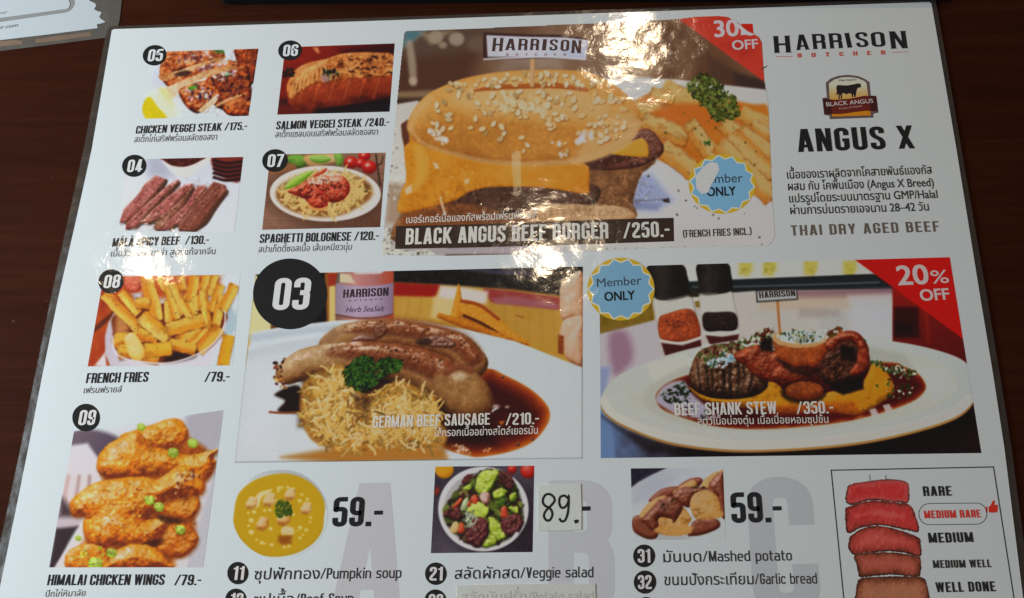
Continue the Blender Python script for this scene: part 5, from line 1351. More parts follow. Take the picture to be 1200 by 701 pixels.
# jar
p.grad([(396, 318), (461, 317), (461.5, 374), (393, 376), (393, 335)], [(150, 110, 96), (206, 150, 146), (190, 130, 128), (196, 90, 60)], 0, 1, raw=True, part='jar'); p.fill([(397, 320), (410, 322), (416, 332), (398, 331)], (232, 222, 188), 2, raw=True, part='jar', alpha=.9)
p.fill([(412, 318), (452, 317), (446, 321), (418, 321.5)], (206, 196, 196), 1, raw=True, part='jar'); p.fill([(395, 320), (398.5, 320), (398, 332), (394, 332)], (120, 100, 92), .8, raw=True, part='jar')
p.grad([(394, 332), (410, 335), (430, 336), (448, 334), (461.5, 331), (460.5, 368), (445, 371.5), (415, 372), (393, 368)], [(150, 132, 152), (182, 160, 184), (176, 154, 180), (140, 116, 140)], 0, .8, raw=True, part='jar_label'); p.tube([(393.5, 369), (420, 373), (445, 372), (460, 368.5)], [.7], [(120, 70, 55)] * 2, raw=True, part='jar_label')
# garlic
for P_ in ([(656, 350), (657, 335), (668, 324), (683, 320), (684, 370), (672, 376), (658, 374)], [(658, 380), (668, 372), (684, 372), (684, 400), (668, 412), (655, 405)], [(662, 400), (672, 384), (684, 378), (684, 428), (664, 420)]):
    p.blob(P_, [(110, 66, 44), (170, 116, 84), (206, 166, 134), (226, 206, 184)], 12, raw=True, bump=[(5, 2.5, 1.2, 3)], mott=[(4, .1)], part='garlic')
p.fill([(654, 392), (661, 394), (660, 416), (654, 414)], (150, 76, 30), 1.5, raw=True, part='garlic', mott=(2, 30)); p.tube([(664, 350), (672, 345)], [3], [(232, 216, 200)] * 2, raw=True, soft=2, alpha=.6, part='garlic')
# fried wedge
FR = [(110, 50, 14), (182, 104, 22), (214, 146, 34), (236, 186, 84)]
p.tube([(537.5, 333), (537, 350), (534, 372)], [.8, 4, 6.5], FR, raw=True, bump=[(3, 1)], mott=[(2.5, .2)], part='fried_bread'); p.blob([(540, 352), (562, 356), (580, 368), (598, 386), (622, 404), (606, 402), (578, 392), (542, 372)], FR, 6, raw=True, bump=[(3, 1.6)], mott=[(2.6, .25)], part='fried_bread')
p.tube([(541, 353), (562, 358), (584, 374)], [2], [(150, 70, 18), (178, 90, 24)], raw=True, mott=[(2, .3)], part='fried_bread'); p.tube([(544, 370), (566, 380), (592, 396)], [1.8], [(96, 44, 14)] * 2, raw=True, part='fried_bread')
p.tube([(515, 370), (545, 380), (592, 397)], [3, 5, 4], FR[:3], raw=True, bump=[(3, 1)], mott=[(2.5, .25)], part='fried_bread')
p.tube([(605, 370), (613, 372)], [1.4], [(180, 120, 40)] * 2, raw=True)
# plate
PLT = [(268, 548), (285, 440), (296.5, 390), (330, 383), (392, 376), (450, 374), (497, 377), (550, 387), (604, 400), (655, 420), (690, 434), (690, 548)]
p.grad(PLT, [(202, 210, 217), (205, 211, 216), (196, 201, 205), (188, 194, 196)], 0, 1, raw=True, part='plate', mott=(60, .1))
p.tube([(296, 396), (340, 390), (395, 384)], [4], [(176, 186, 200)] * 2, raw=True, soft=3, alpha=.6, part='plate'); p.tube([(294, 408), (330, 400), (375, 393)], [3], [(212, 220, 228)] * 2, raw=True, soft=2, alpha=.8, part='plate'); p.tube([(290, 416), (320, 408), (372, 402)], [6], [(186, 195, 206)] * 2, raw=True, soft=4, alpha=.5, part='plate')
p.fill([(300, 430), (330, 430), (320, 520), (285, 520)], (212, 218, 226), 16, raw=True, part='plate', alpha=.6)
# sauce
SAU = [(540, 440), (571, 432), (592, 440), (620, 455), (638, 471), (644.5, 485), (640, 500), (624, 518), (599, 529), (564, 535.5), (548, 534), (527, 528), (516, 518), (520, 480)]
p.blob(SAU, [(196, 112, 30), (150, 62, 16), (104, 36, 12), (82, 26, 10)], 22, raw=True, amb=1.0, dif=0.0, edge=0.95, mott=[(14, .12)], part='sauce') if False else None
sl = p.sub(510, 650, 425, 540); SP = smooth_closed(SAU); sd = p.sdist(sl, SP)
dd = np.clip(sd / 20 + .25 * (fbm(p.X[sl] / 12, p.Y[sl] / 12, 3) - .5), 0, 1)
p.comp(sl, sstep(-.8, .8, sd), ramp(dd, [(200, 120, 34), (165, 72, 18), (126, 44, 14), (100, 32, 12), (78, 24, 10)]), 'sauce')
p.fill([(520, 480), (566, 470), (580, 520), (520, 522)], (46, 16, 10), 12, raw=True, part='sauce', alpha=.9); p.dots([(528, 520), (548, 524), (552, 533), (536, 531)], 50, 1.6, [(230, 214, 196), (200, 150, 110)], 2, raw=True, part='sauce', alpha=.8); p.dots([(562, 528), (575, 524), (572, 532)], 8, 1.3, [(240, 200, 150)], 2, raw=True, part='sauce')
for x, y, r in ((582, 478, 6), (595, 478, 4), (607, 521, 2.4), (624, 515, 2), (589, 442, 2)): p.blob(ell(x, y, r, r * .75, 10), [(20, 10, 8), (70, 34, 24), (150, 120, 110)], 3, raw=True, spec=.5, part='sauce')
p.tube([(577, 482), (582, 478)], [1.2], [(190, 190, 200)] * 2, raw=True, part='sauce'); p.fill([(584, 494), (592, 493), (588, 499)], (190, 110, 40), 1, raw=True, part='sauce')
p.fill([(322, 462), (350, 452), (356, 482), (326, 482), (334, 470)], (44, 20, 12), 2.5, raw=True, sm=True, part='sauce'); p.tube([(316, 483), (330, 484), (350, 483)], [1.2], [(150, 84, 44)] * 2, raw=True, part='sauce')
# sausages
SG = [(58, 32, 14), (112, 70, 36), (160, 114, 66), (188, 150, 104), (212, 186, 148)]
def sausage(path, rad, toast):
    p.tube(path, rad, SG, raw=True, bump=[(9, 1.0), (2.5, .25)], mott=[(3, .08), (11, .12)], part='sausage', amb=.12, dif=.85)
    off = [(x, y - r * .45) for (x, y), r in zip(path, rad)]
    p.tube(off[toast[0]:toast[1]], [r * m_ for r, m_ in zip(rad[toast[0]:toast[1]], [.12, .5] + [.66] * 20)], [(70, 28, 12), (114, 50, 22), (156, 84, 46)], raw=True, bump=[(3, 1.5), (8, 2)], mott=[(2.5, .3)], soft=7, alpha=.85, spec=.3, part='sausage')
    for j in range(toast[0], toast[1] - 1):            # wet glints along the crown
        for _ in range(5):
            t = rng.random(); x = off[j][0] * (1 - t) + off[j + 1][0] * t; y = off[j][1] * (1 - t) + off[j + 1][1] * t - rng.uniform(.1, .45) * rad[j]
            a_ = math.atan2(off[j + 1][1] - off[j][1], off[j + 1][0] - off[j][0]); L_ = rng.uniform(2, 5)
            p.tube([(x - L_ * math.cos(a_), y - L_ * math.sin(a_)), (x + L_ * math.cos(a_), y + L_ * math.sin(a_))], [rng.uniform(.5, 1.1)], [(240, 218, 196)] * 2, raw=True, soft=1.0, alpha=rng.uniform(.3, .75), part='sausage')
    for i in range(50):
        j = rng.randrange(toast[0], toast[1] - 1); t = rng.random()
        x = off[j][0] * (1 - t) + off[j + 1][0] * t; y = off[j][1] * (1 - t) + off[j + 1][1] * t + rng.uniform(-.35, .25) * rad[j] - 2
        p.spot((x, y), rng.uniform(.7, 1.9), rng.choice([(236, 206, 180), (210, 160, 120), (60, 24, 12), (48, 20, 12)]), 1.8, rng.uniform(-.5, .5), .75, .6, 'sausage')
sausage([(386, 404), (404, 395), (432, 391), (462, 391), (492, 395), (520, 402), (540, 411), (554, 426)], [12, 15, 16, 16, 16.5, 17, 18, 18], (1, 8))
p.fill([(373, 404), (380, 394), (392, 384), (400, 390), (390, 404)], (150, 104, 70), 4, raw=True, part='sausage', alpha=.6)
p.fill([(404, 440), (462, 438), (462, 470), (404, 470)], (64, 32, 14), 4, raw=True, part='sauce')
p.blob([(412, 398), (424, 392), (440, 396), (438, 400), (415, 401)], [(40, 16, 10), (90, 46, 34), (170, 130, 120)], 4, raw=True, spec=.5, part='sauce'); p.blob([(438, 382), (447, 380), (455, 386), (450, 394), (440, 398)], [(40, 18, 10), (86, 42, 24), (150, 100, 76)], 4, raw=True, part='sauce', soft=2, alpha=.8, bump=[(3, 1.5)], spec=.4); p.blob([(488, 402), (500, 394), (520, 394), (534, 402), (528, 408), (500, 406)], [(40, 18, 12), (92, 50, 40), (160, 118, 104)], 4, raw=True, spec=.6, part='sauce', bump=[(3, 2)], mott=[(2, .3)], soft=1.8, alpha=.85); p.blob([(486, 400), (500, 396), (506, 402), (494, 404)], [(36, 20, 16), (70, 40, 30)], 3, raw=True, part='sauce', soft=1.6, alpha=.8)
p.tube([(360, 442), (400, 436), (450, 436), (500, 450)], [9, 12, 12, 10], [(40, 18, 10)] * 2, raw=True, alpha=.8, soft=5, part='sauce'); sausage([(337, 437), (358, 427), (384, 423), (412, 421), (440, 422), (468, 426), (495, 434), (518, 445), (538, 457), (549, 466)], [14, 18.5, 20, 20.5, 21, 22, 24, 26.5, 28, 27], (2, 8))
p.fill([(500, 455), (530, 492), (560, 496), (540, 500), (505, 480)], (40, 18, 10), 4, raw=True, alpha=.7, part='sauce'); p.blob([(506, 447), (520, 432), (545, 432), (564, 444), (574, 462), (577, 476), (568, 486), (548, 489), (526, 482), (512, 466)], [(104, 62, 28), (150, 104, 58), (174, 132, 84), (190, 156, 112)], 20, raw=True, bump=[(8, .9), (2.4, .2)], mott=[(3, .06), (9, .1)], part='sausage', amb=.1, soft=5, alpha=.8)
p.tube([(522, 437), (538, 430), (552, 434)], [4], [(110, 52, 28), (150, 86, 54)], raw=True, soft=2.5, alpha=.8, mott=[(2.5, .3)], part='sausage'); p.fill(ell(538, 441, 9, 5, 14), (214, 196, 176), 4, raw=True, alpha=.7, part='sausage')
p.dots([(515, 450), (550, 440), (570, 470), (550, 482), (525, 475)], 16, .7, [(110, 70, 44)], 1.2, raw=True, alpha=.6, part='sausage')
for P_ in ([(372, 406), (400, 402), (425, 401), (400, 405)], [(378, 411), (440, 405), (465, 408), (430, 409)], [(334, 428), (350, 416), (384, 410), (360, 418)]):
    p.dots(P_, 30, 1.8, [(238, 222, 206), (226, 196, 170)], 2.2, raw=True, alpha=.75, ang=0, part='sausage')
p.dots([(322, 424), (334, 420), (330, 445), (322, 446)], 14, 2.4, [(110, 44, 24), (150, 80, 50), (70, 26, 16)], 1.6, raw=True, part='sausage'); p.dots([(322, 440), (332, 440), (336, 456), (324, 452)], 16, 2.0, [(190, 130, 60), (90, 30, 20), (220, 190, 120)], 1.6, raw=True, part='sauce')
p.detail([(325, 440), (380, 405), (470, 385), (560, 400), (578, 470), (550, 490), (480, 450)], .14, 1.8, raw=True, spk=.12)
# sauerkraut, parsley
KR = [(352, 463), (356, 449), (368, 440), (382, 432), (400, 428), (412, 444), (420, 458), (437, 462), (452, 452), (470, 446), (490, 455), (508, 464), (513, 478), (508, 490), (524, 505), (520, 522), (505, 527), (470, 528), (440, 526), (405, 530), (372, 520), (360, 508), (352, 488)]
p.fill([(330, 536), (420, 520), (520, 525), (525, 540), (400, 544)], (186, 124, 34), 6, raw=True, part='sauce', alpha=.85); p.fill([(350, 470), (520, 470), (530, 500), (520, 520), (350, 500)], (60, 32, 14), 6, raw=True, part='sauerkraut', alpha=.8)
p.fill(KR, (192, 142, 62), 3, raw=True, sm=True, part='sauerkraut')
KC = np.array(KR, float); KS = list((KC - KC.mean(0)) * .95 + KC.mean(0))
p.strands(KS, 520, 11, 1.1, [(190, 138, 50), (216, 170, 76), (238, 206, 126)], 1.6, raw=True, part='sauerkraut', lo=.3)
for C_ in ((385, 455), (400, 480), (385, 505), (470, 478), (455, 505), (490, 500), (370, 480), (500, 482), (430, 510)):
    q = ell(C_[0] + 2, C_[1], 15, 11, 14); p.strands(q, 40, 11, 1.2, [(206, 154, 60), (228, 186, 92), (246, 220, 150)], 1.6, raw=True, part='sauerkraut', lo=.6)
p.strands(KS, 110, 12, .9, [(228, 192, 110), (244, 220, 158), (252, 240, 200)], 1.0, raw=True, part='sauerkraut', lo=.8)
p.dots(KR, 60, 2.6, [(130, 76, 22), (104, 58, 18)], 2.2, raw=True, part='sauerkraut', alpha=.45, soft=1.2); p.detail(KR, .26, 2.2, raw=True, hue=(1, .85, .6), spk=.35)
p.fill([(412, 462), (436, 466), (430, 482), (418, 478)], (70, 36, 14), 4, raw=True, alpha=.7, part='sauerkraut'); p.strands([(405, 465), (440, 465), (440, 500), (405, 500)], 16, 12, 1.0, [(160, 100, 40), (214, 160, 80)], 2, raw=True, part='sauerkraut')
for a in ([(494, 462), (498, 447)], [(503, 466), (508, 458)], [(478, 452), (480, 446)]): p.tube(a, [.8], [(236, 216, 170)] * 2, raw=True, part='sauerkraut')
p.parsley([(402, 436), (418, 417), (432, 418), (440, 424), (455, 420), (473, 422), (470, 434), (452, 440), (440, 452), (424, 460), (406, 452)], 320, 3.4, raw=True, cols=((16, 32, 8), (30, 60, 14), (54, 96, 26), (88, 132, 52)))
p.grain(amt=7)
p.tube([(299.3, 321), (275, 542.5)], [.45], [(120, 120, 122)] * 2, raw=True, alpha=.5); p.tube([(275, 542), (683, 537.2)], [.6], [(110, 112, 116)] * 2, raw=True, alpha=.7); p.tube([(682.4, 420), (682.4, 538)], [.6], [(110, 112, 116)] * 2, raw=True, alpha=.7)
german = p.build("dish_photo", menu, "printed picture of two sausages with sauerkraut and brown sauce, badge 03", tag="ger", tone=1.04, rich=.25)

# ------------------------------------------------------------------ beef shank stew
p = Print([(702.5, 313), (1113, 301.5), (1150, 531), (704, 537)], (186, 184, 178), 0.62)
p.grad([(690, 300), (1160, 295), (1160, 345), (690, 345)], [(200, 198, 194), (190, 188, 182), (176, 174, 168)], 0, 1, raw=True)
p.grad([(690, 340), (1160, 330), (1160, 420), (690, 430)], [(172, 164, 160), (178, 170, 162), (164, 160, 156), (176, 176, 176)], 20, 2, raw=True, mott=(30, .25))
for x in (874, 902, 950, 996): p.fill([(x - 8, 306), (x + 8, 305), (x + 8, 316), (x + 3, 324), (x - 8, 322)], (186, 172, 60), 4, raw=True, alpha=.7, mott=(4, 40))
p.grad([(806, 330), (884, 326.5), (1022, 321), (1060, 330), (1050, 339), (885, 341), (806, 347)], [(24, 24, 24), (30, 34, 36), (22, 24, 26)], 90, 1, raw=True); p.tube([(812, 336.5), (886, 335.5), (1030, 331)], [.8], [(120, 124, 122)] * 2, raw=True, alpha=.55)
p.fill([(806, 341), (822, 340), (822, 348), (808, 349)], (62, 56, 34), 1, raw=True); p.fill([(800, 349), (826, 348), (826, 354), (800, 355)], (186, 182, 168), 1, raw=True)
p.fill([(702, 345), (766, 348), (768, 375), (735, 384), (702, 392)], (148, 124, 44), 1.2, raw=True, mott=(6, 14)); p.fill([(812, 354), (822, 352), (822, 362), (812, 358)], (150, 128, 60), 1, raw=True)
p.fill([(702, 392), (735, 384), (768, 376), (776, 420), (730, 440), (702, 480)], (176, 168, 172), 4, raw=True); p.fill([(714, 392), (735, 390), (742, 420), (724, 440), (716, 430)], (150, 112, 132), 7, raw=True, sm=True, alpha=.8); p.fill([(702, 430), (716, 430), (708, 470), (702, 480)], (140, 150, 180), 4, raw=True)
p.grad([(930, 341), (1048, 338), (1050, 352), (930, 352)], [(126, 90, 100), (166, 142, 130)], 90, 3, raw=True); p.fill([(890, 350), (1045, 350), (1045, 362), (890, 364)], (186, 166, 142), 5, raw=True, alpha=.7)
p.fill([(995, 348), (1046, 346), (1046, 398), (1000, 398)], (184, 184, 186), 6, raw=True, alpha=.8); p.fill([(936, 360), (985, 362), (985, 372), (936, 372)], (150, 138, 130), 5, raw=True, alpha=.7)
# right table corner
p.grad([(1046, 338), (1060, 328), (1160, 300), (1160, 440), (1046, 402)], [(148, 34, 12), (112, 24, 14), (92, 22, 14)], 60, 1.5, raw=True, mott=(20, .1)); p.fill([(1048, 360), (1076, 360), (1078, 396), (1048, 397)], (66, 14, 12), 3, raw=True); p.fill([(1048, 376), (1070, 380), (1068, 392), (1048, 392)], (34, 12, 22), 4, raw=True, alpha=.7); p.tube([(1084, 340), (1088, 400)], [2], [(150, 50, 30)] * 2, raw=True, alpha=.5, soft=2)
# lower table
p.grad([(700, 480), (1160, 440), (1160, 545), (700, 545)], [(112, 134, 170), (40, 24, 34), (34, 18, 16), (30, 14, 12), (44, 18, 12)], 0, 1, raw=True, mott=(14, .06)); p.fill([(702, 478), (716, 490), (722, 540), (702, 540)], (118, 142, 178), 3, raw=True)
# mills
for cap, body, cont, base, refl, cc in (
    ([(760, 311), (798, 309.5), (806, 325), (808, 338), (806, 347), (783, 352), (767, 349), (762, 330)], [(766, 352), (785, 354), (811, 349), (816, 370), (821, 394), (819, 400), (797, 403), (774, 400), (769, 374)], [(772, 374), (784, 367), (806, 362), (816, 370), (820, 394), (797, 401), (775, 398)], [(774, 399), (797, 402), (820, 396)], [(775, 402), (800, 405), (821, 398), (822, 406), (800, 412), (780, 418)], [(112, 44, 16), (160, 72, 32), (186, 104, 62)]),
    ([(818, 309), (851, 308), (857, 322), (858, 340), (840, 345), (822, 345), (818, 330)], [(821, 346), (840, 346), (858, 343), (865, 385), (847, 392), (826, 391)], [(824, 368), (838, 366), (861, 367), (863, 386), (843, 388), (826, 387)], [(825, 391), (846, 392), (866, 388)], [(827, 393), (846, 395), (866, 392), (864, 400), (832, 404)], [(22, 15, 13), (42, 28, 24), (66, 48, 42)])):
    p.fill(body, (184, 180, 172), 1, raw=True, sm=True, part='pepper_mill'); p.tube([body[0], body[-1]], [2], [(212, 210, 204)] * 2, raw=True, alpha=.6, soft=1.5, part='pepper_mill')
    p.tube([body[2], body[3], body[4]], [.7], [(128, 118, 112)] * 2, raw=True, alpha=.7, part='pepper_mill'); p.tube([body[0], body[-1], body[-2]], [.7], [(140, 130, 124)] * 2, raw=True, alpha=.6, part='pepper_mill')
    p.fill(refl, (90, 36, 32), 1.5, raw=True); p.blob(cont, cc, 5, raw=True, bump=[(2.4, 1.4)], mott=[(2, .2)], part='pepper_mill'); p.detail(cont, .3, 1.3, raw=True, spk=.1); p.tube(base, [1.2], [(206, 206, 200)] * 2, raw=True, part='pepper_mill')
    p.grad(cap, sm=True, stops=[(30, 25, 22), (58, 50, 44), (34, 28, 25), (26, 22, 20)], ang=0, soft=.8, raw=True, part='pepper_mill', mott=(4, .15)); p.tube([cap[4], cap[5]], [1.5], [(140, 132, 124)] * 2, raw=True, alpha=.5, part='pepper_mill')
p.dots([(780, 376), (812, 374), (814, 382), (782, 386)], 40, .9, [(110, 52, 28)], 1.3, raw=True, alpha=.8, part='pepper_mill')
# plate
PLS = [(704, 474), (706, 462), (716, 448), (734, 435), (776, 418), (826, 405), (880, 397), (950, 394), (1015, 397), (1060, 402), (1100, 411), (1128, 422), (1139, 436), (1141, 456), (1138, 474), (1112, 492), (1050, 510), (985, 521), (900, 527), (840, 526), (780, 517), (733, 499), (712, 486)]
p.fill([(706, 488), (735, 505), (790, 524), (900, 533), (1000, 527), (1080, 510), (1140, 480), (1140, 500), (1000, 538), (760, 532)], (22, 12, 12), 5, raw=True, alpha=.7)
p.fill([(x, y + 3.2) for x, y in PLS], (176, 140, 84), .9, raw=True, sm=True, part='plate')
p.grad(PLS, [(178, 180, 174), (174, 176, 170), (166, 169, 164), (156, 160, 156)], 12, .8, raw=True, sm=True, part='plate')
p.tube([(708, 470), (722, 488), (770, 508), (840, 520), (900, 522), (985, 515), (1050, 504), (1110, 486), (1136, 468)], [4], [(214, 208, 196)] * 2, raw=True, soft=3, alpha=.5, part='plate')
p.fill([(755, 460), (790, 430), (860, 412), (950, 405), (1040, 408), (1100, 425), (1122, 450), (1095, 478), (1000, 498), (900, 506), (815, 500), (765, 484)], (166, 164, 150), 4, raw=True, sm=True, alpha=.55, part='plate')
p.fill([(1010, 405), (1060, 415), (1072, 432), (1050, 432), (1020, 420)], (146, 146, 136), 4, raw=True, alpha=.6, part='plate'); p.fill([(1075, 430), (1110, 436), (1118, 455), (1095, 470), (1085, 450)], (188, 190, 188), 5, raw=True, alpha=.7, part='plate'); p.fill([(758, 428), (800, 416), (812, 424), (780, 440), (766, 448)], (192, 190, 180), 4, raw=True, part='plate', alpha=.8); p.fill([(735, 458), (752, 462), (758, 480), (740, 476)], (178, 176, 164), 6, raw=True, alpha=.7, part='plate')
# sauce, mash
SS = [(768, 464), (780, 450), (808, 439), (870, 425), (1030, 424), (1060, 430), (1076, 438), (1085, 452), (1079, 464), (1062, 474), (1030, 485), (980, 496), (900, 503), (840, 500), (795, 488), (774, 478)]
sl = p.sub(755, 1095, 415, 510); SP = smooth_closed(SS); sd = p.sdist(sl, SP)
dd = np.clip(sd / 9 + .5 * (fbm(p.X[sl] / 10, p.Y[sl] / 10, 4) - .5), 0, 1)
p.comp(sl, sstep(-.8, .8, sd), ramp(dd, [(176, 112, 54), (124, 40, 12), (104, 26, 8), (84, 18, 6)]), 'sauce')
p.fill([(768, 468), (778, 452), (800, 446), (812, 462), (840, 490), (800, 488), (778, 478)], (168, 172, 192), 3, raw=True, sm=True, part='sauce', alpha=.85); p.parsley([(772, 462), (800, 448), (812, 456), (808, 472), (785, 474)], 34, 3.2, raw=True, cols=((30, 22, 16), (34, 52, 30), (60, 80, 50))); p.dots([(790, 470), (840, 480), (830, 496), (795, 486)], 16, 3, [(46, 40, 40), (60, 70, 50), (120, 44, 24)], 2, raw=True, part='sauce', alpha=.8)
for P_ in (((1018, 480), (1026, 478), (1030, 486), (1022, 489)), ((1034, 475), (1042, 473), (1046, 480), (1038, 484))): p.fill(P_, (176, 172, 172), 1.2, raw=True, part='sauce', alpha=.85)
p.blob([(808, 454), (835, 466), (880, 460), (905, 447), (935, 470), (970, 460), (1010, 448), (1024, 424), (1042, 440), (1048, 458), (1036, 470), (1004, 486), (970, 482), (920, 484), (870, 478), (826, 470)], [(104, 62, 8), (178, 124, 16), (206, 156, 32), (226, 186, 84)], 9, raw=True, bump=[(6, 3), (2.5, .8)], mott=[(5, .15)], part='mash', amb=.12)
p.fill([(900, 476), (1000, 470), (1010, 484), (900, 488)], (156, 70, 14), 4, raw=True, alpha=.55, part='mash')
# meat
MT = [(20, 11, 7), (46, 26, 14), (80, 48, 27), (150, 112, 84)]
p.blob([(810, 430), (819, 412), (844, 403), (873, 406), (892, 422), (900, 444), (896, 458), (873, 467), (838, 467), (814, 458), (808, 442)], MT, 14, raw=True, bump=[(5, 4.0, 1.35, 3), (3, 1.4), (11, 4)], mott=[(3, .2), (7, .25, 1.4, 3)], spec=.35, part='beef')
for i in range(8):
    x = 818 + i * 9 + rng.uniform(-2.5, 2.5)
    p.tube([(x, 426 + rng.uniform(-3, 5)), (x + rng.uniform(-2, 3), 444), (x + 4 - i * 1.1, 460 + rng.uniform(-4, 3))], [rng.uniform(.9, 2.2)], [(16, 9, 6), (30, 17, 10)], raw=True, alpha=.6, soft=1.6, part='beef')
    p.tube([(x + 3.5, 430 + rng.uniform(-3, 5)), (x + 4, 446), (x + 6 - i * 1.1, 458)], [rng.uniform(.5, 1.1)], [(150, 108, 78)] * 2, raw=True, alpha=.35, soft=1.2, part='beef')
p.blob([(969, 409), (987, 397), (1011, 406), (1018, 434), (996, 448), (972, 451), (958, 440), (955, 422)], [(22, 10, 6), (54, 26, 14), (96, 50, 28)], 9, raw=True, bump=[(4, 2.5)], mott=[(3, .25)], spec=.25, part='beef'); p.fill([(974, 450), (1012, 442), (1012, 456), (988, 463), (972, 456)], (34, 17, 10), 2.5, raw=True, part='beef', mott=(3, 16))
TS = [(44, 14, 6), (92, 30, 11), (126, 46, 18), (176, 100, 66)]
p.blob([(858, 417), (886, 404), (905, 411), (940, 408), (968, 412), (958, 430), (956, 446), (925, 450), (896, 446), (884, 440), (872, 428)], TS, 10, raw=True, bump=[(7, 3), (3, .8)], mott=[(5, .14)], spec=.25, part='sauce'); p.blob([(965, 405), (976, 392), (1000, 388), (1013, 398), (1018, 412), (1008, 412), (1000, 400), (985, 402), (975, 412)], TS, 7, raw=True, bump=[(6, 2)], mott=[(4, .14)], spec=.3, part='sauce'); p.blob([(1006, 410), (1017, 410), (1018, 432), (1002, 440), (996, 436), (1004, 425)], TS, 5, raw=True, mott=[(4, .2)], part='sauce')
p.fill([(908, 420), (940, 425), (960, 434), (950, 444), (925, 436)], (44, 18, 10), 3, raw=True, alpha=.75, part='beef', mott=(3, 20)); p.fill([(986, 404), (1002, 408), (1002, 424), (985, 420)], (22, 10, 8), 3, raw=True, alpha=.8, part='beef')
p.dots([(958, 430), (985, 425), (985, 446), (960, 444)], 40, 1.6, [(120, 70, 34), (30, 16, 10), (84, 42, 22)], 1.6, raw=True, part='beef', alpha=.8)
p.fill(ell(942, 460, 27, 14, 20), (40, 20, 12), 3, raw=True, alpha=.8, part='mash'); p.blob(ell(943, 458, 23, 11, 20), [(86, 36, 10), (134, 62, 22), (160, 92, 42)], 9, raw=True, mott=[(6, .1)], part='carrot')
p.fill([(888, 392), (906, 388), (906, 412), (892, 412)], (40, 26, 18), 3, raw=True, part='beef', mott=(2.5, 26)); p.blob([(905, 398), (912, 404), (935, 408), (966, 402), (969, 412), (958, 428), (930, 430), (910, 418)], [(106, 42, 12), (150, 72, 26), (176, 104, 52)], 7, raw=True, sm=False, part='marrow_bone', mott=[(6, .12)])
p.fill(ell(936, 396.5, 31.5, 11, 26, .03), (206, 172, 122), .8, raw=True, part='marrow_bone'); p.fill(ell(938, 394.5, 28, 8.6, 26, .03), (176, 182, 180), 1.2, raw=True, part='marrow_bone', mott=(3, 26)); p.parsley([(912, 392), (930, 386), (960, 390), (964, 398), (935, 402)], 46, 2.3, raw=True, cols=((40, 58, 48), (70, 92, 56), (200, 205, 205), (160, 150, 70)))
p.dots([(826, 420), (850, 410), (862, 420), (850, 430), (832, 430)], 60, 2.3, [(176, 190, 200), (120, 150, 160), (70, 95, 60), (200, 206, 210)], 1.5, raw=True, part='herb'); p.dots([(814, 420), (826, 406), (880, 398), (888, 404), (850, 412), (820, 430)], 60, 2.4, [(80, 92, 40), (112, 118, 62), (96, 40, 22), (140, 140, 96)], 1.7, raw=True, part='herb')
p.dots([(872, 400), (895, 386), (908, 384), (906, 394), (880, 404)], 34, 2.4, [(90, 100, 50), (110, 40, 22), (160, 165, 140)], 1.7, raw=True, part='herb'); p.dots([(968, 392), (984, 381), (986, 388), (975, 396)], 26, 2.2, [(110, 80, 36), (86, 96, 40), (130, 60, 30)], 1.6, raw=True, part='herb'); p.spot((1013, 399), 2.2, (70, 88, 36), 1.6, .3, 1, .6, 'herb')
for P_, n in (([(1020, 424), (1032, 422), (1036, 432), (1026, 432)], 20), ([(1034, 432), (1050, 428), (1076, 436), (1074, 442), (1050, 440)], 60), ([(1040, 446), (1082, 452), (1070, 466), (1036, 466)], 26), ([(1024, 424), (1070, 432), (1080, 452), (1050, 470)], 30)): p.dots(P_, n, 1.8, [(64, 84, 36), (96, 112, 64), (170, 176, 160), (46, 62, 28)], 1.7, raw=True, part='herb')
p.parsley([(1024, 452), (1030, 450), (1030, 456)], 6, 1.6, raw=True)
p.detail([(808, 440), (822, 405), (905, 390), (985, 385), (1018, 410), (1018, 440), (970, 460), (860, 468)], .28, 1.8, raw=True, spk=.14); p.detail([(808, 456), (905, 450), (1024, 424), (1046, 460), (970, 484), (840, 476)], .16, 2.2, raw=True, spk=.06)
# sign
p.tube([(911, 353), (914, 392)], [1.25], [(150, 92, 36), (196, 136, 66)], raw=True, part='stick'); p.fill([(885.5, 340.2), (934, 338), (935.2, 351.5), (886.5, 354.8)], (46, 42, 42), .5, raw=True, part='sign'); p.fill([(887.2, 341.8), (932.8, 339.8), (933.6, 350), (888, 353)], (158, 156, 152), .5, raw=True, part='sign')
p.fill([(1000.5, 303.5), (1001, 296), (1125, 296), (1130, 399), (1124, 394)], (178, 26, 10), .7, raw=True, part='red_corner'); p.fill([(1046, 336), (1058, 346), (1048, 346)], (150, 30, 14), 1, raw=True)
p.grain(amt=7)
stew = p.build("dish_photo", menu, "printed picture of braised beef shank stew with a red discount corner", tag="stew", tone=1.08, rich=.35)

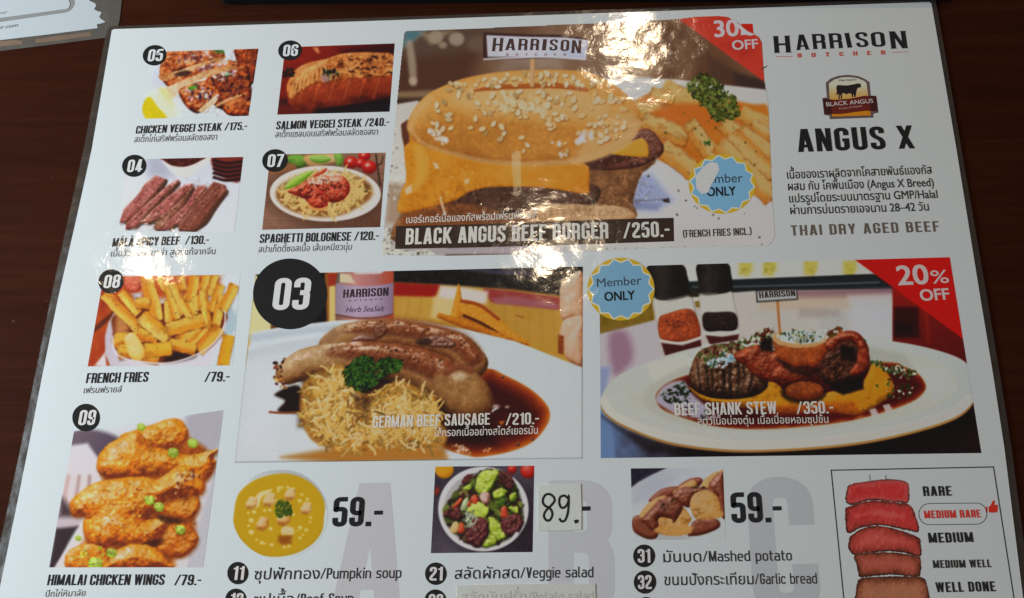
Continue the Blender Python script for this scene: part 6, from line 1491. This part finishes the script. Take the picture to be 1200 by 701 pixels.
# ------------------------------------------------------------------ steak doneness chart
v = (970, 545, 4.495)
def slice_(outline, cols, dark=True, name="printed slice"):
    P_ = np.array(zoomq(outline, v)); x0, y0 = P_.min(0) - 3; x1, y1 = P_.max(0) + 3
    q = Print([(x0, y0), (x1, y0), (x1, y1), (x0, y1)], None, .55); q.view(*v)
    Pm = smooth_closed(P_, 6); sl = (slice(None), slice(None)); sd = q.sdist(sl, Pm)
    jag = sd + (fbm(q.X / 2.0, q.Y / 2.0, 7) - .5) * 1.6
    vy = (q.Y - P_[:, 1].min()) / (P_[:, 1].max() - P_[:, 1].min())
    t = np.clip(sd / 14, 0, 1) + (fbm(q.X / 1.6 + q.Y / 6, q.Y / 7, 12) - .5) * .42 + (fbm(q.X / 9, q.Y / 9, 2) - .5) * .6 + (fbm(q.X / 2.2, q.Y / 2.2, 33) - .5) * .3
    q.comp(sl, sstep(-.5, .5, jag), ramp(t, cols))
    e = sstep(2.2, .6, sd + (fbm(q.X / 3, q.Y / 3, 4) - .5) * 2.4) * (sd > -.6)
    q.comp(sl, e * (.35 + .5 * sstep(.3, 1, vy)), (52, 26, 18))
    hair = (fbm(q.X / 1.1 + q.Y / 5, q.Y / 6, 30) > .66) & (sd > 2)
    q.comp(sl, hair * .22, (214, 150, 130))
    q.keep &= jag > -.4
    q.grain(amt=6)
    return q
chart = empty("doneness_chart", sheet((1080, 620))); chart.parent = menu; chart.location = Vector((sheet((1080, 620)).x, sheet((1080, 620)).y, 0)) - c1; chart["label"] = "boxed chart of five stacked steak slices from rare to well done"
for pts_, cols in (
    ([(170, 600), (240, 590), (400, 586), (490, 590), (520, 620), (540, 720), (545, 780), (130, 780), (145, 690), (155, 620)], [(92, 52, 34), (132, 84, 60), (156, 108, 82), (164, 118, 92)]),
    ([(138, 480), (180, 465), (330, 460), (470, 480), (490, 500), (488, 570), (470, 588), (330, 578), (180, 590), (162, 575), (150, 520)], [(104, 56, 38), (146, 84, 64), (164, 92, 78), (168, 100, 86)]),
    ([(115, 380), (135, 365), (180, 335), (270, 320), (400, 350), (480, 385), (490, 420), (485, 480), (400, 462), (300, 455), (180, 472), (130, 470), (108, 430)], [(110, 52, 40), (156, 72, 60), (172, 80, 72), (180, 96, 88)]),
    ([(92, 240), (110, 220), (230, 188), (370, 198), (430, 210), (460, 260), (478, 350), (400, 340), (280, 318), (180, 330), (120, 358), (98, 345)], [(124, 54, 46), (168, 66, 62), (174, 62, 60), (184, 90, 86)]),
    ([(100, 130), (115, 105), (190, 88), (330, 74), (415, 90), (428, 120), (424, 195), (370, 198), (230, 185), (130, 210), (95, 190)], [(160, 84, 80), (178, 78, 76), (174, 56, 54), (178, 62, 60)])):
    s_ = slice_(pts_, cols); o_ = s_.build("steak_slice", chart, None, h=5e-5 + 1e-6 * pts_[0][1] / 600, tag="ger", tone=1.0, blur=1, rich=.3)

# ------------------------------------------------------------------ chart frame and words
NAVY = (36, 38, 46)
def line(name, path, w, rgb, parent, h=6e-5, closed=False, off=0):
    pts_ = [Vector(q) for q in path]
    V, F = [], []
    for quad in stroke_quads(pts_, w, closed):
        i0 = len(V); V += [sheet((q.x, q.y), h) for q in quad]; F.append((i0, i0 + 3, i0 + 2, i0 + 1))
    o = mesh_from(name, V, F, ink(rgb, path[0]), parent)
    bm = bmesh.new(); bm.from_mesh(o.data)
    for f in bm.faces:
        f.normal_update()
        if f.normal.z < 0: f.normal_flip()
    bm.to_mesh(o.data); bm.free()
    return o
line("frame_line", [(992, 735), (974, 551.2), (1164.2, 547.3), (1193.5, 735)], 1.35, (38, 40, 56), chart)
line("skewer", [(1019, 557), (1019.8, 564)], .9, (60, 60, 64), chart); line("skewer", [(1037.7, 557), (1038.4, 563)], .9, (60, 60, 64), chart)
for t_, a, b, H, c in (("RARE", (1082.2, 581.5), (1115.6, 581), 11.5, (28, 30, 34)), ("MEDIUM RARE", (1083.4, 607.6), (1149.6, 606.4), 9.2, (178, 48, 36)), ("MEDIUM", (1088.5, 636.3), (1141, 635.3), 11.8, (28, 30, 34)), ("MEDIUM WELL", (1093.7, 665.8), (1162, 664.8), 9.2, (36, 38, 42)), ("WELL DONE", (1097, 694.2), (1167, 693), 11.8, (28, 30, 34))):
    headline("doneness_word", t_, a, b, H, c, chart, w=.16, gap=.085)
cap = []
for cx_, cy_, a0 in ((1144, 602, -90), (1089, 602.6, 90)):
    for k_ in range(13):
        a_ = math.radians(a0 + k_ * 15); cap.append((cx_ + 12.4 * math.cos(a_), cy_ + 12.4 * math.sin(a_)))
line("capsule_line", cap, .8, (48, 52, 60), chart, closed=True)
tu = [(1158.5, 600.2), (1158.3, 594.2), (1160.5, 592.5), (1163, 587.5), (1165.3, 586.2), (1166, 588.5), (1164.9, 591.6), (1168.6, 591.4), (1169.6, 593.2), (1168.8, 594.4), (1169.8, 596), (1168.8, 597.4), (1169, 599.4), (1167.4, 600.6), (1162, 601)]
flat("thumbs_up", tu, 6e-5, ink((196, 46, 28), (1160, 595)), chart); flat("thumbs_up", [(1155.2, 600.8), (1155.0, 594), (1157.0, 593.8), (1157.2, 600.6)], 6e-5, ink((196, 46, 28), (1160, 595)), chart)

# ------------------------------------------------------------------ big pale letters, drinks-and-sides columns
PALE_T = ((196, 198, 204), (186, 187, 192), (166, 166, 170))
def pale(text, x0, x1, top, bottom, rgb):
    H = (bottom - top)
    headline("pale_letter", text, (x0, bottom), (x1, bottom - .01 * (x1 - x0)), H, rgb, menu, h=1.5e-5, w=.155, label="large pale grey letter " + text)
pale("A", 386, 470, 566.5, 722, (181, 185, 191)); pale("B", 642, 721, 563, 722, (171, 176, 182)); pale("C", 884, 964, 559, 722, (157, 163, 168))

BLK = (30, 30, 34)
def badge(q, rx, ry, text, H, wid, rot=0.0, label=None, big=False, col=(30, 28, 28), slope=0.0):
    b = flat("number_badge", ell(q[0], q[1], rx, ry, 56, rot), 9e-5, ink(col, q), menu, label or "round black badge with white number " + text)
    headline("numeral", text, (q[0] - wid / 2, q[1] + H / 2 + slope * wid / 2), (q[0] + wid / 2, q[1] + H / 2 - slope * wid / 2), H, (232, 234, 236), b, h=1.4e-4, w=.15, gap=.06)
badge((181.3, 65), 14, 12, "05", 14, 17.4, -.15, slope=.04); badge((340, 59.3), 14, 11.7, "06", 13.6, 17.4, -.1, slope=.04); badge((157.4, 194.5), 14.4, 13, "04", 14.5, 17.5, -.15, slope=.04); badge((322.3, 188.4), 15, 13.4, "07", 15, 18.8, -.1, slope=.03)
badge((130.3, 330), 14.9, 14.2, "08", 15.6, 19, -.3, slope=.03); badge((101, 489.5), 16.2, 16.2, "09", 17.8, 19.5, 0, slope=.02)
badge((340, 344.6), 43.5, 41.5, "03", 37.5, 43, 0, slope=.015, label="large round black badge with white number 03")
badge((278.8, 671.7), 12.4, 13.2, "11", 16, 13.2, 0, slope=.01); badge((276.5, 703.2), 12.6, 13.4, "12", 16.4, 15, 0); badge((510.8, 672.4), 12.7, 13.2, "21", 16, 15.5, 0, slope=.01); badge((510.3, 704.4), 13, 13.6, "22", 16.4, 17, 0); badge((754.8, 651.5), 12.9, 13.3, "31", 16, 14.8, 0, slope=.01); badge((755.8, 682.2), 13.2, 13.6, "32", 16.4, 16.2, 0, slope=.01); badge((757, 713.5), 13.4, 13.8, "33", 16.4, 16.2, 0)

TXT = (34, 34, 38); GRY = (92, 92, 96)
def dish(name, a, b, H, thai, ta, tb, price=None):
    headline("dish_name", name, a, b, H, TXT, menu, w=.142, gap=.06)
    if price: headline("dish_price", price[0], price[1], price[2], H, TXT, menu, w=.142, gap=.06)
    book("thai_name", thai, ta, tb, 7.2, (104, 104, 108), menu, off=.004)
dish("CHICKEN VEGGEI STEAK /175.-", (158.7, 157), (289, 152.3), 9.2, "สเต็กไก่เสริฟพร้อมสลัดซอสงา", (157, 167), (254, 164))
dish("SALMON VEGGEI STEAK /240.-", (323.3, 152), (455.5, 147.7), 9.6, "สเต็กแซลมอนเสริฟพร้อมสลัดซอสงา", (322.3, 161.2), (442.6, 158))
dish("MÁLÀ SPICY BEEF  /130.-", (131.2, 289.3), (244, 286), 10, "เนื้อวัวพริกหมาล่า สูตรแท้จากจีน", (129.6, 300.8), (252, 298))
dish("SPAGHETTI BOLOGNESE /120.-", (303.8, 285), (443.4, 281.4), 10.4, "สปาเก็ตตี้ซอสเนื้อ เส้นเหนียวนุ่ม", (302.6, 296), (412, 292.8))
dish("FRENCH FRIES", (100.4, 449.3), (173, 447.6), 11.8, "เฟรนฟรายส์", (97.8, 461), (142.3, 459.8), ("/79.-", (239.3, 447.8), (268.3, 447)))
dish("HIMALAI CHICKEN WINGS", (55, 686), (192, 685.6), 12.6, "ปีกไก่หิมาลัย", (53, 699.6), (99.6, 698.6), ("/79.-", (204, 686), (235, 685.8)))

headline("price", "59.-", (388.8, 617.5), (447.6, 616.6), 34.8, BLK, menu, h=1e-4, w=.155, gap=.06); headline("price", "59.-", (857.5, 613.2), (917, 612), 36, BLK, menu, h=1e-4, w=.155, gap=.06)
def sticker(name, pts_, rgb, label):
    return slab(name, pts_, Z_TOP + 1.8e-5, Z_TOP + 3.2e-4, ink(rgb, pts_[0], "sticker", speckle=.1), menu, label)
ps = sticker("price_sticker", [(631, 569), (655, 567.6), (680.5, 567), (681.5, 595), (681.3, 621), (655, 622), (630.4, 622)], (187, 193, 189), "cream patch with a handwritten price 89")
hand = []
def pen(path, w):
    P_ = smooth_open(zoomq(path, (600, 526, 4)), 6); hand.append((P_, w))
pen([(196, 226), (180, 214), (158, 216), (145, 240), (152, 264), (180, 282), (190, 308), (178, 334), (160, 334), (150, 314), (160, 290), (182, 268), (200, 244), (196, 224)], 2.9)
pen([(262, 232), (246, 220), (226, 228), (222, 254), (232, 276), (250, 272), (264, 250), (266, 222), (266, 260), (262, 300), (250, 334), (232, 340), (222, 326)], 2.9)
pen([(293, 344), (304, 340), (312, 342)], 4.2)
V, F = [], []
for k_, (P_, w_) in enumerate(hand):
    for quad in stroke_quads([Vector(q) for q in P_], w_):
        i0 = len(V); V += [sheet((q.x, q.y), 3.4e-4 + 4e-6 * (len(F) % 9)) for q in quad]; F.append((i0, i0 + 3, i0 + 2, i0 + 1))
o_ = mesh_from("handwriting", V, F, ink((32, 32, 34), (640, 600)), ps)
bm = bmesh.new(); bm.from_mesh(o_.data)
for f in bm.faces:
    f.normal_update()
    if f.normal.z < 0: f.normal_flip()
bm.to_mesh(o_.data); bm.free()
line("price", [(682, 596.2), (692, 595.9)], 5.0, BLK, menu, h=1e-4)
cv = sticker("cover_strip", [(535.8, 686.3), (600, 684.8), (697.6, 683.8), (699, 735), (536, 735)], (184, 190, 186), "cream strip pasted over a menu line")
book("faded_lettering", "สลัดมันฝรั่ง/Potato salad", (540, 706.5), (696, 704.5), 12, (158, 163, 160), cv, h=3.4e-4, din=True)
for t_, a, b in (("ซุปฟักทอง/Pumpkin soup", (297.5, 679.3), (470, 677.4)), ("ซุปเนื้อ/Beef Soup", (297, 709.2), (413.5, 707.4)), ("สลัดผักสด/Veggie salad", (532.6, 678.5), (695.4, 676.6)), ("มันบด/Mashed potato", (777.3, 659), (928.2, 657)), ("ขนมปังกระเทียม/Garlic bread", (778.4, 686), (957.6, 684)), ("ส", (533, 711), (539, 711))):
    book("side_dish_name", t_, a, b, 12.6, (44, 46, 52), menu, off=.006, din=True)

# ------------------------------------------------------------------ right-hand column
def harrison(a, b, H, rgb, parent, h=1e-4, sub=None, sub_rgb=None, subH=4.5, w=.15, lines=None, name="brand_lettering"):
    o = headline(name, "HARRISON", a, b, H, rgb, parent, h=h, w=w, gap=.09, serif=.05)
    if sub: headline("small_lettering", "BUTCHER", sub[0], sub[1], subH, sub_rgb, parent, h=h, w=.17, gap=.62)
    if lines:
        for l_ in lines: line("rule", l_, .55, sub_rgb, parent, h=h)
lg = [("H", 907.7, 926.7, 62, 19.8), ("A", 933.4, 948.3, 58.6, 18), ("R", 953.2, 968, 57.6, 17.8), ("R", 972.8, 987.6, 56.8, 17.8), ("I", 993.2, 998.6, 56, 17.6), ("S", 1004, 1018, 55.4, 17.6), ("O", 1022, 1038, 55, 17.4), ("N", 1044.5, 1063.6, 57, 20.4)]
logo = empty("logo", sheet((985, 55))); logo.parent = menu; logo.location = Vector((sheet((985, 55)).x, sheet((985, 55)).y, 0)) - c1; logo["label"] = "black shop name with red small letters at the top right of the menu"
for ch, x0, x1, y, H in lg: headline("letter", ch, (x0, y + .3), (x1, y - .3), H, (26, 24, 24), logo, w=.125 if ch != "I" else .30, serif=.055)
for i_, ch in enumerate("BUTCHER"):
    x_ = 934.7 + i_ * 16.3; y_ = 67.7 - i_ * .58; headline("letter", ch, (x_, y_), (x_ + 5, y_ - .1), 5, (164, 66, 48), logo, w=.16)
line("rule", [(909.5, 66.6), (928.7, 66.2)], .6, (164, 66, 48), logo); line("rule", [(1045.3, 61.4), (1064.6, 60.9)], .6, (164, 66, 48), logo)
headline("heading", "ANGUS X", (935.4, 178.4), (1072.2, 174), 27, (24, 22, 22), menu, w=.15, gap=.085)
for t_, a, b in (("เนื้อของเราผลิตจากโคสายพันธ์แองกัส", (922.4, 209.6), (1092.5, 203.6)), ("ผสม กับ โคพื้นเมือง (Angus X Breed)", (923.6, 223.3), (1094.6, 218.4)), ("แปรรูปโดยระบบมาตรฐาน GMP/Halal", (925, 237.5), (1099, 232)), ("ผ่านการบ่มดรายเอจนาน 28–42 วัน", (926.2, 251.3), (1088.8, 246.8))):
    book("paragraph_line", t_, a, b, 9.4, (38, 36, 36), menu, off=.012)
headline("heading", "THAI DRY AGED BEEF", (927.4, 276.4), (1101, 271.4), 12.2, (84, 74, 66), menu, w=.135, gap=.14)

# crest
v = (955, 80, 10.788)
Zc = lambda P_: zoomq(P_, v)
def arc_top(y): return Zc(y)
crest = flat("crest", Zc([(135, 185), (200, 130), (300, 95), (420, 85), (540, 98), (640, 140), (690, 178), (705, 345), (775, 350), (790, 450), (802, 560), (735, 580), (742, 625), (185, 645), (185, 605), (115, 590), (92, 380), (150, 368)]), 5e-5, ink((84, 66, 62), (990, 110)), menu, "beef crest with a black cow over a dark red ribbon")
q_ = Print(Zc([(165, 110), (690, 110), (712, 625), (205, 630)]), None, .35); q_.view(*v)
q_.grad([(150, 80), (700, 80), (720, 640), (180, 640)], [(186, 182, 166), (184, 176, 150), (186, 152, 96), (190, 132, 36), (190, 130, 22)], 90, .5)
q_.mask(Zc([(172, 195), (240, 145), (330, 118), (420, 112), (530, 122), (620, 158), (652, 186), (676, 360), (703, 535), (704, 600), (216, 614), (216, 575), (186, 390)]))
q_.build("crest_field", crest, None, h=7e-5, tag="ger")
flat("ribbon", Zc([(100, 385), (250, 400), (450, 385), (620, 350), (772, 356), (784, 450), (796, 548), (640, 540), (480, 560), (330, 580), (120, 582)]), 9e-5, ink((84, 24, 16), (990, 120)), crest)
flat("ribbon_fold", Zc([(100, 385), (200, 398), (215, 580), (120, 582)]), 1.0e-4, ink((52, 18, 16), (965, 125)), crest); flat("ribbon_fold", Zc([(690, 352), (772, 356), (796, 548), (705, 543)]), 1.0e-4, ink((52, 18, 16), (1020, 125)), crest)
flat("cow_emblem", Zc([(270, 330), (276, 290), (268, 250), (278, 218), (300, 214), (400, 220), (470, 208), (520, 198), (545, 190), (560, 200), (584, 192), (578, 212), (584, 232), (570, 250), (548, 246), (530, 270), (522, 310), (514, 365), (496, 368), (492, 335), (484, 330), (482, 368), (466, 370), (462, 326), (430, 318), (400, 334), (370, 318), (340, 322), (344, 388), (328, 390), (322, 345), (312, 338), (314, 390), (296, 392), (296, 330), (286, 325), (276, 345), (264, 344)]), 9e-5, ink((30, 20, 20), (985, 102)), crest)
book("ribbon_lettering", "BLACK ANGUS", (968.6, 125), (1023.5, 120.6), 4.8, (196, 184, 178), crest, h=1.4e-4, off=.004)
book("ribbon_lettering", "Product of Thailand", (983.5, 128.6), (1010, 125.2), 2.0, (176, 140, 128), crest, h=1.4e-4, off=.0)
book("crest_lettering", "Harrison's", (983, 95.6), (1003.5, 94.6), 2.6, (70, 62, 58), crest, h=1.2e-4, off=.01)

# discount corners
book("discount_lettering", "20", (1052.5, 334.2), (1089.5, 332.4), 22, (226, 204, 198), stew, off=.022); book("discount_lettering", "%", (1092, 332.4), (1112.6, 331.4), 15, (226, 204, 198), stew, off=.004); book("discount_lettering", "OFF", (1079, 352.6), (1113.4, 350.8), 12.8, (226, 204, 198), stew, off=.026)
book("discount_lettering", "30", (837.5, 43.6), (866.5, 42), 18.6, (226, 208, 206), burger, h=1.4e-4, off=.022); book("discount_lettering", "OFF", (858.5, 58.8), (889, 56.6), 10.6, (226, 206, 202), burger, h=1.4e-4, off=.022)

# burger sticker words
bar = flat("title_bar", [(464, 265.2), (560, 263), (700, 257.6), (789.4, 255.4), (790, 283), (700, 286), (560, 290), (463, 292)], 1.2e-4, ink((52, 36, 28), (620, 275), "bar", bump=.7, coat_rough=.10, ridge=.0004), burger)
headline("title_lettering", "BLACK ANGUS BEEF BURGER", (475, 287), (713, 279.6), 19, (226, 220, 212), bar, h=1.6e-4, w=.15, gap=.07); headline("title_lettering", "/250.-", (730.5, 279.6), (785, 277.6), 18.4, (226, 220, 212), bar, h=1.6e-4, w=.15, gap=.07)
headline("note_lettering", "(FRENCH FRIES INCL.)", (800.5, 278.6), (881, 275.4), 8.6, (58, 46, 42), burger, h=1.5e-4, w=.13, gap=.07)
book("thai_name", "เบอร์เกอร์เนื้อแองกัสพร้อมเฟรนฟรายส์", (476, 261.8), (629, 255.6), 8.2, (230, 222, 214), burger, h=1.5e-4, off=.01)
for ch, x0, x1, y, H in (("H", 576.5, 588.5, 60.2, 15.6), ("A", 592, 603.5, 59, 13.6), ("R", 607, 617.5, 59, 13.4), ("R", 621, 631, 59, 13.4), ("I", 635, 639.5, 59.2, 13.2), ("S", 643.5, 653, 59.4, 13.2), ("O", 656.5, 666.5, 60, 13.2), ("N", 669.5, 680.5, 62.4, 15)): headline("flag_lettering", ch, (x0, y), (x1, y + .2), H, (74, 50, 44), burger, h=1.4e-4, w=.13 if ch != "I" else .30, serif=.05)
for i_, ch in enumerate("BUTCHER"): headline("flag_lettering", ch, (593 + i_ * 11.2, 65.6), (596 + i_ * 11.2, 65.6), 2.8, (150, 120, 122), burger, h=1.4e-4, w=.14)

headline("title_lettering", "GERMAN BEEF SAUSAGE", (436.4, 501.4), (574, 497.8), 13.8, (222, 218, 210), german, w=.14, gap=.065); headline("title_lettering", "/210.-", (592.5, 498.4), (631.6, 497), 13.8, (222, 218, 210), german, w=.14, gap=.065)
book("thai_name", "ไส้กรอกเนื้ออย่างสไตล์เยอรมัน", (508.4, 511.6), (630.4, 508.4), 8.6, (216, 212, 204), german, off=.008)
headline("title_lettering", "BEEF SHANK STEW", (790.6, 487), (910.6, 485), 14.6, (216, 212, 206), stew, w=.14, gap=.065); headline("title_lettering", "/350.-", (933.8, 485.4), (977, 484.4), 14.6, (216, 212, 206), stew, w=.14, gap=.065)
book("thai_name", "สตูว์เนื้อน่องตุ๋น เนื้อเปื่อยหอมซุปข้น", (817.4, 498), (971, 495.6), 8.6, (210, 206, 198), stew, off=.006)
headline("jar_lettering", "HARRISON", (402, 349.2), (455, 346.6), 9.6, (50, 40, 46), german, w=.14, gap=.075, serif=.05); headline("jar_lettering", "BUTCHER", (409, 353.4), (448, 351.6), 1.9, (120, 90, 100), german, w=.13, gap=.6)
book("jar_lettering", "Herb SeaSalt", (405, 366.4), (449.5, 364.6), 6.4, (60, 46, 58), german, off=-.004, shear=.28)
headline("flag_lettering", "HARRISON", (890, 349.6), (932, 347), 7.2, (44, 40, 42), stew, w=.15, gap=.08, serif=.05)

# member seals
def seal(q, rx, ry, parent, h, rot, tag, words):
    root = flat("member_seal", ell(q[0], q[1], rx, ry, 64), h, ink((186, 150, 34), q, tag), parent, "round yellow and blue member seal " + tag)
    n = 14
    def star(k, d):
        P_ = []
        for i in range(n * 8):
            a = 2 * math.pi * i / (n * 8) + rot
            w_ = abs(((i / 8) % 1) - .5) * 2            # 1 at tips
            r_ = k * (.855 + .125 * w_ ** 1.25) + d
            P_.append((q[0] + rx * r_ * math.cos(a), q[1] + ry * r_ * math.sin(a)))
        return P_
    flat("seal_edge", star(1.0, .015), h + 2e-5, ink((214, 214, 190), q, tag), root); flat("seal_face", star(.965, 0), h + 4e-5, ink((108, 150, 176), q, tag), root)
    for w_, a, b, H, off in words: book("seal_lettering", w_, a, b, H, (52, 60, 70) if off < .015 else (24, 26, 30), root, h=h + 7e-5, off=off)
    return root
s1 = seal((846.2, 216), 39.2, 34.8, burger, 1.3e-4, .1, "on the burger sticker, its face scraped white", [("Member", (818, 215.4), (870.6, 213.6), 10.4, .002), ("ONLY", (828.4, 230.2), (862.6, 229), 10.2, .028)])
flat("scraped_patch", [(815, 207), (824, 196), (832, 190), (841, 191.5), (843, 199), (838, 209), (833, 218), (830, 226), (822, 227.5), (816, 221)], 2.2e-4, ink((196, 192, 188), (830, 210), "scr", speckle=.12), s1)
seal((727.6, 339), 39.4, 36.8, menu, 1.3e-4, .0, "over the corner of the stew picture", [("Member", (699.8, 336.8), (752, 333.4), 10, .002), ("ONLY", (708.4, 353), (744.4, 351), 10.2, .028)])

# the word dash and stray marks
flat("stray_mark", [(890, 82.6), (894, 79.4), (900.6, 76.6), (896, 79.8)], 1.6e-4, ink((60, 48, 46), (893, 80)), menu)
bpy.context.view_layer.update()
